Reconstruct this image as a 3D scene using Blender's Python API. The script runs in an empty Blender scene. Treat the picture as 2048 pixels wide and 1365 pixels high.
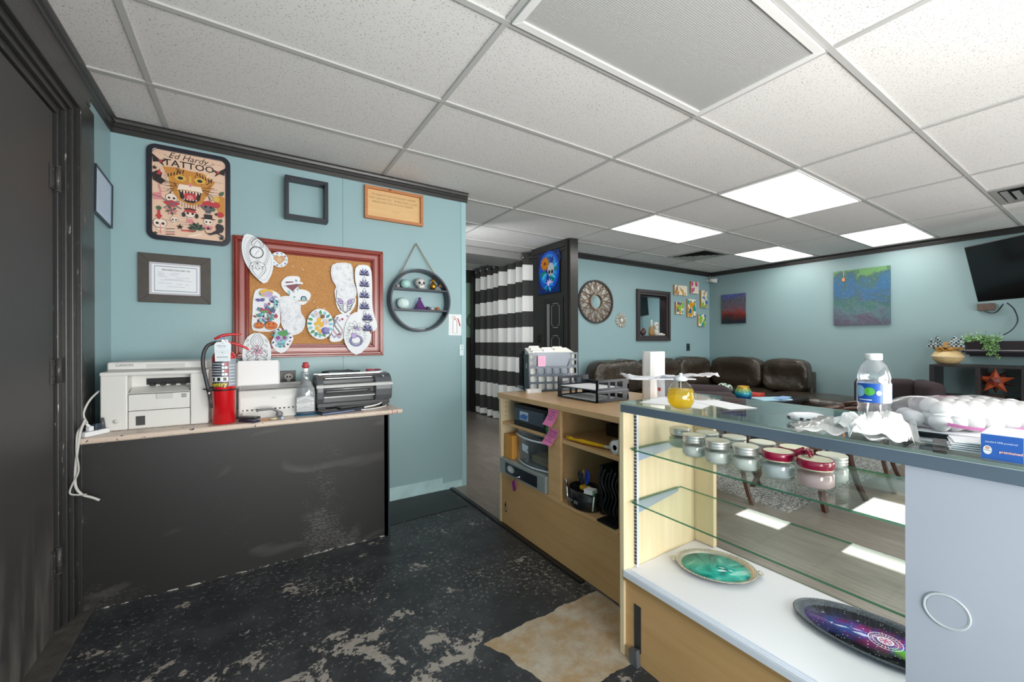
import bpy, bmesh, math, random
from math import sin, cos, pi, radians, sqrt, atan2
from mathutils import Vector, Matrix, noise as mnoise

random.seed(7)
SC = bpy.context.scene
COL = SC.collection

# ---------------------------------------------------------------- camera
EYE = Vector((0.0, 0.0, 1.19))
YAW = radians(57.19)
fw = Vector((cos(YAW), sin(YAW), 0)); rt = Vector((sin(YAW), -cos(YAW), 0)); up = Vector((0, 0, 1))
ROLL = radians(-0.18)
r2 = cos(ROLL) * rt + sin(ROLL) * up
u2 = -sin(ROLL) * rt + cos(ROLL) * up
cd = bpy.data.cameras.new('camera'); cam = bpy.data.objects.new('camera', cd); COL.objects.link(cam)
cd.sensor_width = 36.0; cd.lens = 816.5 / 2048 * 36.0; cd.shift_y = 1.0 / 2048; cd.clip_start = 0.02
cam.matrix_world = Matrix(((r2.x, u2.x, -fw.x, EYE.x), (r2.y, u2.y, -fw.y, EYE.y), (r2.z, u2.z, -fw.z, EYE.z), (0, 0, 0, 1)))
SC.camera = cam

# ---------------------------------------------------------------- view, world, light
SC.view_settings.view_transform = 'Standard'; SC.view_settings.look = 'None'
SC.view_settings.gamma = 1.0; SC.view_settings.use_curve_mapping = False
SC.view_settings.exposure = 1.2
SC.cycles.max_bounces = 10; SC.cycles.transparent_max_bounces = 24; SC.cycles.diffuse_bounces = 5
SC.cycles.sample_clamp_indirect = 4.0; SC.cycles.caustics_reflective = False; SC.cycles.caustics_refractive = False

CEIL = 2.416
world = bpy.data.worlds.new('world'); SC.world = world; world.use_nodes = True
wn = world.node_tree; wn.nodes['Background'].inputs[0].default_value = (0.80, 0.88, 1.0, 1); wn.nodes['Background'].inputs[1].default_value = 1.2

def area_light(name, loc, rot, sx, sy, power, color):
    d = bpy.data.lights.new(name, 'AREA'); d.shape = 'RECTANGLE'; d.size = sx; d.size_y = sy; d.energy = power; d.color = color
    o = bpy.data.objects.new(name, d); o.location = loc; o.rotation_euler = rot; COL.objects.link(o); return o
# area lights added behind the camera for assumed daylight, tilted to brighten the ceiling
area_light('assumed_daylight', (5.0, -1.5, 1.25), (radians(112), 0, radians(12)), 2.2, 1.6, 34, (1.0, 0.985, 0.96))
area_light('assumed_daylight', (1.0, -1.5, 1.30), (radians(112), 0, radians(8)), 2.8, 1.8, 108, (1.0, 0.985, 0.96))
# added unseen fill lights for the corridor and the room behind the pass-through
area_light('corridor_fill', (1.60, 3.75, 1.9), (radians(58), 0, radians(-50)), 0.3, 0.5, 9, (1, 1, 1))
area_light('back_room_fill', (5.6, 5.2, 2.30), (0, 0, 0), 1.2, 0.8, 12, (1, 0.99, 0.96))
sun = bpy.data.lights.new('sun', 'SUN'); sun.energy = 2.0; sun.angle = radians(0.6); sun.color = (1.0, 0.93, 0.74)
so = bpy.data.objects.new('sun', sun); COL.objects.link(so)
SUN_EL = radians(33.0)
so.rotation_euler = Vector((0, cos(SUN_EL), -sin(SUN_EL))).to_track_quat('-Z', 'Y').to_euler()

# ---------------------------------------------------------------- materials
def lin(h):
    h = h.lstrip('#'); c = [int(h[i:i + 2], 16) / 255 for i in (0, 2, 4)]
    return tuple((v / 12.92 if v <= 0.04045 else ((v + 0.055) / 1.055) ** 2.4) for v in c) + (1.0,)
MATS = {}
class NT:
    def __init__(s, name):
        s.m = bpy.data.materials.new(name); s.m.use_nodes = True; s.t = s.m.node_tree; s.n = s.t.nodes; s.b = s.n['Principled BSDF']; s.out = s.n['Material Output']
    def node(s, typ, **kw):
        o = s.n.new(typ)
        for k, v in kw.items():
            if hasattr(o, k) and not k.startswith('i_'): setattr(o, k, v)
        return o
    def link(s, a, b): s.t.links.new(a, b)
    def coord(s, scale=(1, 1, 1), rot=(0, 0, 0), loc=(0, 0, 0)):
        c = s.node('ShaderNodeTexCoord'); m = s.node('ShaderNodeMapping')
        m.inputs['Scale'].default_value = scale; m.inputs['Rotation'].default_value = rot; m.inputs['Location'].default_value = loc
        s.link(c.outputs['Object'], m.inputs[0]); return m.outputs[0]
    def noise(s, vec, scale, detail=3, rough=0.55, dist=0.0):
        n = s.node('ShaderNodeTexNoise'); n.inputs['Scale'].default_value = scale; n.inputs['Detail'].default_value = detail
        n.inputs['Roughness'].default_value = rough; n.inputs['Distortion'].default_value = dist; s.link(vec, n.inputs['Vector']); return n.outputs['Fac']
    def ramp(s, fac, stops, interp='LINEAR'):
        r = s.node('ShaderNodeValToRGB'); r.color_ramp.interpolation = interp
        e = r.color_ramp.elements
        while len(e) < len(stops): e.new(0.5)
        for i, (p, c) in enumerate(stops):
            e[i].position = p; e[i].color = lin(c) if isinstance(c, str) else (c, c, c, 1)
        s.link(fac, r.inputs[0]); return r.outputs[0]
    def math(s, op, a, b=None, clamp=False):
        m = s.node('ShaderNodeMath'); m.operation = op; m.use_clamp = clamp
        for i, v in enumerate((a, b)):
            if v is None: continue
            if isinstance(v, (int, float)): m.inputs[i].default_value = v
            else: s.link(v, m.inputs[i])
        return m.outputs[0]
    def mix(s, fac, a, b, mode='MIX'):
        m = s.node('ShaderNodeMix'); m.data_type = 'RGBA'; m.blend_type = mode
        if isinstance(fac, (int, float)): m.inputs[0].default_value = fac
        else: s.link(fac, m.inputs[0])
        for i, v in ((6, a), (7, b)):
            if isinstance(v, str): m.inputs[i].default_value = lin(v)
            else: s.link(v, m.inputs[i])
        return m.outputs[2]
    def bump(s, h, strength=0.3, dist=0.01):
        b = s.node('ShaderNodeBump'); b.inputs['Strength'].default_value = strength; b.inputs['Distance'].default_value = dist
        s.link(h, b.inputs['Height']); s.link(b.outputs[0], s.b.inputs['Normal'])
    def set(s, color=None, rough=None, metal=None, **kw):
        if color is not None:
            if isinstance(color, str): s.b.inputs['Base Color'].default_value = lin(color)
            else: s.link(color, s.b.inputs['Base Color'])
        if rough is not None:
            if isinstance(rough, (int, float)): s.b.inputs['Roughness'].default_value = rough
            else: s.link(rough, s.b.inputs['Roughness'])
        if metal is not None: s.b.inputs['Metallic'].default_value = metal
        for k, v in kw.items(): s.b.inputs[k.replace('_', ' ')].default_value = v
        return s.m

def M(color, rough=0.5, metal=0.0, var=0.0, vscale=20, bump=0.0, bscale=60, coat=0.0):
    key = (color, rough, metal, var, vscale, bump, bscale, coat)
    if key in MATS: return MATS[key]
    t = NT('surface_' + color.strip('#'))
    v = t.coord()
    if var > 0:
        n = t.noise(v, vscale, 4)
        r = t.ramp(n, [(0.25, 1 - var), (0.75, 1.0)])
        c = t.mix(1.0, color, r, 'MULTIPLY'); t.set(c, rough, metal)
    else: t.set(color, rough, metal)
    if bump > 0: t.bump(t.noise(v, bscale, 3), bump, 0.004)
    if coat: t.b.inputs['Coat Weight'].default_value = coat; t.b.inputs['Coat Roughness'].default_value = 0.08
    MATS[key] = t.m; return t.m

def m_wall(base='#94b1b6'):
    t = NT('painted_wall'); v = t.coord()
    c = t.mix(t.ramp(t.noise(v, 1.2, 3), [(0.35, 0.0), (0.7, 0.35)]), base, '#8ca9ae')
    t.set(c, 0.38); h = t.noise(v, 130, 2); h2 = t.noise(t.coord((1, 1, 6)), 60, 2)
    t.bump(t.math('ADD', h, h2), 0.10, 0.003); return t.m
WALL = m_wall()
WALL_SHADED = m_wall('#88a0a3')  # same paint darkened: the right wall's shade is put into the colour
def m_trim():
    t = NT('black_trim_paint'); v = t.coord()
    n = t.noise(t.coord((1, 1, 0.25)), 90, 4)
    c = t.mix(t.ramp(n, [(0.66, 0.0), (0.72, 1.0)]), '#2b2a29', '#5d5b58')
    t.set(c, 0.32); t.bump(t.noise(v, 30, 3), 0.12, 0.004); return t.m
TRIM = m_trim()
def m_trim_worn():
    t = NT('worn_black_paint'); v = t.coord((1, 1, 0.16))
    n = t.noise(v, 75, 6, 0.7)
    c = t.mix(t.ramp(n, [(0.63, 0.0), (0.70, 1.0)]), '#2a2a2a', '#b5b2ac')
    t.set(c, 0.33); t.bump(t.noise(t.coord(), 30, 3), 0.15, 0.004); return t.m
TRIMW = m_trim_worn()
def m_blackpanel():
    t = NT('scuffed_black_panel'); v = t.coord((0.5, 1, 2.2))
    f = t.noise(v, 140, 6, 0.75); g = t.noise(t.coord(), 2.2, 3, 0.6)
    m1 = t.ramp(t.math('MULTIPLY', f, t.ramp(g, [(0.42, 0.66), (0.66, 1.05)])), [(0.485, 0.0), (0.61, 0.5)])
    c = t.mix(m1, '#1f1e1e', '#7b7974')
    sm = t.ramp(t.noise(t.coord((0.9, 1, 2.2), (0, 0.5, 0)), 2.4, 2, 0.4, 1.2), [(0.62, 0.0), (0.71, 0.22)])
    c = t.mix(sm, c, '#77736e')
    zz = t.node('ShaderNodeSeparateXYZ'); t.link(t.coord(), zz.inputs[0]); ed = t.math('MULTIPLY', t.math('LESS_THAN', zz.outputs[2], 0.008), t.math('GREATER_THAN', t.noise(t.coord((1, 1, 3)), 22, 5, 0.7), 0.54)); c = t.mix(ed, c, '#b9b4ac')
    t.set(c, 0.42); t.bump(f, 0.06, 0.003); return t.m
PANEL = m_blackpanel()
def m_door():
    t = NT('black_door_paint'); v = t.coord((1, 2.0, 0.35))
    f = t.noise(t.coord((1, 1, 0.2)), 60, 6, 0.7)
    zz = t.node('ShaderNodeSeparateXYZ'); t.link(t.coord(), zz.inputs[0])
    low = t.math('SUBTRACT', 0.62, zz.outputs[2], True)
    n = t.noise(v, 6, 4, 0.6, 0.5)
    c = t.mix(t.math('MULTIPLY', t.ramp(n, [(0.44, 0.0), (0.66, 1.0)]), t.math('MULTIPLY', low, 1.3, True)), '#3e3d3d', '#7f7a74')
    t.set(c, 0.5); t.bump(f, 0.05, 0.003); return t.m
DOORM = m_door()
def m_ceiling():
    t = NT('fissured_ceiling_tile'); v = t.coord()
    nz = t.node('ShaderNodeTexNoise'); nz.inputs['Scale'].default_value = 30; t.link(v, nz.inputs['Vector'])
    vm = t.node('ShaderNodeVectorMath'); vm.operation = 'MULTIPLY_ADD'
    vm.inputs[1].default_value = (0.03, 0.03, 0.0); t.link(nz.outputs['Color'], vm.inputs[0]); t.link(v, vm.inputs[2])
    masks = []
    for sc, rot, thr, gate in (((44, 96, 1), 0.5, 0.135, 0.5), ((100, 46, 1), 1.3, 0.13, 0.55)):
        mp = t.node('ShaderNodeMapping'); mp.inputs['Scale'].default_value = sc; mp.inputs['Rotation'].default_value = (0, 0, rot); t.link(vm.outputs[0], mp.inputs[0])
        vo = t.node('ShaderNodeTexVoronoi'); vo.inputs['Scale'].default_value = 1.0; vo.voronoi_dimensions = '2D'; t.link(mp.outputs[0], vo.inputs['Vector'])
        d = t.math('LESS_THAN', vo.outputs['Distance'], thr)
        sx = t.node('ShaderNodeSeparateXYZ'); t.link(vo.outputs['Color'], sx.inputs[0])
        masks.append(t.math('MULTIPLY', d, t.math('GREATER_THAN', sx.outputs[0], gate)))
    mk = t.math('MAXIMUM', masks[0], masks[1])
    fine = t.ramp(t.noise(v, 420, 2), [(0.3, 0.92), (0.7, 1.0)])
    big = t.ramp(t.noise(v, 0.9, 3), [(0.3, 0.94), (0.7, 1.0)])
    c = t.mix(1.0, t.mix(1.0, '#e8e5e3', fine, 'MULTIPLY'), big, 'MULTIPLY')
    c = t.mix(t.math('MULTIPLY', mk, 0.55), c, '#77736f')
    t.set(c, 0.9); h = t.math('SUBTRACT', t.math('MULTIPLY', t.noise(v, 300, 2), 0.4), mk); t.bump(h, 0.35, 0.004); return t.m
CEILM = m_ceiling()
def m_blackfloor():
    t = NT('chipped_black_floor_paint'); v = t.coord()
    sx = t.node('ShaderNodeSeparateXYZ'); t.link(v, sx.inputs[0]); X, Y = sx.outputs[0], sx.outputs[1]
    big = t.noise(v, 5.2, 7, 0.66, 0.35)
    # bare concrete shows more towards the worn walkway
    px = t.math('SUBTRACT', 1.0, t.math('ABSOLUTE', t.math('MULTIPLY', t.math('SUBTRACT', X, 0.28), 1.15)), True)
    py = t.math('SUBTRACT', 1.0, t.math('ABSOLUTE', t.math('MULTIPLY', t.math('SUBTRACT', Y, 1.35), 0.85)), True)
    w = t.math('MULTIPLY', px, py)
    ero = t.math('MULTIPLY', t.math('SUBTRACT', t.noise(v, 55, 5, 0.75), 0.5), 0.16)
    chip = t.ramp(t.math('ADD', t.math('ADD', big, ero), t.math('MULTIPLY', w, 0.16)), [(0.645, 0.0), (0.660, 1.0)])
    fine = t.ramp(t.math('ADD', t.noise(v, 46, 6, 0.75), t.math('MULTIPLY', t.noise(v, 2.6, 2), 0.22)), [(0.68, 0.0), (0.75, 0.8)])
    base = t.mix(t.noise(v, 5, 4), '#1f2124', '#35383d')
    scuff = t.ramp(t.noise(v, 4.5, 4, 0.7), [(0.46, 0.0), (0.8, 0.45)])
    base = t.mix(scuff, base, '#5e6265')
    conc = t.mix(t.noise(v, 30, 4), '#8d867f', '#a49d95')
    c = t.mix(t.math('MAXIMUM', chip, fine), base, conc)
    # unpainted tan patch in front of the case
    wob = t.math('MULTIPLY', t.math('SUBTRACT', t.noise(v, 9, 4), 0.5), 0.05)
    lx = t.math('SUBTRACT', X, t.math('ADD', 0.79, t.math('MULTIPLY', t.math('SUBTRACT', 1.38, Y), 0.30)))
    a = t.math('GREATER_THAN', t.math('ADD', lx, wob), 0.0)
    b = t.math('LESS_THAN', t.math('ADD', Y, wob), 1.42)
    d = t.math('GREATER_THAN', t.math('ADD', Y, wob), 1.03)
    tan = t.math('MULTIPLY', a, t.math('MULTIPLY', b, d))
    tc = t.mix(t.ramp(t.noise(v, 8, 5, 0.7), [(0.38, 0.0), (0.62, 1.0)]), '#a48a66', '#b3aa9c')
    tc = t.mix(t.ramp(t.noise(v, 24, 4, 0.7), [(0.5, 0.0), (0.8, 0.6)]), tc, '#8d7a63')
    c = t.mix(tan, c, tc)
    t.set(c, t.math('ADD', 0.30, t.math('MULTIPLY', t.noise(v, 12, 3), 0.3)))
    t.bump(t.math('SUBTRACT', t.math('MULTIPLY', t.noise(v, 60, 4), 0.3), chip), 0.25, 0.004); return t.m
def m_plank():
    t = NT('grey_brown_plank_floor'); c0 = t.node('ShaderNodeTexCoord')
    mp = t.node('ShaderNodeMapping'); mp.inputs['Rotation'].default_value = (0, 0, radians(90)); t.link(c0.outputs['Object'], mp.inputs[0])
    br = t.node('ShaderNodeTexBrick'); br.offset = 0.37; br.inputs['Scale'].default_value = 1.0
    br.inputs['Brick Width'].default_value = 1.22; br.inputs['Row Height'].default_value = 0.18; br.inputs['Mortar Size'].default_value = 0.0015
    br.inputs['Color1'].default_value = lin('#8a7f76'); br.inputs['Color2'].default_value = lin('#7b7169'); br.inputs['Mortar'].default_value = lin('#544d47')
    t.link(mp.outputs[0], br.inputs['Vector'])
    g = t.noise(t.coord((14, 1.0, 1)), 4.0, 6, 0.7, 0.4)
    g2 = t.noise(t.coord((60, 2.0, 1)), 4.0, 3, 0.6)
    c = t.mix(t.ramp(g, [(0.38, 0.0), (0.62, 0.75)]), br.outputs['Color'], '#5a514b')
    c = t.mix(t.ramp(g2, [(0.45, 0.0), (0.7, 0.25)]), c, '#aaa097')
    t.set(c, 0.30); t.bump(g2, 0.05, 0.002); return t.m
def m_wood(name, a, b, grain=(1, 1, 0.06), sc=26, rough=0.4, dist=0.8):
    t = NT(name); v = t.coord(grain)
    n = t.noise(v, sc, 5, 0.6, dist); n2 = t.noise(t.coord(), 1.7, 2)
    c = t.mix(t.ramp(t.math('ADD', t.math('MULTIPLY', n, 0.85), t.math('MULTIPLY', n2, 0.15)), [(0.32, 0.0), (0.68, 1.0)]), a, b)
    t.set(c, rough); return t.m
MAPLE = m_wood('pale_maple_laminate', '#dcc6a0', '#e6d4b2')
MAPLE_D = m_wood('tan_maple_laminate', '#c79a66', '#d1a875', (1, 0.08, 1), 22)
MAPLE_T = m_wood('maple_worktop', '#cfa678', '#dab68a', (1, 0.07, 1), 22, 0.28)
MAPLE_E = m_wood('maple_board', '#cda373', '#d9b384', (1, 0.1, 1), 22)
CHERRY = m_wood('dark_cherry_wood', '#3a211a', '#4d2c20', (1, 1, 0.1), 40, 0.22)
PINE = m_wood('reddish_pine', '#b06f43', '#c48556', (0.1, 1, 1), 60, 0.45)
BIRCH = m_wood('birch_board', '#d6ad78', '#dfb985', (0.1, 1, 1), 30, 0.5)
ESPRESSO = m_wood('espresso_wood', '#231f22', '#2e292b', (1, 0.1, 1), 40, 0.35)

def m_thin_glass(name, tint='#f4fbf8', gloss=0.04, refl='#ffffff', rough=0.02, body=0.0, bodyc='#ffffff', fk=0.55):
    t = NT(name); t.n.remove(t.b)
    tr = t.node('ShaderNodeBsdfTransparent'); tr.inputs[0].default_value = lin(tint)
    gl = t.node('ShaderNodeBsdfGlossy'); gl.inputs[0].default_value = lin(refl); gl.inputs['Roughness'].default_value = rough
    lw = t.node('ShaderNodeLayerWeight'); lw.inputs[0].default_value = 0.5
    f = t.math('ADD', t.math('MULTIPLY', t.math('POWER', lw.outputs['Facing'], 5.0), fk), gloss, True)
    mx = t.node('ShaderNodeMixShader'); t.link(f, mx.inputs[0]); t.link(tr.outputs[0], mx.inputs[1]); t.link(gl.outputs[0], mx.inputs[2])
    o = mx.outputs[0]
    if body > 0:
        df = t.node('ShaderNodeBsdfDiffuse'); df.inputs[0].default_value = lin(bodyc)
        tl = t.node('ShaderNodeBsdfTranslucent'); tl.inputs[0].default_value = lin(bodyc)
        ad = t.node('ShaderNodeMixShader'); ad.inputs[0].default_value = 0.4; t.link(df.outputs[0], ad.inputs[1]); t.link(tl.outputs[0], ad.inputs[2])
        m2 = t.node('ShaderNodeMixShader'); m2.inputs[0].default_value = body; t.link(o, m2.inputs[1]); t.link(ad.outputs[0], m2.inputs[2]); o = m2.outputs[0]
    t.link(o, t.out.inputs[0]); return t.m
GLASS = m_thin_glass('clear_glass_pane', '#fafdfb', 0.012)
GLASSTOP = m_thin_glass('glass_top_pane', '#f6faf8', 0.035, fk=1.0)
RIMEDGE = m_thin_glass('pale_glass_edge', '#c9d8d0', 0.05, body=0.6, bodyc='#9fb5ab')
GLASSEDGE = m_thin_glass('green_glass_edge', '#7fb39a', 0.05, body=0.55, bodyc='#4d7f66')
GLASSJAR = m_thin_glass('clear_jar_glass', '#f4f8f6', 0.05)
PLASTIC_CLEAR = m_thin_glass('clear_plastic', '#f2f5f8', 0.06, body=0.12, bodyc='#eef2f8')
PLASTIC_FROST = m_thin_glass('frosted_plastic_film', '#e9ecf0', 0.08, rough=0.25, body=0.5, bodyc='#f1f1f2')
AMBER = m_thin_glass('amber_liquid', '#ffe36a', 0.02, body=0.38, bodyc='#ffe03c')
BLUELIQ = m_thin_glass('blue_liquid', '#3a9fd0', 0.02, body=0.3, bodyc='#1d87bd')
WATER = m_thin_glass('water', '#eaf3f8', 0.03, body=0.08, bodyc='#ffffff')
def m_mirror():
    t = NT('mirror_glass'); t.set('#d9dedd', 0.03, 1.0); return t.m
MIRROR = m_mirror()
def m_emit(name, color, strength, pattern=False):
    t = NT(name); t.n.remove(t.b); e = t.node('ShaderNodeEmission'); e.inputs[0].default_value = lin(color); e.inputs[1].default_value = strength
    t.link(e.outputs[0], t.out.inputs[0]); return t.m
PANEL_LIT = m_emit('lit_diffuser', '#fffdf8', 3.6)
def m_prismatic():
    t = NT('unlit_prismatic_diffuser'); v = t.coord()
    vo = t.node('ShaderNodeTexVoronoi'); vo.inputs['Scale'].default_value = 130; vo.voronoi_dimensions = '2D'; vo.inputs['Randomness'].default_value = 0.0; t.link(v, vo.inputs['Vector'])
    c = t.mix(t.ramp(vo.outputs['Distance'], [(0.0, 0.0), (0.7, 1.0)]), '#bdbcbb', '#a9a8a7'); t.set(c, 0.28)
    t.bump(vo.outputs['Distance'], 0.4, 0.003); return t.m
PRISM = m_prismatic()
def m_leather():
    t = NT('dark_bronze_leather'); v = t.coord()
    c = t.mix(t.noise(v, 5, 4), '#2a2520', '#463c31'); t.set(c, 0.20)
    t.bump(t.math('ADD', t.noise(v, 7, 5, 0.6, 1.2), t.math('MULTIPLY', t.noise(v, 180, 2), 0.05)), 0.35, 0.05); return t.m
LEATHER = m_leather()
FABRIC = M('#33272b', 0.85, var=0.15, vscale=60, bump=0.2, bscale=400)
def m_rug():
    t = NT('grey_shag_rug'); v = t.coord()
    n = t.noise(v, 70, 4, 0.8); c = t.mix(t.ramp(n, [(0.42, 0.0), (0.58, 1.0)]), '#45464c', '#cfccc8'); t.set(c, 0.95); t.bump(n, 1.0, 0.02); return t.m
RUG = m_rug()
def m_cork():
    t = NT('cork'); v = t.coord(); c = t.mix(t.ramp(t.noise(v, 190, 4, 0.8), [(0.35, 0.0), (0.65, 1.0)]), '#a8733f', '#cf9a62'); t.set(c, 0.85); t.bump(t.noise(v, 200, 3), 0.2, 0.002); return t.m
CORK = m_cork()
def m_redwood():
    t = NT('glossy_red_wood'); v = t.coord(); c = t.mix(t.noise(v, 12, 3), '#7c2a20', '#93372a'); t.set(c, 0.2); return t.m
REDWOOD = m_redwood()
BLACKPL = M('#1d1e22', 0.35); BLACKMAT = M('#151516', 0.6); NAVYBLK = M('#1f2329', 0.38)
WHITEPL = M('#e4e4e1', 0.4); PAPER = M('#eceef2', 0.8); WHITE = M('#f2f2f2', 0.5)
CHROME = M('#c9c9c9', 0.18, 1.0); STEEL = M('#9a9a98', 0.35, 1.0); ALU = M('#c2c4c4', 0.3, 0.9)
RED = M('#c8121c', 0.25, coat=0.5); INK = M('#23232b', 0.7); INKL = M('#8d90a5', 0.7); RAIL = M('#5b6877', 0.42)
GOLD = M('#b8842f', 0.3, 0.9)

# ---------------------------------------------------------------- objects
def tag(o, label=None, cat=None, group=None, kind=None):
    if label: o['label'] = label
    if cat: o['category'] = cat
    if group: o['group'] = group
    if kind: o['kind'] = kind
    return o
def thing(name, label, cat, loc=(0, 0, 0), rz=0.0, group=None, rot=None):
    o = bpy.data.objects.new(name, None); o.empty_display_size = 0.05; COL.objects.link(o)
    o.location = loc; o.rotation_euler = rot if rot else (0, 0, rz); return tag(o, label, cat, group)
def copy_tree(o, parent=None):
    c = o.copy(); COL.objects.link(c)
    if parent is not None: c.parent = parent
    for ch in [x for x in COL.objects if x.parent is o]: copy_tree(ch, c)
    return c
def superellipsoid_verts(c, s, e1, e2, nu, nv):
    f = lambda w, m: (abs(w) ** m) * (1 if w >= 0 else -1)
    vs = []
    for j in range(nv + 1):
        ph = -pi / 2 + pi * j / nv
        for i in range(nu):
            th = 2 * pi * i / nu
            vs.append(Vector((c[0] + s[0] * f(cos(ph), e1) * f(cos(th), e2), c[1] + s[1] * f(cos(ph), e1) * f(sin(th), e2), c[2] + s[2] * f(sin(ph), e1))))
    return vs
class MB:
    def __init__(s): s.v = []; s.f = []; s.mi = []; s.m = Matrix.Identity(4); s.sm = []
    def add(s, vs, fs, mi=0, smooth=False):
        b = len(s.v)
        for p in vs: s.v.append(s.m @ Vector(p))
        for k, f in enumerate(fs):
            s.f.append([b + i for i in f]); s.mi.append(mi[k] if isinstance(mi, (list, tuple)) else mi); s.sm.append(smooth)
        return s
    def box(s, x0, x1, y0, y1, z0, z1, mi=0, bv=0.0, edge=None):
        if bv <= 0:
            vs = [(x, y, z) for x in (x0, x1) for y in (y0, y1) for z in (z0, z1)]
            fs = [(0, 1, 3, 2), (4, 6, 7, 5), (0, 4, 5, 1), (2, 3, 7, 6), (0, 2, 6, 4), (1, 5, 7, 3)]
            if edge is not None:   # a pane: side faces take another material than the two broad faces
                d = [x1 - x0, y1 - y0, z1 - z0]; a = d.index(min(d)); mis = [edge] * 6; mis[2 * a] = mi; mis[2 * a + 1] = mi
                return s.add(vs, fs, mis)
            return s.add(vs, fs, mi)
        bm = bmesh.new(); bmesh.ops.create_cube(bm, size=1.0)
        for v in bm.verts: v.co = Vector(((x0 + x1) / 2 + v.co.x * (x1 - x0), (y0 + y1) / 2 + v.co.y * (y1 - y0), (z0 + z1) / 2 + v.co.z * (z1 - z0)))
        bmesh.ops.bevel(bm, geom=bm.edges[:] + bm.verts[:], offset=min(bv, 0.49 * min(x1 - x0, y1 - y0, z1 - z0)), segments=3 if bv < 0.025 else 8, profile=0.5, affect='EDGES')
        return s.bm(bm, mi)
    def bm(s, bm, mi=0, smooth=False):
        bm.verts.index_update(); vs = [v.co.copy() for v in bm.verts]; fs = [[v.index for v in f.verts] for f in bm.faces]; bm.free(); return s.add(vs, fs, mi, smooth)
    def lathe(s, prof, c=(0, 0, 0), seg=28, mi=0, sx=1.0, sy=1.0, smooth=True, axis='z', fn=None, cap=True):
        vs = []; fs = []; n = len(prof)
        for (r, z) in prof:
            for i in range(seg):
                a = 2 * pi * i / seg; k = fn(a, z) if fn else 1.0
                x, y = r * k * cos(a) * sx, r * k * sin(a) * sy
                p = (x, y, z) if axis == 'z' else ((x, z, y) if axis == 'y' else (z, x, y))
                vs.append((c[0] + p[0], c[1] + p[1], c[2] + p[2]))
        for j in range(n - 1):
            for i in range(seg):
                a, b = j * seg + i, j * seg + (i + 1) % seg
                fs.append((a, b, b + seg, a + seg))
        if cap and prof[0][0] > 1e-6: fs.append(tuple(reversed(range(seg))))
        if cap and prof[-1][0] > 1e-6: fs.append(tuple((n - 1) * seg + i for i in range(seg)))
        return s.add(vs, fs, mi, smooth)
    def cyl(s, p0, p1, r0, r1=None, seg=16, mi=0, smooth=True):
        return s.tube([p0, p1], r0 if r1 is None else [r0, r1], seg, mi, smooth)
    def tube(s, pts, r, seg=10, mi=0, smooth=True, closed=False, sp=0):
        pts = [Vector(p) for p in pts]; n = len(pts); rs = list(r) if isinstance(r, (list, tuple)) else [r] * n
        if len(rs) != n: rs = [rs[0] + (rs[-1] - rs[0]) * i / (n - 1) for i in range(n)]
        if sp and n > 2:   # Catmull-Rom
            np_, nr = [], []
            for i in range(n - 1):
                p0, p1, p2, p3 = pts[max(i - 1, 0)], pts[i], pts[i + 1], pts[min(i + 2, n - 1)]
                for q in range(sp):
                    u = q / sp; np_.append(0.5 * ((2 * p1) + (p2 - p0) * u + (2 * p0 - 5 * p1 + 4 * p2 - p3) * u * u + (3 * p1 - p0 - 3 * p2 + p3) * u ** 3)); nr.append(rs[i] + (rs[i + 1] - rs[i]) * u)
            np_.append(pts[-1]); nr.append(rs[-1]); pts, rs, n = np_, nr, len(np_)
        vs = []; prev = None
        for i, p in enumerate(pts):
            if closed: t = (pts[(i + 1) % n] - pts[i - 1])
            else: t = pts[min(i + 1, n - 1)] - pts[max(i - 1, 0)]
            t = t.normalized() if t.length > 1e-9 else Vector((0, 0, 1))
            if prev is None: a = Vector((0, 0, 1)) if abs(t.z) < 0.9 else Vector((1, 0, 0)); nrm = t.cross(a).normalized()
            else: nrm = (prev - t * prev.dot(t)); nrm = nrm.normalized() if nrm.length > 1e-9 else t.orthogonal().normalized()
            prev = nrm; bn = t.cross(nrm)
            for k in range(seg):
                a = 2 * pi * k / seg; vs.append(p + (nrm * cos(a) + bn * sin(a)) * rs[i])
        fs = []
        for i in range(n if closed else n - 1):
            for k in range(seg):
                a = i * seg + k; b = i * seg + (k + 1) % seg; c = ((i + 1) % n) * seg
                fs.append((a, b, c + (k + 1) % seg, c + k))
        if not closed: fs.append(tuple(reversed(range(seg)))); fs.append(tuple((n - 1) * seg + k for k in range(seg)))
        return s.add(vs, fs, mi, smooth)
    def ell(s, c, r, mi=0, e1=1.0, e2=1.0, nu=20, nv=12, smooth=True, fn=None):
        vs = superellipsoid_verts(c, r, e1, e2, nu, nv)
        if fn: vs = [fn(v) for v in vs]
        fs = [(j * nu + i, j * nu + (i + 1) % nu, (j + 1) * nu + (i + 1) % nu, (j + 1) * nu + i) for j in range(nv) for i in range(nu)]
        return s.add(vs, fs, mi, smooth)
    def prism(s, poly, h0, h1, plane='xy', mi=0, mside=None, smooth=False):
        n = len(poly)
        def P(a, b, h): return {'xy': (a, b, h), 'xz': (a, h, b), 'yz': (h, a, b)}[plane]
        vs = [P(a, b, h0) for a, b in poly] + [P(a, b, h1) for a, b in poly]
        fs = [tuple(reversed(range(n))), tuple(range(n, 2 * n))] + [(i, (i + 1) % n, n + (i + 1) % n, n + i) for i in range(n)]
        ms = mi if mside is None else [mi, mi] + [mside] * n
        return s.add(vs, fs, ms, smooth)
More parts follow.
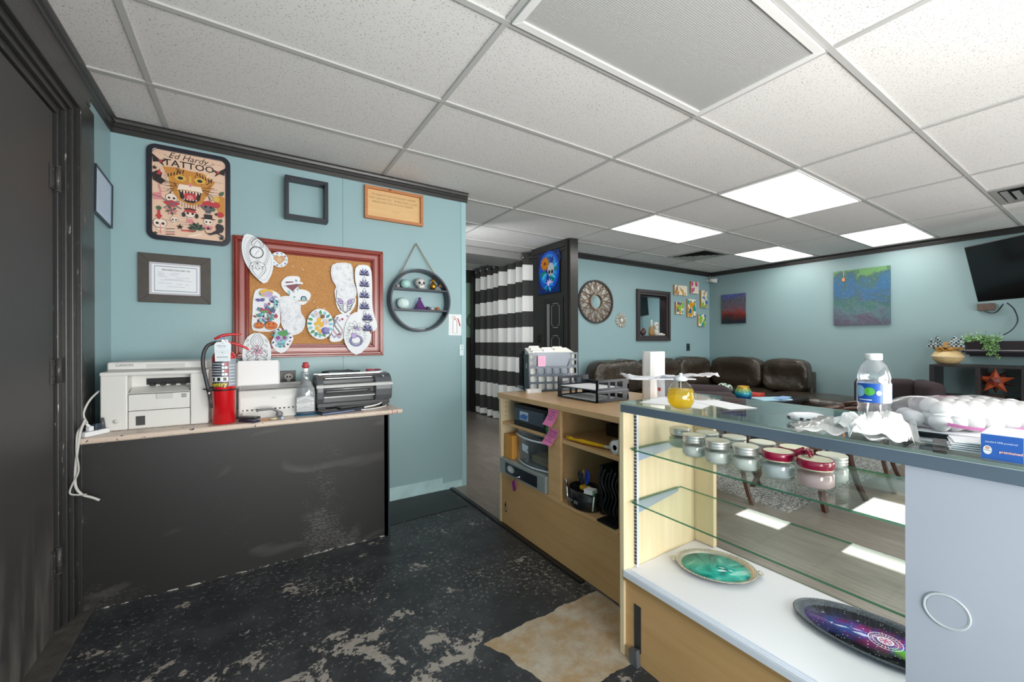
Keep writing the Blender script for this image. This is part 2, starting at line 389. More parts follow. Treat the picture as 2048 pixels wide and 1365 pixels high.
    def frame(s, x0, x1, z0, z1, w, y0, y1, mi=0, plane='xz', bv=0):   # a mitred rectangular frame made of four trapezoid prisms
        o = [(x0, z0), (x1, z0), (x1, z1), (x0, z1)]; i = [(x0 + w, z0 + w), (x1 - w, z0 + w), (x1 - w, z1 - w), (x0 + w, z1 - w)]
        for k in range(4): s.prism([o[k], o[(k + 1) % 4], i[(k + 1) % 4], i[k]], y0, y1, plane, mi)
        return s
    def build(s, name, mats, parent=None, world=False, bevel=0.0, seg=2, subsurf=0, at=None):
        me = bpy.data.meshes.new(name)
        vs = s.v
        if world and parent is not None:
            inv = parent.matrix_basis.inverted() if parent.parent is None else (parent.parent.matrix_basis @ parent.matrix_basis).inverted(); vs = [inv @ v for v in vs]
        elif at is not None: vs = [v - Vector(at) for v in vs]
        me.from_pydata([tuple(v) for v in vs], [], s.f)
        if not isinstance(mats, (list, tuple)): mats = [mats]
        for m in mats: me.materials.append(m)
        for p, mi, sm in zip(me.polygons, s.mi, s.sm): p.material_index = min(mi, len(mats) - 1); p.use_smooth = sm
        bm = bmesh.new(); bm.from_mesh(me); bmesh.ops.recalc_face_normals(bm, faces=bm.faces); bm.to_mesh(me); bm.free()
        me.update()
        o = bpy.data.objects.new(name, me); COL.objects.link(o)
        if parent is not None: o.parent = parent
        elif at is not None: o.location = at
        if bevel > 0:
            b = o.modifiers.new('bevel', 'BEVEL'); b.width = bevel; b.segments = seg; b.limit_method = 'ANGLE'
        if subsurf: o.modifiers.new('subdivision', 'SUBSURF').levels = subsurf; o.modifiers['subdivision'].render_levels = subsurf
        return o
def struct(o): o['kind'] = 'structure'; return o

# flat printed matter: fills, strokes and lettering laid as hair-thin layers on a plane
_txt = {}
def text_mesh(body, size=1.0, bold=0.0, shear=0.0):
    key = (body, size, bold, shear)
    if key in _txt: return _txt[key]
    cu = bpy.data.curves.new('lettering', 'FONT'); cu.body = body; cu.size = size; cu.align_x = 'CENTER'; cu.align_y = 'CENTER'; cu.offset = bold * size; cu.shear = shear; cu.resolution_u = 2
    ob = bpy.data.objects.new('lettering', cu); COL.objects.link(ob); dg = bpy.context.evaluated_depsgraph_get(); dg.update()
    me = bpy.data.meshes.new_from_object(ob.evaluated_get(dg)); r = ([(v.co.x, v.co.y) for v in me.vertices], [list(p.vertices) for p in me.polygons])
    bpy.data.objects.remove(ob); bpy.data.curves.remove(cu); bpy.data.meshes.remove(me); _txt[key] = r; return r
class Canvas:
    """u right, v up on the plane; n towards the viewer"""
    def __init__(s, org, u, v, step=0.00004, lift=0.0006):
        s.o = Vector(org); s.u = Vector(u).normalized(); s.v = Vector(v).normalized(); s.n = s.u.cross(s.v); s.mb = MB(); s.k = 0; s.step = step; s.lift = lift; s.mats = []; s.warp = None
    def mi(s, mat):
        if mat not in s.mats: s.mats.append(mat)
        return s.mats.index(mat)
    def P(s, a, b):
        p = s.o + s.u * a + s.v * b + s.n * (s.lift + s.k * s.step)
        return s.warp(p) if s.warp else p
    def poly(s, pts, mat): s.k += 1; s.mb.add([s.P(a, b) for a, b in pts], [tuple(range(len(pts)))], s.mi(mat)); return s
    def rect(s, a0, a1, b0, b1, mat): return s.poly([(a0, b0), (a1, b0), (a1, b1), (a0, b1)], mat)
    def disc(s, a, b, r, mat, r2=None, n=20, rot=0.0):
        r2 = r2 or r; return s.poly([(a + r * cos(t) * cos(rot) - r2 * sin(t) * sin(rot), b + r * cos(t) * sin(rot) + r2 * sin(t) * cos(rot)) for t in [2 * pi * i / n for i in range(n)]], mat)
    def line(s, pts, w, mat, closed=False):
        s.k += 1; n = len(pts); V = [Vector(p) for p in pts]; L = []; R = []
        for i, p in enumerate(V):
            a = V[i - 1] if (closed or i > 0) else p; b = V[(i + 1) % n] if (closed or i < n - 1) else p
            t = (b - a); t = t.normalized() if t.length > 1e-9 else Vector((1, 0)); nn = Vector((-t.y, t.x)) * w / 2
            L.append(p + nn); R.append(p - nn)
        vs = [s.P(*p) for p in L] + [s.P(*p) for p in R]
        fs = [(i, (i + 1) % n, n + (i + 1) % n, n + i) for i in range(n if closed else n - 1)]
        s.mb.add(vs, fs, s.mi(mat)); return s
    def ring(s, a, b, r, w, mat, r2=None, n=24): r2 = r2 or r; return s.line([(a + r * cos(t), b + r2 * sin(t)) for t in [2 * pi * i / n for i in range(n)]], w, mat, True)
    def petal(s, a, b, r0, r1, ang, wid, w, mat, fill=None):
        pts = []
        for k in range(13):
            t = k / 12; side = 1 if k <= 6 else -1; q = t * 2 if k <= 6 else (1 - t) * 2
            rr = r0 + (r1 - r0) * q; ww = wid * sin(pi * (q ** 0.8)) * side
            pts.append((a + rr * cos(ang) - ww * sin(ang), b + rr * sin(ang) + ww * cos(ang)))
        if fill: s.poly(pts, fill)
        return s.line(pts, w, mat, True)
    def mandala(s, a, b, r, n, rings, w, mat, fill=None, sy=1.0):
        for q in range(rings):
            r0 = r * q / rings * 0.75; r1 = r * (q + 1) / rings
            for k in range(n):
                s.petal(a, b, r0, r1, 2 * pi * (k + 0.5 * (q % 2)) / n, r1 * pi / n * 0.8, w, mat, fill)
        s.ring(a, b, r * 0.14, w, mat); return s
    def star(s, a, b, r, mat, n=5, inner=0.42, rot=0.0):
        return s.poly([(a + (r if i % 2 == 0 else r * inner) * cos(rot + pi / 2 + pi * i / n), b + (r if i % 2 == 0 else r * inner) * sin(rot + pi / 2 + pi * i / n)) for i in range(2 * n)], mat)
    def text(s, body, a, b, size, mat, rot=0.0, bold=0.0, shear=0.0, sx=1.0, width=None):
        s.k += 1; vs, fs = text_mesh(body, 1.0, bold, shear)
        if width:
            w = max(x for x, y in vs) - min(x for x, y in vs); sx = width / (w * size)
        s.mb.add([s.P(a + (x * cos(rot) * sx - y * sin(rot)) * size, b + (x * sin(rot) * sx + y * cos(rot)) * size) for x, y in vs], fs, s.mi(mat)); return s
    def scribble(s, a0, a1, b, h, w, mat, n=None, seed=0):
        rd = random.Random(seed); n = n or max(4, int((a1 - a0) / (h * 0.45)))
        pts = [(a0 + (a1 - a0) * i / n, b + (h / 2 if i % 2 else -h / 2) * rd.uniform(0.2, 1.0)) for i in range(n + 1)]
        return s.line(pts, w, mat)
    def build(s, name, parent=None, world=True): return s.mb.build(name, s.mats, parent, world)
# ================================================================ the room
FY = -1.6           # street wall
# floor: painted concrete on the left, planks on the right
b = MB(); b.box(-2.0, 1.39, FY - 0.1, 3.15, -0.06, 0.0); struct(b.build('floor', m_blackfloor()))
b = MB(); b.box(1.39, 7.1, FY - 0.1, 3.15, -0.06, 0.003); b.box(1.39, 7.1, 3.15, 7.2, -0.06, 0.003); struct(b.build('floor', m_plank()))
b = MB(); b.box(1.362, 1.392, 1.50, 3.05, 0.0, 0.010); struct(b.build('trim_1', M('#1c1c1d', 0.35, bump=0.2, bscale=40)))
b = MB()
b.box(-2.0, 7.1, FY - 0.1, 4.25, CEIL, CEIL + 0.05); b.box(1.3, 7.1, 4.25, 7.2, CEIL, CEIL + 0.05)
struct(b.build('ceiling', CEILM))
# T-bar grid
TB = M('#b9b8b6', 0.45); b = MB()
ys = [3.151 - 0.61 * k for k in range(-6, 8)]; xs = [0.831 + 1.22 * k for k in range(-1, 6)]
ylo, yhi = FY, 6.9
for y in ys:
    if y < 3.03: b.box(-0.63, 6.97, y - 0.012, y + 0.012, CEIL - 0.008, CEIL + 0.001)
    elif y < 4.2: b.box(1.52, 6.97, y - 0.012, y + 0.012, CEIL - 0.008, CEIL + 0.001)
    else: b.box(1.52, 3.2, y - 0.012, y + 0.012, CEIL - 0.008, CEIL + 0.001)
for x in xs: b.box(x - 0.012, x + 0.012, FY, 3.0 if x < 1.5 else (6.2 if x < 3.2 else 4.2), CEIL - 0.007, CEIL + 0.001)
b.box(5.10 - 0.01, 5.10 + 0.01, 3.151, 3.761, CEIL - 0.007, CEIL); b.box(5.10 - 0.01, 5.10 + 0.01, 0.10, 0.71, CEIL - 0.007, CEIL)
struct(b.build('trim_2', TB))

b = MB(); b.box(0.735, 1.33, 2.66, 3.035, 0.0, 0.006, bv=.002); tag(b.build('floor_patch', M('#25282b', .5, var=.4, vscale=14, bump=.15, bscale=50), None, at=(1.03, 2.85, 0)), 'thin black painted board patch on the floor beside the half wall', 'floor patch')
# walls
b = MB(); b.box(-0.73, -0.63, 2.515, 3.15, 0, CEIL); b.box(-0.73, -0.63, 1.40, 2.515, 2.215, CEIL); b.box(-0.73, -0.63, FY, 1.40, 0, CEIL); struct(b.build('wall_left', WALL))
b = MB(); b.box(-0.73, 1.505, 3.05, 3.15, 0, CEIL); o = struct(b.build('wall_back', WALL))
b = MB(); b.box(1.470, 1.512, 3.046, 3.154, 0, CEIL - 0.07); struct(b.build('trim_3', M('#9dbfc5', 0.35)))
b = MB(); b.box(0.555, 0.558, 3.0488, 3.0502, 0.78, 2.34); struct(b.build('trim_4', M('#5f8a90', 0.5)))
b = MB(); b.box(0.72, 1.47, 3.044, 3.052, 0.0, 0.055); b.box(0.72, 1.3, 3.045, 3.051, 0.05, 0.10); struct(b.build('baseboard_back', M('#bfe0e4', 0.5, var=0.25, vscale=9)))
# far wall with the pass-through opening
WX0, WX1, WZ0, WZ1 = 5.09, 5.74, 1.27, 1.90
b = MB(); b.box(3.29, WX0, 4.25, 4.35, 0, CEIL); b.box(WX1, 7.07, 4.25, 4.35, 0, CEIL); b.box(WX0, WX1, 4.25, 4.35, 0, WZ0); b.box(WX0, WX1, 4.25, 4.35, WZ1, CEIL); struct(b.build('wall_far', WALL))
b = MB(); b.box(6.97, 7.07, FY, 4.25, 0, CEIL); struct(b.build('wall_right', WALL_SHADED))
b = MB()   # street wall; unseen openings added and shaped to throw the sun patches
sun_slits = [(2.81, 2.92, 1.47, 1.64), (2.81, 2.92, 1.86, 2.05), (3.60, 4.25, 0.30, 1.785)]
def wall_with_holes(b, x0, x1, z0, z1, y0, y1, holes):
    xs_ = sorted({x0, x1} | {h[0] for h in holes} | {h[1] for h in holes}); zs_ = sorted({z0, z1} | {h[2] for h in holes} | {h[3] for h in holes})
    for i in range(len(xs_) - 1):
        for j in range(len(zs_) - 1):
            cx, cz = (xs_[i] + xs_[i + 1]) / 2, (zs_[j] + zs_[j + 1]) / 2
            if not any(h[0] < cx < h[1] and h[2] < cz < h[3] for h in holes): b.box(xs_[i], xs_[i + 1], y0, y1, zs_[j], zs_[j + 1])
wall_with_holes(b, -0.73, 7.07, 0, CEIL, FY - 0.06, FY, sun_slits)
struct(b.build('wall_front', WALL))
# corridor behind the cork board wall
b = MB(); b.box(1.41, 1.50, 3.15, 6.4, 0, CEIL); struct(b.build('wall_corridor', WALL))
b = MB(); b.box(1.41, 3.4, 6.32, 6.42, 0, CEIL); struct(b.build('wall_corridor', M('#7e9c8c', 0.5)))
b = MB(); b.box(2.90, 3.32, 6.26, 6.318, 0, 1.26); b.box(2.9, 3.32, 6.27, 6.318, 2.20, 2.416); struct(b.build('trim_5', TRIM))
b = MB(); b.box(3.17, 3.30, 6.12, 6.22, 0, 2.30); struct(b.build('trim_6', TRIM))
b = MB()   # soffit strips
b.box(1.52, 3.2, 4.66, 5.25, CEIL - 0.10, CEIL - 0.01); struct(b.build('trim_7', M('#8a8988', 0.8)))
# room behind the curtain and pass-through
b = MB(); b.box(3.29, 7.1, 5.75, 5.85, 0, CEIL); b.box(3.30, 3.36, 4.35, 5.75, 0.0, CEIL); b.box(7.0, 7.1, 4.35, 5.75, 0, CEIL); b.box(3.42, 3.52, 5.85, 6.42, 0, CEIL); struct(b.build('wall_beyond', WALL))

# crown mouldings, dark, stepped
def crown(b, x0, y0, x1, y1, nx, ny, h=0.075, d=0.03):
    prof = [(0, 0), (0.006, 0), (0.010, h * 0.35), (0.016, h * 0.38), (0.018, h * 0.62), (0.026, h * 0.66), (d, h * 0.85), (d, h), (0, h)]
    n = len(prof); vs = []
    for (x, y) in ((x0, y0), (x1, y1)):
        for (a, z) in prof: vs.append((x + nx * a, y + ny * a, CEIL - h - 0.002 + z))
    fs = [(i, (i + 1) % n, n + (i + 1) % n, n + i) for i in range(n)] + [tuple(range(n)), tuple(range(n, 2 * n))]
    b.add(vs, fs)
for k, a in enumerate([(-0.63, 3.05, 1.525, 3.05, 0, -1), (-0.63, FY, -0.63, 3.02, 1, 0), (3.3, 4.25, 6.97, 4.25, 0, -1), (6.97, FY, 6.97, 4.22, -1, 0)]):
    b = MB(); crown(b, *a); struct(b.build('trim_%d' % (8 + k), TRIM))

# door in the left wall
dr = thing('door_1', None, None, (-0.66, 1.42, 0)); struct(dr)
b = MB(); b.box(-0.705, -0.665, 1.42, 2.395, 0.012, 2.125); b.build('door_leaf', DOORM, dr, True, bevel=0.003)
def hinge(z):
    b = MB(); b.cyl((-0.653, 2.404, z - 0.05), (-0.653, 2.404, z + 0.05), 0.0085, seg=12)
    for q in (-0.05, -0.017, 0.017, 0.05): b.cyl((-0.653, 2.404, z + q - 0.002), (-0.653, 2.404, z + q + 0.002), 0.0098, seg=12)
    b.box(-0.664, -0.660, 2.360, 2.402, z - 0.05, z + 0.05)
    for q in (-0.03, 0.03): b.cyl((-0.661, 2.38, z + q), (-0.657, 2.38, z + q), 0.005, seg=8)
    b.build('hinge', M('#4a4947', 0.35, var=0.4, vscale=90), dr, True)
for z in (1.86, 1.075, 0.30): hinge(z)
# jamb, stop and casing with a worn painted profile
b = MB()
for (y0, y1, x) in ((2.412, 2.445, -0.655), (2.445, 2.475, -0.640), (2.475, 2.515, -0.628), (2.515, 2.60, -0.612), (2.60, 2.72, -0.618)):
    b.box(-0.72, x, y0, y1, 0.0, 2.14 + (y0 - 2.412) * 0.75 + 0.0)
b.build('door_jamb', TRIMW, dr, True, bevel=0.003)
b = MB()
for (z0, z1, x) in ((2.130, 2.160, -0.655), (2.160, 2.185, -0.640), (2.185, 2.215, -0.628), (2.215, 2.29, -0.612), (2.29, 2.34, -0.62)):
    b.box(-0.72, x, 1.30, 2.412 + (z0 - 2.13) / 0.75 * 0.95 + 0.06, z0, z1)
b.build('door_header', TRIM, dr, True, bevel=0.003)
b = MB(); b.box(-0.70, -0.585, 1.35, 2.52, 0.0, 0.012); struct(b.build('trim_12', M('#56524e', 0.7, var=0.5, vscale=30, bump=0.5, bscale=80)))

# ---- half wall and its counter
cn = MB(); cn.box(-0.63, 0.718, 2.525, 2.555, 0.0, 0.746); cn.box(0.695, 0.718, 2.525, 3.05, 0, 0.746)
o = cn.build('half_wall', PANEL); tag(o, 'black scuffed half wall panel carrying the printer counter', 'half wall')
b = MB(); b.box(0.716, 0.724, 2.515, 2.545, 0.0, 0.746); tag(b.build('corner_strip', M('#233037', 0.4), None), 'thin dark blue corner strip down the end of the black half wall', 'corner strip')
def m_counter():
    t = NT('paint_speckled_counter'); v = t.coord((1, 1, 1))
    c = t.mix(t.noise(t.coord((0.3, 1, 1)), 30, 4), '#cdb9a8', '#dccabb')
    sx = t.node('ShaderNodeSeparateXYZ'); t.link(v, sx.inputs[0])
    ink = t.ramp(t.noise(v, 42, 4, 0.6, 1.0), [(0.635, 0.0), (0.65, 1.0)])
    c = t.mix(ink, c, '#2a3352')
    red = t.math('MULTIPLY', t.ramp(t.noise(t.coord((1, 1, 1), (0, 0, 1)), 55, 4, 0.6, 1.5), [(0.60, 0.0), (0.62, 1.0)]), t.math('MULTIPLY', t.math('SUBTRACT', sx.outputs[0], 0.55), 6.0, True))
    c = t.mix(red, c, '#b02028'); t.set(c, 0.3); return t.m
b = MB(); b.box(-0.625, 0.80, 2.485, 3.046, 0.748, 0.776, bv=0.010)
tag(b.build('counter_top', m_counter()), 'pale counter top with ink stains under the printers', 'counter')

# ---- partition with dark frame beside the curtain
b = MB(); b.box(3.185, 3.285, 3.665, 4.42, 0, CEIL - 0.012); struct(b.build('wall_partition', TRIM))
b = MB(); b.box(3.160, 3.185, 3.72, 4.42, CEIL - 0.09, CEIL - 0.012); b.box(3.172, 3.185, 3.72, 4.42, CEIL - 0.13, CEIL - 0.09); b.box(3.165, 3.185, 3.70, 3.735, 0, CEIL - 0.01)
b.box(3.175, 3.295, 3.655, 3.668, 0, CEIL - 0.01); struct(b.build('trim_13', TRIM))
b = MB()   # raised door-like panel in the partition with line moulding
b.frame(3.79, 4.16, 0.02, 1.73, 0.05, 3.172, 3.186, plane='yz'); b.box(3.180, 3.187, 3.84, 4.11, 0.07, 1.68)
o = b.build('door_2', BLACKMAT); struct(o)
b = MB(); cc = Canvas((3.178, 3.94, 0), (0, -1, 0), (0, 0, 1)); GR = M('#8d8c8a', 0.5)
for (z0, z1) in ((1.36, 1.66), (0.95, 1.26), (0.45, 0.85)):
    q = 0.03; w = 0.075; cc.line([(-w + q, z0), (w - q, z0), (w - q, z0 + q), (w, z0 + q), (w, z1 - q), (w - q, z1 - q), (w - q, z1), (-w + q, z1), (-w + q, z1 - q), (-w, z1 - q), (-w, z0 + q), (-w + q, z0 + q)], 0.006, GR, True)
cc.build('panel_moulding', o)
b = MB(); b.box(3.168, 3.176, 4.05, 4.10, 1.0, 1.66); b.build('hinge_strip', M('#6d6c6a', 0.4), o)

# ---- ceiling lights and vents
def ceiling_light(x0, x1, y0, y1, lit, label):
    t = thing('ceiling_light', label, 'ceiling light', ((x0 + x1) / 2, (y0 + y1) / 2, CEIL), group='recessed ceiling lights' if lit else None)
    w, d = (x1 - x0) / 2 - 0.014, (y1 - y0) / 2 - 0.014; f = 0.032 if not lit else 0.012
    b = MB(); b.frame(-w, w, -d, d, f, -0.016, -0.001, plane='xy'); b.build('frame', M('#e3e2e0', 0.4), t, bevel=0.002)
    b = MB(); b.box(-w + f, w - f, -d + f, d - f, -0.009, -0.003); b.build('diffuser', PANEL_LIT if lit else PRISM, t); return t
B = lambda k: 0.831 + 1.22 * k
A = lambda k: 3.151 - 0.61 * k
ceiling_light(B(0), B(1), A(4), A(3), False, 'large unlit ceiling light with grey ribbed diffuser nearest the camera')
ceiling_light(B(2), B(3), A(3), A(2), True, 'largest glowing ceiling light panel, right above the sofa area')
ceiling_light(B(2), B(3), A(1), A(0), True, 'glowing ceiling light panel left of the brightest big one')
ceiling_light(B(4) , B(4) + 1.1, A(1), A(0), True, 'glowing ceiling light panel nearest the corner beyond the ceiling vent')
ceiling_light(B(4), B(4) + 1.1, A(3), A(2), True, 'glowing ceiling light panel on the right above the large blue painting')
def vent(x0, x1, y0, y1, label):
    t = thing('ceiling_vent', label, 'vent', ((x0 + x1) / 2, (y0 + y1) / 2, CEIL)); w, d = (x1 - x0) / 2 - 0.014, (y1 - y0) / 2 - 0.014
    b = MB(); b.frame(-w, w, -d, d, 0.04, -0.012, -0.001, plane='xy'); b.build('frame', M('#b9b7b4', 0.4, 0.4), t)
    b = MB(); b.box(-w + 0.04, w - 0.04, -d + 0.04, d - 0.04, -0.003, -0.001); b.build('duct_opening', BLACKMAT, t)
    for k in range(4):
        q = 0.05 + k * 0.058; mb = MB()
        if w - q < 0.03: break
        o_, i_ = (w - q, d - q), (w - q - 0.035, d - q - 0.035)
        for a in range(4):
            P = [(-1, -1), (1, -1), (1, 1), (-1, 1)]; p, r = P[a], P[(a + 1) % 4]
            mb.add([(p[0] * o_[0], p[1] * o_[1], -0.018), (r[0] * o_[0], r[1] * o_[1], -0.018), (r[0] * max(i_[0], .005), r[1] * max(i_[1], .005), -0.004), (p[0] * max(i_[0], .005), p[1] * max(i_[1], .005), -0.004)], [(0, 1, 2, 3)])
        mb.build('louvre', M('#a9a8a6', 0.35, 0.5), t)
vent(B(4) - 0.61, B(4), A(0), A(-1), 'square ceiling vent near the far blue corner')
vent(B(4) - 0.61, B(4), A(5), A(4), 'square ceiling vent at the right edge above the television')

# ---- security camera in the corner
t = thing('security_camera', 'small white security camera high in the far corner', 'camera', (6.90, 4.235, 2.27))
b = MB(); b.cyl((0, 0.012, 0), (0, -0.012, 0), 0.035, seg=18); b.cyl((0, -0.01, 0), (0.0, -0.05, -0.01), 0.012, seg=10); b.build('mount', WHITEPL, t)
b = MB(); b.cyl((-0.02, -0.04, 0.0), (0.045, -0.15, -0.02), 0.036, 0.040, seg=18); b.build('body', WHITEPL, t)
b = MB(); b.cyl((0.043, -0.147, -0.02), (0.047, -0.154, -0.021), 0.031, seg=18); b.build('lens', BLACKPL, t)
# ================================================================ things on the cork-board wall
WY = 3.05
def rrect(x0, x1, z0, z1, r, n=6):
    pts = []
    for (cx, cz, a0) in ((x1 - r, z0 + r, -pi / 2), (x1 - r, z1 - r, 0), (x0 + r, z1 - r, pi / 2), (x0 + r, z0 + r, pi)):
        for k in range(n + 1): a = a0 + pi / 2 * k / n; pts.append((cx + r * cos(a), cz + r * sin(a)))
    return pts
def ring_prism(b, outer, inner, h0, h1, plane='xz', mi=0):
    n = len(outer)
    def P(p, h): return {'xz': (p[0], h, p[1]), 'xy': (p[0], p[1], h), 'yz': (h, p[0], p[1])}[plane]
    vs = [P(p, h0) for p in outer] + [P(p, h1) for p in outer] + [P(p, h0) for p in inner] + [P(p, h1) for p in inner]; fs = []
    for i in range(n):
        j = (i + 1) % n
        fs += [(i, j, n + j, n + i), (2 * n + i, 3 * n + i, 3 * n + j, 2 * n + j), (i, 2 * n + i, 2 * n + j, j), (n + i, n + j, 3 * n + j, 3 * n + i)]
    b.add(vs, fs, mi)

# tin poster (generic flash sheet in the same colours; lettering as on the sign)
t = thing('tattoo_poster', 'rounded tin poster of tattoo flash in a dark frame, top left of the wall', 'poster', (-0.286, WY, 1.775))
X0, X1, Z0, Z1 = -0.481, -0.092, 1.775, 2.317
b = MB(); ring_prism(b, rrect(X0, X1, Z0, Z1, 0.045), rrect(X0 + 0.025, X1 - 0.025, Z0 + 0.027, Z1 - 0.027, 0.026), WY, WY - 0.022); b.build('frame', M('#20212e', 0.22, coat=0.4), t, True, bevel=0.003)
b = MB(); b.prism(rrect(X0 + 0.02, X1 - 0.02, Z0 + 0.02, Z1 - 0.02, 0.02), WY, WY - 0.012, 'xz'); b.build('tin_sheet', M('#e6c3ab', 0.35), t, True)
C = Canvas((-0.2865, WY - 0.012, 2.046), (1, 0, 0), (0, 0, 1)); BK = M('#272022', 0.5); OR = M('#c8863a', 0.5); YL = M('#d8b050', 0.5); RD = M('#bb3a3e', 0.5); PK = M('#d9858a', 0.5); GN = M('#48654c', 0.5); SK = M('#f0dccb', 0.5); GY = M('#6a6570', 0.5)
C.text('Ed Hardy', -0.01, 0.220, 0.048, BK, rot=-0.02, shear=0.35); C.line([(-0.12, .222), (-.105, .212), (-.08, .214)], .002, BK); C.line([(.07, .20), (.10, .206), (.115, .216), (.10, .222)], .002, BK)
C.text('TATTOO', -0.003, 0.178, 0.052, BK, bold=0.012, width=0.235)
# big-cat head, plain stand-in
C.poly([(-.125, .150), (-.07, .158), (0, .150), (.06, .150), (.118, .108), (.10, .07), (.085, .03), (.05, -.035), (.0, -.05), (-.05, -.03), (-.09, .03), (-.10, .10)], OR)
rs = random.Random(4)
for q in range(46):
    x, y = rs.uniform(-.095, .095), rs.uniform(-.03, .145)
    if abs(x) < .10 - abs(y - .09) * .5: C.line([(x, y), (x * 1.12 + rs.uniform(-.003, .003), y + .012), (x * 1.2, y + .020)], rs.uniform(.0022, .0045), [BK, BK, YL, SK][q % 4])
for sg in (-1, 1):
    C.disc(sg * .045, .100, .026, YL, .018); C.disc(sg * .045, .100, .013, BK, .009)
    for q in range(6): C.line([(sg * (.03 + .014 * q), .150 - .007 * q), (sg * (.035 + .013 * q), .128 - .006 * q)], .005, BK)
    for q in range(5): C.line([(sg * (.055 + .008 * q), .062 - .012 * q), (sg * (.115 - .004 * q), .070 - .026 * q)], .003, BK)
    for q in range(4): C.line([(sg * .035, .046 - .004 * q), (sg * .13, .066 - .02 * q)], .0014, BK)
C.poly([(-.05, .065), (.05, .065), (.06, .03), (.03, .035), (-.03, .035), (-.06, .03)], SK); C.poly([(-.018, .075), (.018, .075), (0, .055)], PK); C.line([(0, .12), (0, .08)], .010, YL)
C.poly([(-.052, .030), (.052, .030), (.045, -.015), (.015, -.036), (-.015, -.036), (-.045, -.015)], BK); C.poly([(-.034, .020), (.034, .020), (.026, -.014), (0, -.026), (-.026, -.014)], RD); C.disc(0, -.004, .015, PK, .012)
for q in range(7): C.poly([(-.042 + .014 * q - .005, .030), (-.042 + .014 * q + .005, .030), (-.042 + .014 * q, .016 if q not in (1, 5) else .004)], SK)
for q in range(5): C.poly([(-.028 + .014 * q - .004, -.022), (-.028 + .014 * q + .004, -.022), (-.028 + .014 * q, -.011)], SK)
for q in range(9): C.line([(-.05 + .0125 * q, -.036 - .010 * sin(pi * q / 8)), (-.052 + .013 * q, -.058 - .012 * sin(pi * q / 8))], .002, BK)
for (x, y) in ((-.135, .185), (.135, .175)):   # swallows
    sg = 1 if x < 0 else -1
    C.poly([(x - .035 * sg, y + .03), (x, y), (x + .035 * sg, y + .01), (x + .01 * sg, y - .012), (x + .02 * sg, y - .035), (x - .005 * sg, y - .012), (x - .03 * sg, y - .018)], BK); C.poly([(x - .01 * sg, y), (x + .012 * sg, y - .002), (x + .004 * sg, y - .015)], RD)
    for q in range(7): C.line([(x - .03 + .009 * q, y + .035 + .004 * (q % 3)), (x - .026 + .009 * q, y + .044)], .0012, GY)
def skull(x, y, s, m=SK, cap=None):
    C.disc(x, y, s, m, s * .92); C.poly([(x - s * .55, y - s * .5), (x + s * .55, y - s * .5), (x + s * .4, y - s * 1.35), (x - s * .4, y - s * 1.35)], m)
    for g in (-1, 1): C.disc(x + g * s * .42, y - s * .08, s * .24, BK)
    C.line([(x - s * .35, y - s * .95), (x + s * .35, y - s * .95)], s * .08, BK); C.ring(x, y, s, s * .06, BK, s * .92)
    if cap: C.poly([(x - s * 1.05, y + s * .15), (x - s * .8, y + s * .9), (x, y + s * 1.2), (x + s * .8, y + s * .9), (x + s * 1.05, y + s * .15)], cap)
skull(-.085, -.022, .026); C.poly([(-.125, -.05), (-.085, -.035), (-.045, -.05), (-.085, -.085)], RD); C.line([(-.13, -.03), (-.04, -.08)], .006, GY); C.line([(-.12, -.085), (-.05, -.035)], .005, GY)
for q in range(9): C.petal(-.085, -.095, 0, .03, q * .7, .006, .001, BK, GN if q % 2 else PK)
skull(.085, -.045, .030, GY, RD); C.poly([(.045, -.040), (.03, -.052), (.06, -.046)], RD)
skull(0, -.098, .027, SK, RD); C.line([(-.027, -.075), (.027, -.075)], .008, BK); C.disc(-.03, -.11, .009, BK, .014); C.disc(.03, -.11, .009, BK, .014); C.poly([(-.012, -.13), (.012, -.13), (.018, -.155), (-.018, -.155)], PK)
skull(.085, -.135, .022, SK); C.rect(.065, .105, -.118, -.092, BK); C.rect(.052, .118, -.121, -.115, BK); C.poly([(.06, -.16), (.11, -.16), (.10, -.185), (.07, -.18)], PK)
skull(-.072, -.145, .018); skull(-.135, -.175, .030)
C.line([(-.14, -.10), (-.14, -.155)], .012, RD); C.disc(-.14, -.09, .012, GN); C.poly([(-.155, -.135), (-.14, -.115), (-.125, -.135), (-.14, -.155)], RD); C.line([(-.135, -.18), (-.132, -.235)], .005, PK)
for q in range(5): C.line([(-.11, -.205 - .008 * q), (-.07, -.200 - .008 * q)], .0035, [BK, SK, GY, PK, BK][q])
for (x, y, r) in ((-.158, .135, .014), (.125, -.085, .012), (-.047, -.185, .018), (.085, -.175, .013), (-.155, -.235, .012), (.15, -.225, .018)): C.star(x, y, r, BK)
C.poly([(-.17, .105), (-.14, .125), (-.125, .11), (-.13, .085), (-.11, .07), (-.13, .045), (-.165, .065)], BK); C.poly([(-.15, .10), (-.135, .135), (-.13, .10)], RD); C.line([(-.14, .045), (-.13, .0)], .006, PK)
C.poly([(-.165, -.01), (-.13, 0), (-.125, -.04), (-.16, -.045)], PK); C.line([(-.165, -.02), (-.125, -.03)], .004, GY)
C.poly([(.15, .03), (.165, .02), (.165, -.09), (.14, -.08), (.12, -.03), (.115, .01)], OR); C.disc(.125, -.03, .018, RD); C.disc(.145, -.085, .017, RD); C.disc(.125, .005, .016, YL); C.petal(.14, .03, 0, .035, .9, .01, .001, BK, GN); C.petal(.12, -.055, 0, .03, 3.6, .01, .001, BK, GN); C.petal(.15, -.11, 0, .03, -2, .01, .001, BK, GN)
for q in range(7): C.petal(.03, -.188, .0, .042, .3 + q * .55, .011, .001, BK, BK if q % 2 else GN)
C.line([(-.04, -.205), (.02, -.20)], .008, RD); C.line([(-.01, -.235), (.05, -.215)], .010, SK)
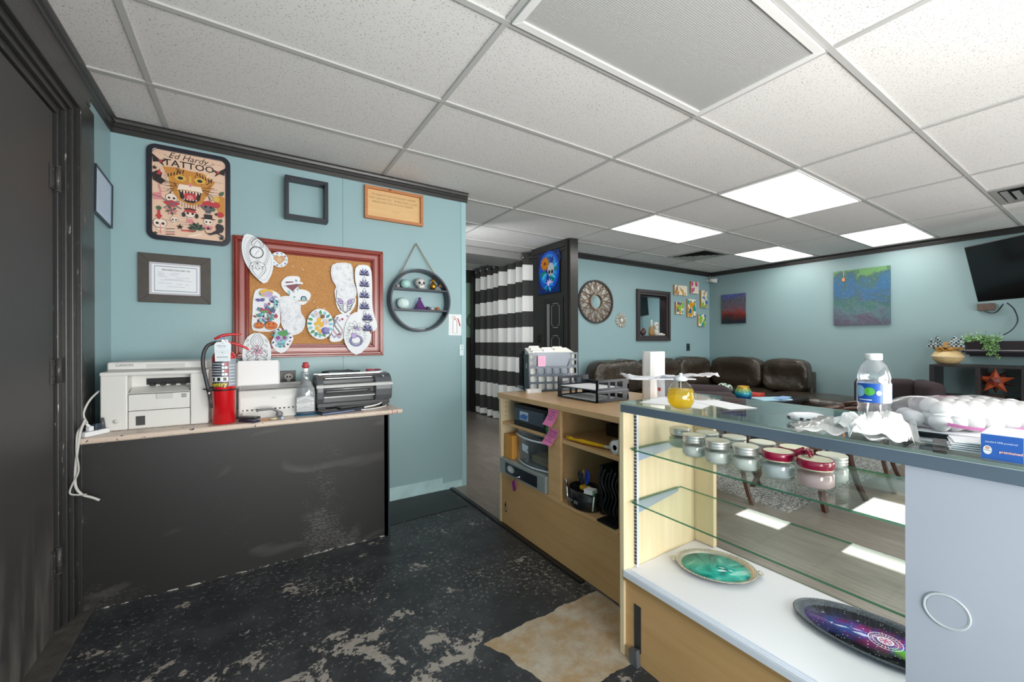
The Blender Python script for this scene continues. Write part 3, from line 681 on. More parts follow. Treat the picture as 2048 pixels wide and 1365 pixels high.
C.poly([(.13, -.14), (.155, -.145), (.163, -.165), (.155, -.19), (.12, -.205), (.095, -.215), (.075, -.205), (.10, -.20), (.125, -.18), (.12, -.155)], BK); C.line([(.08, -.208), (.068, -.19), (.07, -.178)], .003, BK); C.line([(.13, -.2), (.16, -.215)], .007, BK)
for q in range(7): C.scribble(-.115 + .0 * q, -.105, .12 - .011 * q, .008, .0014, BK, 4, q)
C.scribble(.09, .155, .108, .006, .001, BK, 22, 3); C.scribble(-.13, -.02, -.155, .006, .001, BK, 12, 5); C.scribble(-.05, .04, -.168, .005, .001, BK, 16, 6)
C.build('print', t)

def open_frame(name, label, x0, x1, z0, z1, w, d, mat, back=None, cat='picture frame'):
    t = thing(name, label, cat, ((x0 + x1) / 2, WY, z0)); b = MB(); b.frame(x0, x1, z0, z1, w, WY, WY - d); b.build('frame', mat, t, True, bevel=0.0015)
    if back: b = MB(); b.box(x0 + w * .8, x1 - w * .8, WY - 0.010, WY - 0.004, z0 + w * .8, z1 - w * .8); b.build('backing', back, t, True)
    return t
open_frame('empty_frame', 'deep empty black square frame on the blue wall', 0.197, 0.452, 1.994, 2.264, 0.022, 0.075, M('#272a33', 0.42))
t = open_frame('wooden_plaque', 'small wooden plaque with handwriting, top right of the wall', 0.700, 1.135, 2.082, 2.320, 0.020, 0.032, PINE, BIRCH, 'sign')
C = Canvas((0.917, WY - 0.010, 2.20), (1, 0, 0), (0, 0, 1)); BR = M('#8a6a45', 0.6)
C.text("IT'S ALRIGHT FOR THE BIGGEST DREAMS", 0.0, 0.068, 0.020, BR, width=0.33); C.text('THAT LIVE NOT TO    SHARE FAMILY LOVES', -0.005, 0.040, 0.018, BR, width=0.36); C.text('MINUS IN THIS PLACE INSIDE', -0.01, 0.014, 0.017, BR, width=0.30)
C.scribble(-0.02, 0.035, -0.045, 0.03, 0.0018, BR, 7, 3);  C.build('handwriting', t)
b = MB(); b.box(0.868, 0.888, WY - 0.034, WY - 0.030, 2.305, 2.318); b.build('hanger', M('#8c4b2b', 0.4), t, True)

t = open_frame('certificate', 'dark framed fire inspection certificate below the tin poster', -0.517, -0.191, 1.418, 1.694, 0.046, 0.022, M('#4d4641', 0.5, var=0.3, vscale=25), M('#c4c4ca', 0.6), 'certificate')
b = MB(); b.box(-0.460, -0.245, WY - 0.012, WY - 0.010, 1.475, 1.637); b.build('paper', PAPER, t, True)
C = Canvas((-0.3525, WY - 0.012, 1.556), (1, 0, 0), (0, 0, 1)); BL = M('#8f95b3', 0.6)
C.line([(-.095, -.07), (.095, -.07), (.095, .07), (-.095, .07)], .005, BL, True); C.text('FIRE INSPECTION ONLY 150', 0, .050, .0125, INK, bold=.01, width=.125)
for i, (a, c, z) in enumerate([(-.08, -.06, .036), (-.08, -.05, .028), (-.08, -.055, .02), (-.08, -.04, .012), (-.02, .02, .034), (-.03, .01, .024), (0, .06, .008), (-.05, .03, -.002), (-.07, .07, -.008), (-.08, -.02, -.026), (0, .03, -.028), (.04, .06, -.03), (-.04, .04, -.045)]): C.scribble(a, c, z, .003, .0012, BL, None, i)
C.build('lettering', t)

# tilted certificate on the left wall
t = thing('certificate', 'tilted framed certificate on the narrow wall beside the black door', 'certificate', (-0.63, 2.875, 1.93), rot=(radians(-3.0), 0, 0))
b = MB(); b.frame(-0.145, 0.145, -0.118, 0.118, 0.006, 0.0, 0.016, plane='yz'); b.build('frame', M('#2c3440', 0.35), t)
b = MB(); b.box(0.002, 0.010, -0.142, 0.142, -0.115, 0.115); b.build('paper', M('#c9d8ee', 0.3), t)
C = Canvas((0.010, 0, 0), (0, 1, 0), (0, 0, 1))
for i in range(9): C.scribble(-.09, .09 - .02 * (i % 3), .085 - .02 * i, .004, .0012, INKL, 26, i)
C.build('lettering', t, world=False)

# ---- cork board
t = thing('cork_board', 'big cork board in a glossy red wooden frame', 'cork board', (0.37, WY, 1.09))
X0, X1, Z0, Z1 = -0.082, 0.828, 1.092, 1.850
b = MB(); 
for (o, w, y0, y1) in ((0, .012, WY, WY - .030), (.012, .016, WY, WY - .042), (.028, .010, WY, WY - .034), (.060, .008, WY, WY - .028), (.068, .010, WY, WY - .033), (.078, .010, WY, WY - .024)): b.frame(X0 + o, X1 - o, Z0 + o, Z1 - o, w, y0, y1)
b.build('frame', REDWOOD, t, True, bevel=0.003)
b = MB(); b.frame(X0 + .038, X1 - .038, Z0 + .038, Z1 - .038, .022, WY, WY - .026); b.build('frame_slip', M('#a86c68', 0.25), t, True)
b = MB(); b.box(X0 + .085, X1 - .085, WY - .018, WY - .002, Z0 + .085, Z1 - .085); b.build('cork_sheet', CORK, t, True)
for i, (x, z) in enumerate(((0.244, 1.686), (0.303, 1.672), (0.370, 1.461), (0.392, 1.425), (0.43, 1.42))):
    b = MB(); b.ell((x, WY - .021, z), (.004, .004, .004), nu=8, nv=6); o = b.build('push_pin', WHITE, None); tag(o, 'tiny white push pin in the bare cork, %s' % ['upper left one', 'upper one near the middle', 'lower one beside the long hole', 'just above the flower drawing', 'right above the flower drawing, rightmost'][i], 'push pin', None)
PAPERS = {
'watch': [(-0.019, 1.862), (0.023, 1.855), (0.07, 1.824), (0.111, 1.777), (0.133, 1.724), (0.133, 1.668), (0.123, 1.618), (0.09, 1.552), (0.046, 1.584), (0.006, 1.635), (-0.023, 1.694), (-0.036, 1.753), (-0.035, 1.807)],
'banner': [(0.177, 1.581), (0.202, 1.614), (0.24, 1.625), (0.288, 1.622), (0.284, 1.582), (0.271, 1.538), (0.31, 1.54), (0.343, 1.524), (0.352, 1.499), (0.329, 1.454), (0.297, 1.431), (0.265, 1.455), (0.221, 1.485), (0.227, 1.499), (0.196, 1.518), (0.177, 1.553)],
'sleeve': [(0.04, 1.529), (0.105, 1.53), (0.165, 1.506), (0.177, 1.468), (0.171, 1.369), (0.171, 1.299), (0.134, 1.256), (0.028, 1.258), (0.013, 1.282), (0.019, 1.364), (0.022, 1.473)],
'blob': [(0.159, 1.467), (0.183, 1.489), (0.233, 1.492), (0.29, 1.445), (0.287, 1.387), (0.316, 1.345), (0.313, 1.294), (0.29, 1.251), (0.232, 1.229), (0.195, 1.264), (0.174, 1.306), (0.177, 1.362), (0.165, 1.425)],
'skull': [(0.146, 1.277), (0.177, 1.281), (0.201, 1.25), (0.251, 1.229), (0.226, 1.165), (0.185, 1.114), (0.14, 1.137), (0.116, 1.186), (0.134, 1.221)],
'mandala': [(0.042, 1.254), (0.086, 1.235), (0.113, 1.186), (0.12, 1.131), (0.115, 1.054), (0.103, 1.02), (-0.019, 1.025), (-0.03, 1.059), (-0.035, 1.12), (-0.027, 1.187), (-0.001, 1.234)],
'cloud': [(0.485, 1.732), (0.599, 1.747), (0.617, 1.707), (0.62, 1.615), (0.642, 1.555), (0.638, 1.508), (0.598, 1.491), (0.548, 1.492), (0.516, 1.524), (0.506, 1.576), (0.478, 1.619), (0.471, 1.678)],
'chest': [(0.495, 1.564), (0.534, 1.578), (0.606, 1.568), (0.638, 1.508), (0.635, 1.446), (0.591, 1.383), (0.569, 1.367), (0.519, 1.411), (0.502, 1.47)],
'long': [(0.635, 1.732), (0.71, 1.743), (0.741, 1.719), (0.748, 1.625), (0.747, 1.467), (0.755, 1.397), (0.786, 1.31), (0.77, 1.271), (0.732, 1.266), (0.671, 1.258), (0.645, 1.292), (0.642, 1.385), (0.653, 1.478), (0.642, 1.57), (0.626, 1.646)],
'snake': [(0.491, 1.365), (0.54, 1.389), (0.627, 1.384), (0.605, 1.353), (0.576, 1.306), (0.554, 1.26), (0.55, 1.2), (0.484, 1.186), (0.456, 1.207), (0.484, 1.267)],
'low': [(0.576, 1.352), (0.62, 1.4), (0.649, 1.401), (0.671, 1.258), (0.739, 1.266), (0.731, 1.176), (0.648, 1.093), (0.59, 1.123), (0.55, 1.2), (0.554, 1.276)],
'heart': [(0.166 + .050 * cos(k * .5236), 1.720 + .051 * sin(k * .5236)) for k in range(12)],
'flower': [(0.405 + .082 * cos(k * .3927), 1.312 + .105 * sin(k * .3927)) for k in range(16)],
}
def smooth_poly(p, it=2):
    for _ in range(it):
        q = []
        for i in range(len(p)):
            a, b_ = p[i], p[(i + 1) % len(p)]; q += [(a[0] * .75 + b_[0] * .25, a[1] * .75 + b_[1] * .25), (a[0] * .25 + b_[0] * .75, a[1] * .25 + b_[1] * .75)]
        p = q
    return p
def inside(p, x, y):
    c = False; n = len(p)
    for i in range(n):
        a, b_ = p[i], p[i - 1]
        if (a[1] > y) != (b_[1] > y) and x < (b_[0] - a[0]) * (y - a[1]) / (b_[1] - a[1]) + a[0]: c = not c
    return c
PL = {'watch': .050, 'heart': .047, 'banner': .030, 'sleeve': .030, 'blob': .034, 'skull': .046, 'mandala': .050, 'cloud': .034, 'chest': .030, 'long': .036, 'snake': .038, 'low': .050, 'flower': .044}
LB = {'watch': 'pointed cut-out drawing of a pocket watch, top left of the cork board', 'heart': 'small round cut-out drawing of an amber heart at the top of the cork board', 'banner': 'cut-out drawing of a red heart with a ribbon, middle left of the cork board',
 'sleeve': 'cut-out colour drawing with two orange pumpkins at its bottom', 'blob': 'pale outline drawing cut-out beside the colourful pumpkin drawing', 'skull': 'cut-out drawing of a rainbow coloured skull on the lower frame of the cork board', 'mandala': 'oval cut-out of a black ornament hanging below the board behind the white printer paper',
 'cloud': 'pale outline drawing of clouds in the upper right of the cork board', 'chest': 'cut-out of a black moth ornament under the pale cloud drawing', 'long': 'longest cut-out with blue-black ornaments down the right side of the cork board', 'snake': 'cut-out drawing of grey snakes right of the yellow flower drawing', 'low': 'cut-out drawing of blossoms over a crescent hanging off the lower right frame', 'flower': 'egg-shaped cut-out drawing of yellow flowers and a purple moon'}
LIL = M('#8d8cc0', 0.7); TEAL = M('#3f9fa3', 0.7); ORG = M('#d9783a', 0.7); PURP = M('#6c5aa6', 0.7); LPUR = M('#b9a5d6', 0.7); LTEAL = M('#8fc6cf', 0.7); REDI = M('#b3435a', 0.7); YEL = M('#e6b94a', 0.7); GRN = M('#5c9a5c', 0.7); INKB = M('#3a3c55', 0.7); PINKI = M('#dca7bd', 0.7)
for key, pts in PAPERS.items():
    P_ = smooth_poly(pts, 1); cx = sum(p[0] for p in P_) / len(P_); cz = sum(p[1] for p in P_) / len(P_); dpt = PL[key]
    if key in ('mandala',): dpt = .048
    t = thing('stencil_drawing', LB[key], 'drawing', (cx, WY - dpt, cz))
    curl = lambda p: Vector((p.x, p.y - 0.06 * ((p.x - cx) ** 2), p.z))
    b = MB(); n = len(P_); yb = WY - dpt
    # fan sheet, slightly bowed, with thickness
    C0 = Vector((cx, yb, cz)); vs = [C0] + [curl(Vector((x, yb, z))) for x, z in P_]; vs += [v + Vector((0, .0006, 0)) for v in vs]
    m = n + 1; fs = [(0, 1 + i, 1 + (i + 1) % n) for i in range(n)] + [(m, m + 1 + (i + 1) % n, m + 1 + i) for i in range(n)] + [(1 + i, m + 1 + i, m + 1 + (i + 1) % n, 1 + (i + 1) % n) for i in range(n)]
    b.add(vs, fs); b.build('paper', PAPER, t, True)
    C = Canvas((cx, yb, cz), (1, 0, 0), (0, 0, 1), lift=0.0008, step=0.00009); C.warp = lambda p: Vector((p.x, p.y - 0.06 * ((p.x - cx) ** 2), p.z))
    W = .0018; rd = random.Random(key)
    loc = [(x - cx, z - cz) for x, z in P_]
    def ins(x, y, s=0.85): return inside([(a * s, b_ * s) for a, b_ in loc], x, y)
    if key == 'watch':
        C.line([(a * .86, b_ * .88) for a, b_ in loc], W * .7, INKL, True)
        for s_ in range(34):
            a = 2 * pi * s_ / 34; C.petal(.062 * cos(a) * .75, .03 + .085 * sin(a), 0, .018, a, .006, W * .7, INK)
        C.petal(0, -.02, 0, -.115, pi / 2, .045, W, INK); C.petal(0, -.03, 0, -.09, pi / 2, .03, W, INKL)
        for a in (-.9, -.45, 0, .45, .9): C.petal(.0, -.035, .0, .045, -pi / 2 + a * 1.3, .012, W, INK, PAPER)
        C.petal(0, .05, 0, .075, pi / 2, .032, W * 1.3, INK); C.petal(0, .055, 0, .05, pi / 2, .018, W, INK)
        C.disc(-.005, .03, .037, INK); C.disc(-.005, .03, .032, PAPER)
        for q in range(12): a = q * pi / 6; C.line([(-.005 + .024 * cos(a), .03 + .024 * sin(a)), (-.005 + .029 * cos(a), .03 + .029 * sin(a))], W, INK)
        C.line([(-.005, .03), (.008, .045)], W, INK); C.line([(-.005, .03), (-.012, .014)], W, INK)
    elif key == 'heart':
        C.poly([(0, -.032), (-.032, .002), (-.028, .022), (-.012, .026), (0, .015), (.012, .026), (.028, .022), (.032, .002)], M('#cfa079', 0.7)); C.line([(0, -.032), (-.032, .002), (-.028, .022), (-.012, .026), (0, .015), (.012, .026), (.028, .022), (.032, .002)], W, M('#a9714b', 0.7), True); C.ring(0, -.002, .014, W, YEL); C.ring(0, -.002, .008, W, PAPER)
        for q in range(10): a = q * .628; C.disc(.040 * cos(a), .040 * sin(a), .006, LIL if q % 2 else LTEAL)
    elif key == 'banner':
        for q in range(26):
            x, y = rd.uniform(-.09, .09), rd.uniform(-.1, .1)
            if ins(x, y): C.petal(x, y, 0, .018, rd.uniform(0, 6), .005, W * .5, INKB, LTEAL if q % 3 else LIL)
        C.poly([(-.06, .05), (-.02, .055), (.02, .035), (-.02, -.01), (-.055, .02)], M('#8b5460', 0.7)); C.line([(-.07, .03), (.02, .05), (.04, .045)], .013, PAPER); C.line([(-.07, .022), (.03, .04)], W, INK)
        C.disc(.045, -.055, .018, INKB); C.disc(.045, -.055, .012, LTEAL); C.line([(.01, -.07), (.09, -.065)], .008, M('#b9a58a', 0.7))
    elif key == 'sleeve':
        cols = [TEAL, PURP, LPUR, INKB, LTEAL, REDI, GRN, TEAL]
        for q in range(130):
            x, y = rd.uniform(-.08, .08), rd.uniform(-.08, .13)
            if ins(x, y, .70): C.petal(x, y, 0, rd.uniform(.02, .032), rd.uniform(0, 6.3), rd.uniform(.004, .011), W * .5, INKB, cols[q % 8])
        C.disc(.0, .112, .036, YEL, .020); C.disc(.005, .10, .028, LPUR, .018); C.ring(-.015, .10, .013, .005, YEL); C.disc(-.01, -.005, .028, REDI, .012); C.disc(-.01, -.010, .022, GRN, .008)
        for (x, r) in ((-.040, .026), (.025, .034)):
            C.disc(x, -.098, r, ORG, r * .75); C.ring(x, -.098, r, W, INK, r * .75)
            for g in (-1, 1): C.poly([(x + g * r * .5, -.092), (x + g * r * .2, -.092), (x + g * r * .38, -.080)], INK)
            C.scribble(x - r * .6, x + r * .6, -.108, .010, .003, INK, 7, 1)
    elif key in ('blob', 'cloud'):
        for q in range(150):
            x, y = rd.uniform(-.09, .09), rd.uniform(-.14, .14)
            if ins(x, y, .9):
                r = rd.uniform(.006, .016); a0 = rd.uniform(0, 6.3); C.line([(x + r * (1 - k * .09) * cos(a0 + k * .55), y + r * (1 - k * .09) * sin(a0 + k * .55)) for k in range(9)], W * .38, INKL)
        C.line([(a * .9, b_ * .93) for a, b_ in loc], W * .4, INKL, True)
    elif key == 'skull':
        C.disc(0.0, .02, .042, LTEAL, .040); C.disc(.01, .04, .03, GRN, .018); C.disc(-.015, .0, .02, LPUR, .022); C.poly([(-.028, -.01), (.025, -.01), (.018, -.05), (-.020, -.05)], LTEAL)
        for g in (-1, 1): C.disc(g * .018, .012, .012, REDI); C.disc(g * .018, .012, .007, PURP)
        C.poly([(-.004, -.008), (.004, -.008), (0, .004)], INKB); C.line([(-.018, -.028), (.018, -.028)], W, INKB)
        for q in range(7): C.line([(-.018 + .006 * q, -.02), (-.018 + .006 * q, -.036)], W * .7, INKB)
        for q in range(14): a = q * .45; C.petal(.046 * cos(a), .01 + .05 * sin(a), 0, .016, a + .6, .005, W * .5, INKB, [INKB, LPUR, TEAL, REDI][q % 4])
    elif key == 'mandala':
        C.petal(0, .03, -.02, .085, pi / 2, .034, W * 1.3, INK); C.petal(0, .035, -.01, .065, pi / 2, .022, W, INK); C.petal(0, .04, 0, .045, pi / 2, .010, W, INKL)
        for k in range(12): C.petal(0, 0, .0, .038, k * pi / 6, .010, W, INK, PINKI if k % 2 else PAPER)
        C.ring(0, 0, .014, W, INK)
        for g in (-1, 1):
            C.line([(g * .02, -.03), (g * .05, -.05), (g * .045, -.075), (g * .02, -.11)], W * 1.5, INK); C.line([(g * .035, .0), (g * .058, -.02), (g * .05, -.04)], W * 1.4, INK)
            for k in range(5): C.petal(g * .055, .055 - .03 * k, 0, .022, pi / 2 + g * (.5 + .2 * k), .005, W * .8, INK)
        for k in range(5): C.petal(0, -.06 - .012 * k, 0, .02, pi / 2, .009 + .002 * k, W, INK)
    elif key == 'chest':
        for g in (-1, 1):
            for k in range(5): C.petal(g * .012, -.01 - .012 * k, 0, .05 - .006 * k, pi / 2 - g * (1.0 + .12 * k), .009, W * 1.2, INK, LPUR if k < 2 else None)
            C.line([(g * .055, .07), (g * .06, .0), (g * .03, -.06), (0, -.085)], W * 2, INKB)
        C.petal(0, -.08, 0, .07, pi / 2, .015, W, INK)
    elif key == 'long':
        for z in (.19, .11, .03, -.05, -.13, -.205):
            cx_ = -.008 + .02 * (1 if z < -.1 else 0)
            for g in (-1, 1):
                for k in range(4): C.petal(cx_, z, .004, .050 - .004 * k, pi / 2 - g * (.25 + .42 * k), .0062, W * .7, INKB, INKB if k % 2 else LIL)
            C.disc(cx_, z, .006, INKB); C.ring(cx_, z - .028, .009, W, INKB, .012)
        C.petal(.012, -.15, 0, .05, pi / 2, .035, W * 1.2, INKB); C.petal(.012, -.15, 0, .04, pi / 2, .02, W, INKB)
    elif key == 'snake':
        for q in range(5): C.line([(-.06 + .012 * q + .02 * sin(k * .7 + q), .07 - .018 * k) for k in range(9)], .008, [GY, M('#9a8fa0', .7), INKL, GY, M('#b2a7b3', .7)][q])
        for q in range(14):
            x, y = rd.uniform(-.07, .07), rd.uniform(-.09, .09)
            if ins(x, y): C.disc(x, y, .008, [PINKI, REDI, LPUR][q % 3])
    elif key == 'low':
        for q in range(8): C.petal(-.01, .03, .0, .055, q * .785, .015, W, INK, PAPER); C.petal(-.005, .03, 0, .03, q * .785 + .4, .010, W, INK, LPUR if q % 2 else PAPER)
        C.ring(.0, -.055, .038, .012, LIL, .034); C.ring(0, -.055, .044, W, INK, .040); C.ring(0, -.05, .030, W, INK, .026); C.disc(-.015, -.02, .018, LPUR); C.ring(-.015, -.02, .018, W, INK)
        for q in range(18): a = q * .349; C.petal(.0, -.02, .05, .072, a, .005, W * .7, INK)
    elif key == 'flower':
        for q in range(16): a = q * .39; C.petal(.03 * cos(a), .04 * sin(a), .02, .055, a, .009, W * .4, TEAL, [LTEAL, GRN, TEAL][q % 3])
        for (x, y) in ((-.01, .01), (.005, -.01), (-.02, -.03), (.0, -.05), (-.008, .03), (.01, .0), (-.025, .0)): C.disc(x, y, .013, YEL); C.ring(x, y, .013, W * .5, M('#b3823a', .7))
        for (x, y) in ((-.025, .065), (.035, .015)):
            for q in range(8): C.petal(x, y, 0, .024, q * .785, .006, W * .4, INKL, M('#dcd2ea', .7))
            C.disc(x, y, .006, YEL)
        C.disc(.03, -.045, .024, PURP); C.disc(.038, -.040, .018, LIL); C.disc(.012, .05, .014, M('#8a5a3f', .7)); C.line([(-.05, -.05), (-.02, -.065), (.02, -.08)], .004, GRN)
    C.build('drawing', t)

# ---- round shelf
t = thing('round_shelf', 'round black wall shelf hanging by a cord', 'shelf', (1.095, WY, 1.50)); R = .236; cx, cz = 1.095, 1.502
circ = lambda r, n=56: [(cx + r * cos(2 * pi * i / n), cz + r * sin(2 * pi * i / n)) for i in range(n)]
b = MB(); ring_prism(b, circ(R), circ(R - .014), WY - .004, WY - .100); b.build('hoop', M('#2f3341', 0.4), t, True, bevel=0.002)
for z in (1.583, 1.428):
    h = sqrt((R - .014) ** 2 - (z - cz) ** 2); b = MB(); b.box(cx - h, cx + h, WY - .095, WY - .008, z - .006, z + .006); b.build('shelf_board', M('#2f3341', 0.4), t, True)
b = MB(); b.tube([(cx - .15, WY - .05, 1.684), (1.083, WY - .012, 1.944), (1.088, WY - .012, 1.944), (cx + .135, WY - .05, 1.694)], .0035, 8)
b.tube([(cx - .155, WY - .05, 1.680), (1.081, WY - .010, 1.940)], .003, 6); b.tube([(1.091, WY - .010, 1.940), (cx + .145, WY - .05, 1.688)], .003, 6); b.build('cord', M('#9b8b7e', 0.9), t, True)
b = MB(); b.cyl((1.086, WY, 1.944), (1.086, WY - .018, 1.946), .003, seg=8); b.build('nail', STEEL, t, True)
ZU, ZL = 1.589, 1.434; YS = WY - .055
def on_shelf(name, label, cat, x, z): return thing(name, label, cat, (x, YS, z))
t = on_shelf('carved_ball', 'mint green carved ball on the upper round shelf', 'ornament', .985, ZU); b = MB(); b.ell((0, 0, .034), (.036, .034, .034), nu=24, nv=16, fn=lambda v: Vector((v.x, v.y, v.z)) * (1 + .05 * sin(v.x * 230) * sin(v.z * 230))); b.build('ball', M('#a9d3cc', 0.6), t)
t = on_shelf('skull_figurine', 'white skull figurine in the middle of the upper round shelf', 'skull', 1.098, ZU)
b = MB(); b.ell((0, 0, .050), (.040, .042, .036), nu=24, nv=16); b.ell((0, -.020, .022), (.026, .026, .022), nu=18, nv=10); b.build('cranium', M('#dcdad8', 0.5, var=.25, vscale=70), t)
b = MB()
for g in (-1, 1): b.ell((g * .016, -.036, .046), (.010, .008, .010), nu=12, nv=8)
b.ell((0, -.042, .032), (.005, .005, .007), nu=8, nv=6)
b.build('eye_socket', BLACKMAT, t); b = MB(); 
for q in range(6): b.box(-.018 + .006 * q, -.0135 + .006 * q, -.048, -.040, .010, .022)
b.build('teeth', M('#e9e6df', .4), t)
t = on_shelf('pineapple_figurine', 'golden metal pineapple on the upper round shelf', 'pineapple', 1.203, ZU)
b = MB(); b.ell((0, 0, .030), (.024, .024, .030), nu=20, nv=14, fn=lambda v: Vector((v.x * (1 + .06 * sin(atan2(v.y, v.x) * 7 + v.z * 150)), v.y * (1 + .06 * sin(atan2(v.y, v.x) * 7 - v.z * 150)), v.z))); b.build('fruit', GOLD, t)
b = MB()
for k in range(10): a = k * .628; q = .016 if k % 2 else .009; b.tube([(0, 0, .056), (q * cos(a) * .6, q * sin(a) * .6, .070), (q * cos(a) * 1.3, q * sin(a) * 1.3, .084 + .01 * (k % 2 == 0))], [.005, .004, .0005], 6)
b.build('crown', GOLD, t)
t = on_shelf('flower_vase', 'tiny glass vase with dried flowers at the right end of the upper round shelf', 'vase', 1.262, ZU); b = MB(); b.lathe([(.004, 0), (.013, 0), (.008, .014), (.005, .022)], seg=16); b.build('glass', GLASSJAR, t)
b = MB()
for k in range(7): a = k * .9; b.ell((.009 * cos(a), .006 * sin(a), .034 + .005 * (k % 3)), (.007, .007, .006), nu=8, nv=6)
b.build('blooms', M('#a0704e', .8), t)
t = on_shelf('tea_light', 'small clear tea light cup at the left end of the upper round shelf', 'candle', .928, ZU); b = MB(); b.lathe([(.001, .0), (.012, 0), (.014, .024), (.012, .024), (.010, .004)], seg=16); b.build('cup', PLASTIC_FROST, t); b = MB(); b.lathe([(.001, .004), (.0100, .004), (.0112, .016), (.001, .016)], seg=16); b.build('wax', M('#c9a9a0', .6), t)
t = on_shelf('sea_urchin_shell', 'round pale urchin shell ornament on the lower round shelf', 'ornament', .966, ZL); b = MB(); b.lathe([(.002, .002), (.022, .006), (.038, .022), (.044, .044), (.038, .066), (.020, .082), (.003, .085)], seg=96, sy=.8, fn=lambda a, z: 1 + .05 * sin(a * 24)); b.build('shell', M('#cfe4e2', .6), t)
t = on_shelf('pyramid_bottle', 'purple pyramid-shaped glass bottle on the lower round shelf', 'bottle', 1.095, ZL); b = MB(); b.lathe([(.001, 0), (.048, 0), (.050, .004), (.012, .072), (.010, .078), (.010, .086), (.014, .088), (.014, .092), (.002, .092)], seg=4, smooth=False); o = b.build('glass', m_thin_glass('purple_glass', '#b983c9', .08, body=.45, bodyc='#8d4fa6'), t); o.rotation_euler.z = pi / 4
for (nm, lb, x, c, r) in (('polished_stone', 'dark speckled polished stone beside the purple bottle', 1.160, '#4a4563', .018), ('polished_stone', 'white polished stone between the dark and the orange ones', 1.196, '#d8dde2', .016), ('polished_stone', 'orange banded polished stone at the end of the lower round shelf', 1.240, '#c07a3a', .017)):
    t = MB(); t.ell((0, 0, r * .75), (r, r * .9, r * .78), nu=16, nv=10); o = t.build(nm, M(c, .2, var=.5, vscale=60), at=(0, 0, 0)); o.location = (x, YS, ZL); tag(o, lb, 'stone')
o = MB(); o.ell((0, 0, .005), (.045, .030, .005), e1=.6, nu=20, nv=6); o = o.build('agate_slice', M('#c3cbd0', .3, var=.3)); o.location = (1.095, YS, 1.281); tag(o, 'thin flat agate slice at the bottom inside the round shelf', 'stone')

# ---- extinguisher sign, wall plate, outlet, nail holes
t = thing('extinguisher_sign', 'small white paper sign with a red fire extinguisher symbol', 'sign', (1.418, WY, 1.24))
zz = [(1.358 + .011 * k, 1.416 if k % 2 else 1.410) for k in range(12)]
b = MB(); b.prism([(1.356, 1.243), (1.470, 1.240), (1.478, 1.408)] + list(reversed(zz)), WY - .001, WY - .0022, 'xz'); b.build('paper', M('#e9eef0', .6), t, True)
C = Canvas((1.412, WY - .0022, 1.325), (1, 0, 0), (0, 0, 1)); RS = M('#b5484c', .6)
C.line([(-.018, -.065), (-.018, .030), (-.008, .045), (.008, .045), (.018, .030), (.018, -.065)], .0035, RS, True); C.poly([(.022, .052), (.030, .056), (.052, -.005), (.042, -.010)], RS); C.line([(-.028, .062), (-.012, .072), (.006, .064)], .0035, RS); C.line([(-.026, .050), (0, .055), (.026, .054)], .003, RS); C.line([(0, .045), (0, .06)], .004, RS)
C.build('symbol', t)
t = thing('door_bell_sensor', 'slim white sensor strip with two dark dots on the wall edge', 'sensor', (1.465, WY, 1.10)); b = MB(); b.box(1.450, 1.488, WY - .008, WY, 1.075, 1.165, bv=.004); b.build('body', M('#d9edf0', .4), t, True)
b = MB(); b.cyl((1.472, WY - .0075, 1.150), (1.472, WY - .0095, 1.150), .004, seg=10); b.cyl((1.472, WY - .0075, 1.128), (1.472, WY - .0095, 1.128), .004, seg=10); b.build('dot', BLACKMAT, t, True)
t = thing('wall_outlet', 'black outlet with a small skull design above the white inkjet printer', 'outlet', (.22, WY, .90)); b = MB(); b.box(.165, .262, WY - .007, WY, .885, 1.003, bv=.003); b.build('cover_plate', M('#23211f', .4), t, True)
C = Canvas((.219, WY - .007, .96), (1, 0, 0), (0, 0, 1)); G2 = M('#a9a49b', .5); C.disc(0, .004, .024, G2, .020); C.disc(-.009, .004, .006, BLACKMAT, .007); C.disc(.009, .004, .006, BLACKMAT, .007); C.poly([(-.011, -.012), (.011, -.012), (.008, -.026), (-.008, -.026)], G2); C.line([(-.04, -.05), (.04, -.05), (.04, .036), (-.04, .036)], .002, G2, True); C.build('plate_design', t)
b = MB()
b.box(.175, .245, WY - .040, WY - .007, .86, .895, bv=.004); tag(b.build('power_adapter', BLACKPL), 'black power adapter plugged in low beside the skull outlet', 'adapter')
# ================================================================ on the counter (top at 0.776)
CT = 0.7765
PW = M('#dcdbd8', 0.38); PW2 = M('#c9c8c6', 0.4); DKG = M('#3b3b3b', 0.5)
# laser printer, local frame: x right, y back, origin at front left bottom
t = thing('laser_printer', 'large white laser printer at the left end of the counter', 'printer', (-0.578, 2.612, CT), rz=radians(-2.2))
W, D, H = 0.405, 0.36, 0.272
b = MB(); b.box(0, .095, 0, D, 0, H - .012, bv=.006); b.box(W - .075, W, 0, D, 0, H - .012, bv=.006); b.box(.095, W - .075, .075, D, .0, H - .012)
b.box(.095, W - .075, .012, .08, 0, .003); b.box(.095, W - .075, 0.0, .10, .168, .172); b.build('body', PW, t)
b = MB(); b.box(.097, W - .077, .002, .07, .088, .166, bv=.003); b.build('front_cover', PW, t)
b = MB(); b.box(.097, W - .077, .002, .07, .003, .086, bv=.003); b.build('paper_tray', PW, t)
b = MB(); b.box(.20, .262, -.004, .004, .140, .166, bv=.002); b.build('cover_latch', PW2, t)
b = MB(); b.box(.125, .158, -.001, .004, .018, .062); b.build('level_window', DKG, t)
b = MB(); b.box(.150, W - .085, .070, .078, .205, .236)
for q in range(4): b.box(.165 + .04 * q, .185 + .04 * q, .05, .075, .200, .212)
b.build('output_slot', BLACKMAT, t)
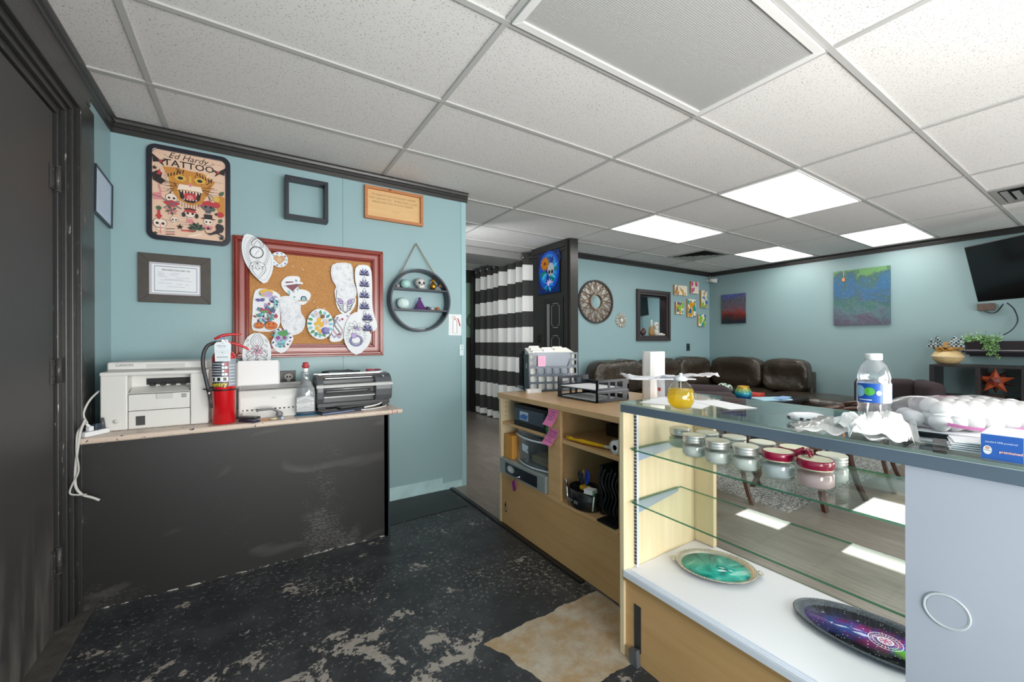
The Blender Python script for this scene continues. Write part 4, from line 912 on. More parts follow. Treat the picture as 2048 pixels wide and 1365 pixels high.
b = MB(); b.add([(.10, .0, .173), (W - .08, 0, .173), (W - .08, .075, .198), (.10, .075, .198), (.10, 0, .168), (W - .08, 0, .168), (W - .08, .075, .168), (.10, .075, .168)], [(0, 1, 2, 3), (0, 1, 5, 4), (1, 2, 6, 5), (2, 3, 7, 6), (3, 0, 4, 7)]); b.build('output_tray', PW, t)
b = MB(); b.box(-.002, W + .002, -.003, D, H - .016, H + .004, bv=.006); b.build('control_deck', PW, t)
b = MB(); b.add([(.02, .0, H + .004), (W - .02, 0, H + .004), (W - .02, .05, H + .016), (.02, .05, H + .016)], [(0, 1, 2, 3)])
b.build('control_panel', PW2, t)
C = Canvas((W / 2, .02, H + .0092), (1, 0, 0), (0, 1, .24))
for q in range(3): C.disc(-.14 + .045 * q, .0, .004, PW, .003)
C.rect(.01, .06, -.008, .008, M('#8a9488', .3)); 
for q in range(8): C.disc(.08 + .01 * (q % 4), -.006 + .010 * (q // 4), .003, PW, .003)
C.build('buttons', t, world=False)
b = MB(); b.box(.012, W - .012, .045, D - .005, H + .004, H + .048, bv=.008); b.build('scanner_lid', PW, t)
b = MB(); b.box(.155, W - .10, .0435, .046, H + .018, H + .036, bv=.0008); b.build('lid_grip', PW2, t)
C = Canvas((.075, .0445, H + .033), (1, 0, 0), (0, 0, 1)); C.text('CANON', 0, 0, .017, M('#8f8e8c', .4), bold=.02); C.build('maker_name', t, world=False)
b = MB(); b.cyl((.055, .003, .045), (.055, -.004, .045), .011, .010, seg=20); b.build('power_button', PW2, t)
C = Canvas((W - .10, .0015, .150), (1, 0, 0), (0, 0, 1)); C.rect(-.010, .010, -.009, .009, M('#8d8c8a', .5)); C.scribble(-.007, .007, 0, .006, .002, PW, 6); C.build('energy_sticker', t, world=False)

# fire extinguisher
EX, EY = -0.108, 2.572
t = thing('fire_extinguisher', 'red fire extinguisher with a white inspection tag on the counter', 'fire extinguisher', (EX, EY, CT))
r = .0515
b = MB(); b.lathe([(r - .004, 0), (r, .003), (r, .335), (r - .004, .352), (r - .016, .367), (.020, .378), (.016, .388)], seg=40); b.build('cylinder', RED, t)
b = MB(); b.lathe([(r + .0008, .168), (r + .0008, .176)], seg=40); b.build('black_strap', M('#2b1216', .4), t)
b = MB()
a0, a1 = -2.15, -.55; n = 18
def arc_band(z0, z1, aa, ab, rr): return ([(rr * cos(aa + (ab - aa) * i / n), rr * sin(aa + (ab - aa) * i / n), z) for z in (z0, z1) for i in range(n + 1)], [(i, i + 1, n + 2 + i, n + 1 + i) for i in range(n)])
cam_a = atan2(-EY, -EX)
lab = MB(); LBM = [M('#4b4f5a', .35), M('#e9edf0', .35), M('#16161a', .35), M('#9aa3ae', .35), M('#c9313a', .35)]
v, f = arc_band(.193, .318, cam_a - 1.25, cam_a + .35, r + .0006); lab.add(v, f, 0)
v, f = arc_band(.190, .330, cam_a + .38, cam_a + 1.35, r + .0006); lab.add(v, f, 3)
v, f = arc_band(.215, .240, cam_a - 1.25, cam_a + .35, r + .0009); lab.add(v, f, 1)
v, f = arc_band(.189, .214, cam_a - 1.25, cam_a + .35, r + .0009); lab.add(v, f, 0)
lab.build('wrap_label', LBM, t)
# small pictograms wrapped on the label
wr = MB(); rd = random.Random(3)
def wrap_rect(b, aa, ab, z0, z1, mi, rr=r + .0012):
    b.add([(rr * cos(aa + (ab - aa) * i / 4), rr * sin(aa + (ab - aa) * i / 4), z) for z in (z0, z1) for i in range(5)], [(i, i + 1, 6 + i, 5 + i) for i in range(4)], mi)
for k in range(5): wrap_rect(wr, cam_a - 1.15, cam_a - .25, .252 + .013 * k, .255 + .013 * k, 1)
for k in range(4): wrap_rect(wr, cam_a - .18, cam_a + .02, .246 + .017 * k, .258 + .017 * k, 1); wrap_rect(wr, cam_a + .06, cam_a + .30, .246 + .017 * k, .258 + .017 * k, 4 if k % 2 else 1)
for k in range(3): wrap_rect(wr, cam_a - 1.05 + .5 * k, cam_a - .80 + .5 * k, .219, .236, 2, r + .0013)
for k in range(7): wrap_rect(wr, cam_a + .45, cam_a + 1.1, .200 + .016 * k, .203 + .016 * k, 1)
wr.build('pictograms', LBM, t)
vs, fs = text_mesh('Sentry', .030, .02, .0)
b = MB(); SYL = M('#f2dc24', .4); w = max(x for x, y in vs)
b.add([((r + .0022) * cos(cam_a - .50 + x / r), (r + .0022) * sin(cam_a - .50 + x / r), .2015 + y) for x, y in vs], fs, 0); b.build('brand_lettering', SYL, t)
b = MB(); b.lathe([(.017, .383), (.020, .388), (.020, .410), (.012, .413)], seg=20); b.box(-.012, .018, -.013, .013, .405, .430, bv=.003); b.build('valve', ALU, t)
b = MB(); b.tube([(-.014, .0, .418), (.02, 0, .412), (.060, 0, .402), (.098, 0, .382), (.106, 0, .372)], [.007, .007, .006, .006, .004], 8, sp=5); b.box(-.012, .03, -.010, .010, .408, .418, bv=.003); b.build('carry_handle', RED, t)
b = MB(); b.tube([(-.040, 0, .430), (-.008, 0, .447), (.030, 0, .455), (.075, 0, .456)], [.005, .008, .007, .004], 8, sp=5); b.build('lever', RED, t)
b = MB(); b.ell((-.008, -.016, .438), (.010, .006, .004), nu=10, nv=6); b.tube([(0, -.012, .43), (.012, -.02, .42), (.018, -.016, .405), (.004, -.018, .398)], .0018, 6); b.build('pin_and_seal', M('#9a86b8', .4), t)
b = MB(); pts = [(-.012, 0, .412), (-.040, 0, .411), (-.068, -.006, .395), (-.083, -.012, .355), (-.085, -.016, .300), (-.075, -.022, .240), (-.062, -.032, .170)]
b.tube(pts, [.0085] * 7, 12, sp=6); b.build('hose', M('#3a3c40', .45), t)
b = MB(); b.tube([(-.062, -.032, .172), (-.058, -.035, .148)], .0098, 14); b.build('hose_ferrule', STEEL, t); b = MB(); b.tube([(-.058, -.035, .148), (-.048, -.040, .085)], [.009, .0055], 14); b.build('nozzle', M('#3f4143', .4), t)
b = MB(); b.tube([(-.07, -.022, .178), (-.05, -.02, .186), (-.035, -.036, .178)], .005, 8); b.tube([(-.083, -.03, .180), (-.06, -.05, .178), (-.035, -.037, .170)], .0035, 8); b.build('hose_clip', BLACKPL, t)
b = MB(); b.prism([(-.030, -.098), (.033, -.098), (.036, -.012), (.026, 0), (-.022, .0), (-.033, -.012)], -.056, -.0552, 'xz'); o = b.build('inspection_tag', M('#dfe7ec', .45), t); o.location = (-.002, -.002, .418); o.rotation_euler = (radians(2), 0, radians(-2))
C = Canvas((0, -.0562, -.05), (1, 0, 0), (0, 0, 1)); C.text('Liberty', -.004, .031, .013, INKL, bold=.01); C.text('FIRE & SAFETY', 0, .021, .005, INKL); C.ring(0, -.002, .011, .0008, INKL); C.text('2024/2025', 0, -.027, .0115, M('#5d6b78', .5), bold=.01)
C.disc(0, -.002, .003, M('#5d7a68', .5)); C.disc(.001, .042, .0018, BLACKMAT)
for k in range(4):
    C.scribble(-.027, -.013, .008 - .006 * k, .003, .0006, INKL, 8, k); C.scribble(.014, .028, .008 - .006 * k, .003, .0006, INKL, 8, k + 4)
C.scribble(-.024, .024, -.038, .003, .0006, INKL, 22, 9); C.build('tag_print', o, world=False)

# white inkjet printer with paper standing behind
t = thing('inkjet_printer', 'white inkjet printer with blank paper standing up in its feeder', 'printer', (-0.048, 2.648, CT))
W, D, H = .375, .25, .150
prof = [(0.010, 0), (0, .012), (0, H - .035), (.018, H - .004), (.10, H + .012), (D - .05, H + .020), (D, H + .005), (D, 0)]
b = MB(); b.prism([(y, z) for y, z in prof], 0, W, 'yz'); b.build('body', PW, t, bevel=.006, seg=3)
b = MB(); b.add([(.012, .022, H + .0035), (W - .06, .022, H + .0035), (W - .06, .115, H + .0150), (.012, .115, H + .0150)], [(0, 1, 2, 3)]); b.build('top_cover', M('#b9b9b8', .4), t)
b = MB(); b.box(.006, .30, -.002, .004, .012, .112, bv=.003); b.build('front_door', PW, t)
b = MB(); b.box(.018, .285, -.0035, -.001, .012, .046); b.build('paper_exit', DKG, t)
b = MB(); b.add([(.018, -.030, .006), (.285, -.030, .006), (.285, -.003, .040), (.018, -.003, .040), (.018, -.03, .0), (.285, -.03, 0), (.285, -.003, 0.0), (.018, -.003, 0.0)], [(0, 1, 2, 3), (0, 1, 5, 4), (1, 2, 6, 5), (0, 3, 7, 4)])
for k in range(12): b.box(.024 + .022 * k, .034 + .022 * k, -.006, -.003, .036, .050)
b.build('exit_tray', M('#e4e3e0', .4), t)
b = MB(); b.box(W - .065, W - .020, .035, .075, H + .004, H + .022, bv=.003); b.box(W - .066, W - .03, .05, .08, H + .02, H + .034, bv=.003); b.build('control_buttons', M('#6f6e6b', .4), t)
C = Canvas((.165, -.0022, .104), (1, 0, 0), (0, 0, 1)); C.text('canon', 0, 0, .010, M('#8f8e8c', .4), bold=.01); C.build('maker_name', t, world=False)
b = MB(); b.add([(-.012, .150, H), (.205, .150, H), (.205, .195, H + .145), (-.012, .195, H + .145)], [(0, 1, 2, 3)]); b.add([(-.012, .154, H), (.205, .154, H), (.205, .199, H + .145), (-.012, .199, H + .145)], [(0, 1, 2, 3)]); b.build('paper_rest', PW2, t)
t2 = MB(); t2.prism([(.148, H - .002), (.1495, H - .002), (.196, H + .155), (.1945, H + .155)], -.005, .198, 'yz'); o = t2.build('paper_sheets', M('#f3f3f4', .7)); o.location = t.location; tag(o, 'blank white paper sheets standing in the inkjet printer feeder', 'paper')

# glass cleaner bottle
t = thing('cleaner_bottle', 'clear spray cleaner bottle with a red cap between the printer and the cutter', 'bottle', (.272, 2.600, CT + .0015), rz=radians(-8))
prof = [(.001, 0), (.046, 0), (.050, .006), (.050, .115), (.044, .150), (.026, .185), (.020, .205), (.020, .222), (.024, .230), (.022, .242), (.014, .246)]
b = MB(); b.lathe(prof, seg=32, sy=.58); b.build('bottle_body', m_thin_glass('cleaner_bottle_plastic', '#e3e6e8', .10, body=.22, bodyc='#c9ccd0'), t)
b = MB(); b.lathe([(.001, .002), (.047, .002), (.048, .014), (.001, .014)], seg=28, sy=.57); b.build('liquid', BLUELIQ, t)
b = MB(); b.lathe([(.013, .236), (.013, .262), (.010, .266)], seg=20); b.build('collar', WHITE, t)
b = MB(); b.lathe([(.011, .262), (.019, .268), (.020, .276), (.014, .288), (.015, .296), (.004, .298)], seg=20, mi=0); b.build('cap', M('#b03a3c', .35), t)
C = Canvas((0, -.0310, .060), (1, 0, 0), (0, 0, 1)); LG = M('#b4b6b8', .35); C.poly([(-.044, -.040), (.044, -.040), (.044, .038), (.02, .052), (-.02, .046), (-.044, .038)], LG)
C.line([(-.043, .022), (0, .040), (.043, .024)], .003, WHITE); C.text('Windex', .0012, .0, .028, M('#6a6c70', .4), rot=.14, bold=.035); C.text('Windex', 0, .001, .028, WHITE, rot=.14, bold=.018); C.line([(-.043, -.018), (0, -.006), (.043, -.014)], .002, WHITE); C.scribble(-.02, .02, -.026, .006, .001, WHITE, 14); C.build('front_label', t, world=False)
b = MB(); b.box(-.055, .065, -.045, .05, -.0012, 0.0); o = b.build('blue_cloth', M('#2487b5', .8)); o.location = t.location; o.rotation_euler = t.rotation_euler; tag(o, 'bright blue cloth lying under the spray cleaner bottle', 'cloth')

# vinyl cutter
t = thing('vinyl_cutter', 'long grey and black cutting plotter at the right end of the counter', 'cutter', (.335, 2.640, CT))
W, D = .445, .20
CG = M('#55585c', .32); CG2 = M('#b7b8b8', .28, .5); CD = M('#34363a', .3)
prof = [(.02, .045), (.004, .075), (.0, .115), (.006, .160), (.025, .190), (.06, .208), (.13, .214), (.17, .205), (D, .17), (D, .045)]
b = MB(); b.prism(prof, 0, .040, 'yz'); b.build('left_end', CG, t, bevel=.006, seg=3)
b = MB(); b.prism([(y, z) for y, z in prof], W - .105, W, 'yz'); b.build('control_end', CG, t, bevel=.006, seg=3)
b = MB(); b.prism([(.05, .045), (.05, .205), (.13, .214), (D, .17), (D, .045)], .04, W - .105, 'yz'); b.build('back_body', CD, t)
b = MB(); b.prism([(.024, .188), (.055, .203), (.13, .2145), (.13, .205), (.055, .196), (.028, .182)], .038, W - .102, 'yz'); b.build('clear_cover', M('#3d4045', .12, coat=.4), t)
b = MB(); b.prism([(-.002, .138), (.004, .156), (.018, .160), (.018, .138)], -.002, W + .004, 'yz'); b.build('silver_rail', CG2, t, bevel=.002)
b = MB(); b.box(.05, W - .12, .03, .034, .190, .195); b.box(.02, W - .06, .075, .078, .212, .2165); b.box(.0, W - .03, .125, .128, .2135, .218); b.build('cover_ribs', CG2, t)
b = MB(); b.box(.042, W - .125, .045, .052, .085, .136); b.build('cutting_slot', BLACKMAT, t)
b = MB(); b.prism([(.006, .078), (.006, .086), (.048, .100), (.048, .090)], .04, W - .108, 'yz'); b.cyl((.055, .03, .112), (W - .15, .03, .112), .004, seg=10); b.build('media_bed', M('#8e8f91', .3, .4), t, bevel=.001)
b = MB(); b.cyl((.046, .036, .125), (W - .12, .036, .125), .005, seg=12); b.build('grit_roller', CG2, t)
b = MB(); b.cyl((W - .055, .025, .193), (W - .052, .022, .199), .010, seg=18); b.build('dial_button', ALU, t)
b = MB(); b.box(.005, W - .01, .03, D, .018, .046, bv=.004); b.box(.01, .05, .02, .18, 0, .02); b.box(W - .06, W - .02, .02, .18, 0, .02); b.build('base_frame', M('#2c2d30', .4), t)
o = MB(); o.tube([(.02, .0, .0), (-.02, .01, .004), (.02, -.012, .012), (.10, -.01, .008), (.19, .002, .006), (.20, .012, .004), (.12, .018, .005), (.04, .014, .010), (.06, -.006, .012), (.16, -.008, .010)], .0042, 8, sp=5); o.tube([(.11, -.012, .010), (.14, .01, .012)], .0065, 8)
o = o.build('power_cable', BLACKPL); o.location = (.40, 2.765, CT + .2205); tag(o, 'coiled black cable lying on top of the cutting plotter', 'cable')
t = thing('pliers', 'small pair of red handled pliers on top of the cutting plotter', 'pliers', (.650, 2.765, CT + .222), rz=radians(6))
b = MB(); b.tube([(.0, 0, .006), (.03, 0, .008), (.055, 0, .007)], [.008, .006, .005], 10); b.tube([(0, .018, .006), (.03, .008, .008), (.055, .002, .007)], [.008, .006, .005], 10); b.build('grips', M('#a8394a', .4), t)
b = MB(); b.tube([(.050, 0, .007), (.075, 0, .007), (.098, 0, .006)], [.006, .007, .002], 8); b.build('jaws', M('#7b3d48', .35), t)
# flat trays and tool cases in front under the cutter
def slab(name, label, cat, loc, rz, sx, sy, sz, mat, tilt=0, bv=.004):
    b = MB(); b.box(-sx / 2, sx / 2, -sy / 2, sy / 2, 0, sz, bv=bv); o = b.build(name, mat); o.location = loc; o.rotation_euler = (0, tilt, rz); return tag(o, label, cat)
t = thing('tablet_case', 'black glossy tablet in a case leaning flat in front of the plotter', 'tablet', (.455, 2.590, CT + .002), rz=radians(14))
b = MB(); b.box(-.125, .135, -.05, .06, 0, .008, bv=.003); b.build('case', M('#343c52', .4), t); b = MB(); b.box(-.118, .128, -.044, .054, .008, .013, bv=.001); b.build('screen', M('#3f4043', .15), t); b = MB(); b.tube([(-.125, -.052, .004), (.06, -.052, .004)], .004, 8); b.build('edge_trim', M('#7d8fb8', .3), t)
slab('stylus_tray', 'slim dark grey tray resting on the black tablet before the plotter', 'tray', (.545, 2.640, CT + .0165), radians(17), .20, .055, .007, M('#56575a', .25), 0)
o = MB(); o.tube([(-.09, 0, 0.004), (-.03, -.012, .003), (.03, -.004, .004), (.08, .018, .005), (.105, .05, .006)], .0036, 8, sp=5); o = o.build('white_cable', M('#e8eaee', .4)); o.location = (.655, 2.585, CT + .0008); o.rotation_euler = (0, 0, .25); tag(o, 'short white charging cable curling on the counter below the plotter', 'cable')
o = MB(); o.tube([(-.07, .0, .004), (0.0, .018, .006), (.05, .04, .01), (.09, .08, .014)], .005, 8, sp=5); o = o.build('white_strap', M('#f1f2f4', .5)); o.location = (.66, 2.600, CT + .010); o.rotation_euler = (0, 0, .2); tag(o, 'bright white plastic strap beside the charging cable', 'strap')

# small things between the extinguisher and the cleaner bottle
def phone(loc, rz, name, label, c1, c2):
    t = thing(name, label, 'remote control', loc, rz=rz); b = MB(); b.box(-.020, .022, -.055, .055, 0, .012, bv=.005); b.build('body', M(c1, .3), t)
    b = MB(); b.box(-.014, .016, .0, .045, .012, .0135); b.build('button_field', M(c2, .4), t)
    b = MB()
    for i in range(3):
        for j in range(4): b.box(-.011 + .009 * i, -.005 + .009 * i, -.045 + .011 * j, -.038 + .011 * j, .012, .0145)
    b.build('keys', M('#8f9196', .4), t); return t
phone((.000, 2.520, CT), radians(38), 'remote_control', 'lower blue-black remote beside the fire extinguisher', '#26304d', '#454a58')
phone((-.004, 2.530, CT + .0148), radians(52), 'remote_control', 'upper grey remote stacked on the blue-black one', '#2d2e30', '#55565a')
o = MB(); o.box(-.04, .04, -.006, .006, 0, .004, bv=.001); o = o.build('orange_strip', M('#c9772b', .5)); o.location = (.075, 2.535, CT); o.rotation_euler = (0, 0, .1); tag(o, 'flat orange plastic strip lying on the counter', 'strip')
o = MB(); pts = [(-.062, 0, .044), (-.055, 0, .052), (-.02, 0, .053), (.01, 0, .052), (.035, 0, .036), (.048, 0, .016)]; o.tube(pts, [.004, .005, .005, .005, .006, .006], 8, sp=5); o.tube([(p[0], p[1] + .018, p[2] - .004) for p in pts], [.004, .005, .005, .005, .006, .006], 8, sp=5); o.ell((.042, .006, .020), (.018, .012, .018), nu=14, nv=8); o = o.build('hair_clip', M('#77767a', .35)); o.location = (.098, 2.560, CT); tag(o, 'grey bent plastic clip in front of the inkjet printer', 'clip')
o = MB(); o.ell((0, 0, .005), (.018, .012, .005), nu=12, nv=6, fn=lambda v: v * (1 + .2 * sin(v.x * 300 + v.y * 200))); o = o.build('paper_scrap', M('#d3cfb0', .7)); o.location = (.112, 2.522, CT); tag(o, 'crumpled yellowish paper scrap beside the orange strip', 'paper')
o = MB(); o.lathe([(.003, 0), (.008, 0), (.008, .012), (.003, .012)], seg=16); o = o.build('bottle_cap', M('#b7cdec', .4)); o.location = (.150, 2.515, CT); tag(o, 'tiny pale blue cap on the counter edge', 'cap')

# power strip with plugs and cords at the left end
t = thing('power_strip', 'white power strip with plugs at the left end of the counter', 'power strip', (-.597, 2.535, CT), rz=radians(-35))
b = MB(); b.box(-.020, .020, -.030, .075, 0, .022, bv=.004); b.build('strip', M('#e9edf0', .4), t)
b = MB(); b.box(-.012, .012, .02, .045, .022, .050, bv=.004); b.build('plug', M('#2c3b4c', .4), t); b = MB(); b.box(-.010, .012, -.006, .014, .022, .044, bv=.005); b.cyl((0, .004, .04), (-.01, -.004, .058), .007, .004); b.build('plug', M('#e3e4e6', .4), t)
b = MB(); b.cyl((.0, .06, .022), (.0, .06, .07), .011, .005, seg=12); b.build('plug', M('#55585c', .4), t)
cb = MB(); cb.tube([(-.603, 2.545, CT + .055), (-.612, 2.53, CT + .10), (-.600, 2.56, CT + .155), (-.585, 2.63, CT + .19)], .0042, 8, sp=6); tag(cb.build('printer_cable', M('#cfcdc9', .5)), 'thin pale cord rising from the power strip to the laser printer', 'cable')
cb = MB(); cb.tube([(-.60, 2.505, CT + .08), (-.608, 2.482, CT + .04), (-.612, 2.470, CT - .01), (-.618, 2.468, CT - .07), (-.622, 2.465, CT - .15), (-.618, 2.46, CT - .20), (-.60, 2.462, CT - .235), (-.570, 2.465, CT - .255), (-.548, 2.467, CT - .272)], .0052, 8, sp=6)
tag(cb.build('hanging_cord', M('#c9c7c3', .5)), 'thick pale grey cord hanging off the left counter corner', 'cable')
cb = MB(); cb.tube([(-.605, 2.530, CT + .06), (-.617, 2.478, CT + .03), (-.618, 2.466, CT - .05), (-.610, 2.46, CT - .13), (-.628, 2.455, CT - .185), (-.634, 2.452, CT - .22), (-.612, 2.455, CT - .232), (-.585, 2.458, CT - .236)], .0036, 8, sp=6)
tag(cb.build('hanging_cord', M('#bdbbb7', .5)), 'thin pale grey cord looping behind the thick one below the counter', 'cable')
# ================================================================ shelving unit behind the counter line
UX0, UX1, UY0, UY1, UZ = 1.387, 2.14, 1.267, 2.31, 0.852
t = thing('shelving_unit', 'low maple shelving unit with open bays, left of the glass case', 'shelf unit', (1.76, 1.70, 0))
b = MB(); b.box(UX0 - .004, UX1, UY0, UY1 + .018, UZ - .030, UZ); b.build('worktop', MAPLE_T, t, True, bevel=.002)
b = MB(); b.box(UX0, UX1, UY1 - .022, UY1, 0.0, UZ - .030); b.build('left_panel', MAPLE, t, True)
b = MB(); b.box(UX0 + .01, UX1, UY0, UY0 + .018, 0, UZ - .030); b.build('right_panel', MAPLE_E, t, True)
b = MB(); b.box(UX1 - .012, UX1, UY0 + .018, UY1 - .022, 0.02, UZ - .030); b.build('back_panel', M('#5d4530', .6), t, True)
b = MB(); b.box(UX0 + .004, UX0 + .02, 1.685, 1.792, .335, UZ - .03); b.box(UX0 + .02, UX1 - .012, 1.73, 1.748, .335, UZ - .03); b.build('divider', MAPLE_E, t, True, bevel=.0015)
b = MB(); b.box(UX0 + .003, UX0 + .018, UY0, UY1 - .022, .012, .322); b.build('kick_panel', MAPLE_D, t, True)
b = MB(); b.box(UX0, UX1 - .012, UY0 + .018, UY1 - .022, .322, .340); b.build('bottom_shelf', MAPLE_E, t, True, bevel=.0015)
b = MB(); b.box(UX0 + .01, UX1 - .012, 1.792, UY1 - .022, .650, .668); b.build('shelf_board', MAPLE_E, t, True, bevel=.0015)
b = MB(); b.box(UX0 + .01, UX1 - .2, UY0 + .018, 1.73, .648, .668); b.build('shelf_board', MAPLE_E, t, True, bevel=.0015)
b = MB()
for z in [.70 + .03 * k for k in range(4)] + [.40 + .03 * k for k in range(7)]:
    for x in (UX0 + .035,): b.cyl((x, UY1 - .0215, z), (x, UY1 - .0228, z), .0028, seg=8)
b.build('peg_holes', M('#5d3f24', .7), t, True)
C = Canvas((UX0 + .0028, 2.235, .118), (0, -1, 0), (0, 0, 1)); C.poly([(-.012, .02), (0, .045), (.004, .02), (.016, .0), (.012, -.02), (.002, -.03), (-.010, -.022)], BLACKMAT); C.poly([(-.004, .008), (.006, .01), (.010, -.012), (-.002, -.02)], M('#d9cfc0', .7)); C.build('chipped_hole', t)

# left bay: label printer box, clear drawer, envelope, metal cash box
t = thing('storage_box', 'black and grey storage box with a blue sticker on the upper left shelf', 'box', (1.55, 1.985, .668))
b = MB(); b.box(1.402, 1.70, 1.815, 2.155, .668, .700, bv=.004); b.box(1.402, 1.70, 1.815, 2.155, .780, .800, bv=.004); b.box(1.42, 1.70, 1.82, 2.15, .700, .78); b.build('casing', BLACKPL, t, True)
b = MB(); b.box(1.400, 1.42, 1.850, 2.150, .700, .780, bv=.003); b.build('front_window', M('#4c5560', .25), t, True)
C = Canvas((1.3995, 2.04, .738), (0, -1, 0), (0, 0, 1)); C.rect(-.045, .045, -.026, .026, M('#b9c9e0', .4)); C.poly([(-.04, -.02), (.03, -.02), (.04, .006), (0, .012), (-.04, .0)], M('#3c6fb3', .4)); C.scribble(-.035, .035, .018, .005, .0015, WHITE, 14); C.build('sticker', t)
t = thing('plastic_drawer_unit', 'clear plastic drawer full of papers below the black storage box', 'drawer', (1.55, 1.975, .44))
b = MB(); b.box(1.43, 1.72, 1.805, 1.815, .444, .635); b.box(1.43, 1.72, 2.14, 2.15, .444, .635); b.box(1.43, 1.72, 1.805, 2.15, .628, .638); b.box(1.43, 1.72, 1.805, 2.15, .442, .448); b.build('shell', PLASTIC_FROST, t, True, bevel=.003)
n = 10; vs = []; 
for k in range(n + 1):
    y = 2.145 - .335 * k / n; x = 1.425 - .035 * sin(pi * k / n)
    vs += [(x + .012, y, .448), (x, y, .540), (x + .006, y, .628)]
b = MB(); b.add(vs, [(3 * k + j, 3 * k + j + 1, 3 * k + 4 + j, 3 * k + 3 + j) for k in range(n) for j in range(2)], smooth=True); b.build('curved_front', m_thin_glass('smoky_clear_plastic', '#cfd6dc', .08, body=.16, bodyc='#9aa5ae'), t, True)
b = MB(); b.tube([(1.415 - .035 * sin(pi * k / 8), 2.145 - .335 * k / 8, .612) for k in range(9)], .006, 8); b.tube([(1.425 - .035 * sin(pi * k / 8), 2.145 - .335 * k / 8, .450) for k in range(9)], .005, 8); b.build('rim', M('#c9d0d8', .35), t, True)
C = Canvas((1.392, 2.02, .545), (0, -1, 0), (0, 0, 1)); C.poly([(-.03, .03), (.035, .022), (.035, -.022), (-.026, -.012)], M('#cfdbe8', .4)); C.scribble(-.02, .025, .006, .006, .001, INKL, 12); C.build('sticker', t)
for k in range(5):
    o = MB(); o.box(-.11, .09, -.10, .10, 0, .008); o = o.build('paper_stack', M(['#cdb27a', '#d9c79a', '#bfa46a', '#d6c394', '#c9b27d'][k], .7)); o.location = (1.58, 1.955, .449 + .0095 * k); o.rotation_euler = (0, 0, .04 * (k - 2)); tag(o, 'tan paper pad %s inside the clear drawer' % ['lying lowest', 'second from below', 'in the middle of the stack', 'second from above', 'lying topmost'][k], 'paper', 'tan paper pads in the clear drawer')
o = MB(); o.box(1.40, 1.66, 2.175, 2.262, .439, .590, bv=.002); tag(o.build('orange_folder', M('#d99a45', .6), at=(1.5, 2.2, .439)), 'orange yellow folder standing beside the clear drawer', 'folder')
t = thing('cash_box', 'flat grey metal box with a dark window on the bottom left shelf', 'metal box', (1.6, 2.04, .340))
b = MB(); b.box(1.376, 1.75, 1.800, 2.284, .342, .438, bv=.004); b.build('casing', M('#a3aaa9', .4, .3), t, True)
b = MB(); b.box(1.3735, 1.378, 1.875, 2.215, .356, .420, bv=.001); b.build('front_window', M('#2c2f36', .2), t, True)
C = Canvas((1.3733, 2.13, .390), (0, -1, 0), (0, 0, 1)); C.disc(-.02, .0, .040, M('#b9bcc0', .5), .022); C.disc(-.03, -.004, .02, M('#dcdfe2', .5), .012); C.build('contents_pattern', t)
b = MB(); b.cyl((1.377, 2.045, .372), (1.362, 2.045, .372), .007, seg=12); b.tube([(1.364, 2.045, .372), (1.350, 2.05, .372), (1.352, 2.07, .360), (1.357, 2.075, .345)], .003, 6); b.build('lock_key', CHROME, t, True)
b = MB(); b.tube([(1.350, 2.075 + .016 * cos(a), .315 + .030 * sin(a)) for a in [k * .5236 for k in range(12)]], .005, 8, closed=True); b.ell((1.350, 2.075, .315), (.003, .012, .026), nu=12, nv=6); b.build('key_tag', M('#7d2f6b', .35), t, True)
# pink notes on the stile
for (nm, lb, z1, lines, tilt) in (('sticky_note', 'upper pink sticky note with handwriting on the shelf stile', .822, ['MAKE', 'JOIN', 'FOR US', 'ZERO'], .25), ('sticky_note', 'lower pink sticky note with handwriting on the shelf stile', .716, ['WILL HONOR', 'OR THE', 'NEXT PIERCING', 'CO-', 'OFF SALE'], .35)):
    t = thing(nm, lb, 'note', (1.390, 1.735, z1)); n = 8; b = MB(); vs = []
    f = lambda u, v: Vector((1.3885 - .030 * v * v, 1.775 - .080 * u + tilt * .11 * v, z1 - .088 * v - .004 * u))
    for j in range(n + 1):
        for i in range(n + 1): vs.append(f(i / n, j / n))
    b.add(vs, [(j * (n + 1) + i, j * (n + 1) + i + 1, (j + 1) * (n + 1) + i + 1, (j + 1) * (n + 1) + i) for j in range(n) for i in range(n)], smooth=True)
    b.build('paper', M('#e87fb4', .6), t, True)
    C = Canvas((0, 0, 0), (1, 0, 0), (0, 0, 1)); C.n = Vector((0, 0, 0)); C.warp = lambda p: f(p.x, p.z) + Vector((-.0008, 0, 0))
    for k, ln in enumerate(lines): C.text(ln, .5, .18 + .16 * k, .15, M('#5b2148', .7)); 
    for vtx in C.mb.v: pass
    C2 = Canvas((0, 0, 0), (1, 0, 0), (0, 0, 1)); C2.n = Vector((0, 0, 0)); C2.warp = lambda p: f(p.x, 1 - p.z) + Vector((-.0008, 0, 0))
    for k, ln in enumerate(lines): C2.text(ln, .5, 1 - (.17 + .15 * k), .14, M('#5b2148', .7), width=min(.8, .13 * len(ln)))
    C2.build('handwriting', t)
o = MB(); o.ell((0, 0, .03), (.012, .022, .030), nu=12, nv=8, fn=lambda v: v * (1 + .15 * sin(v.z * 300))); o = o.build('green_tag', M('#1f7d3a', .5)); o.location = (1.402, 1.802, .668); tag(o, 'small green tag peeking from behind the pink notes', 'tag')

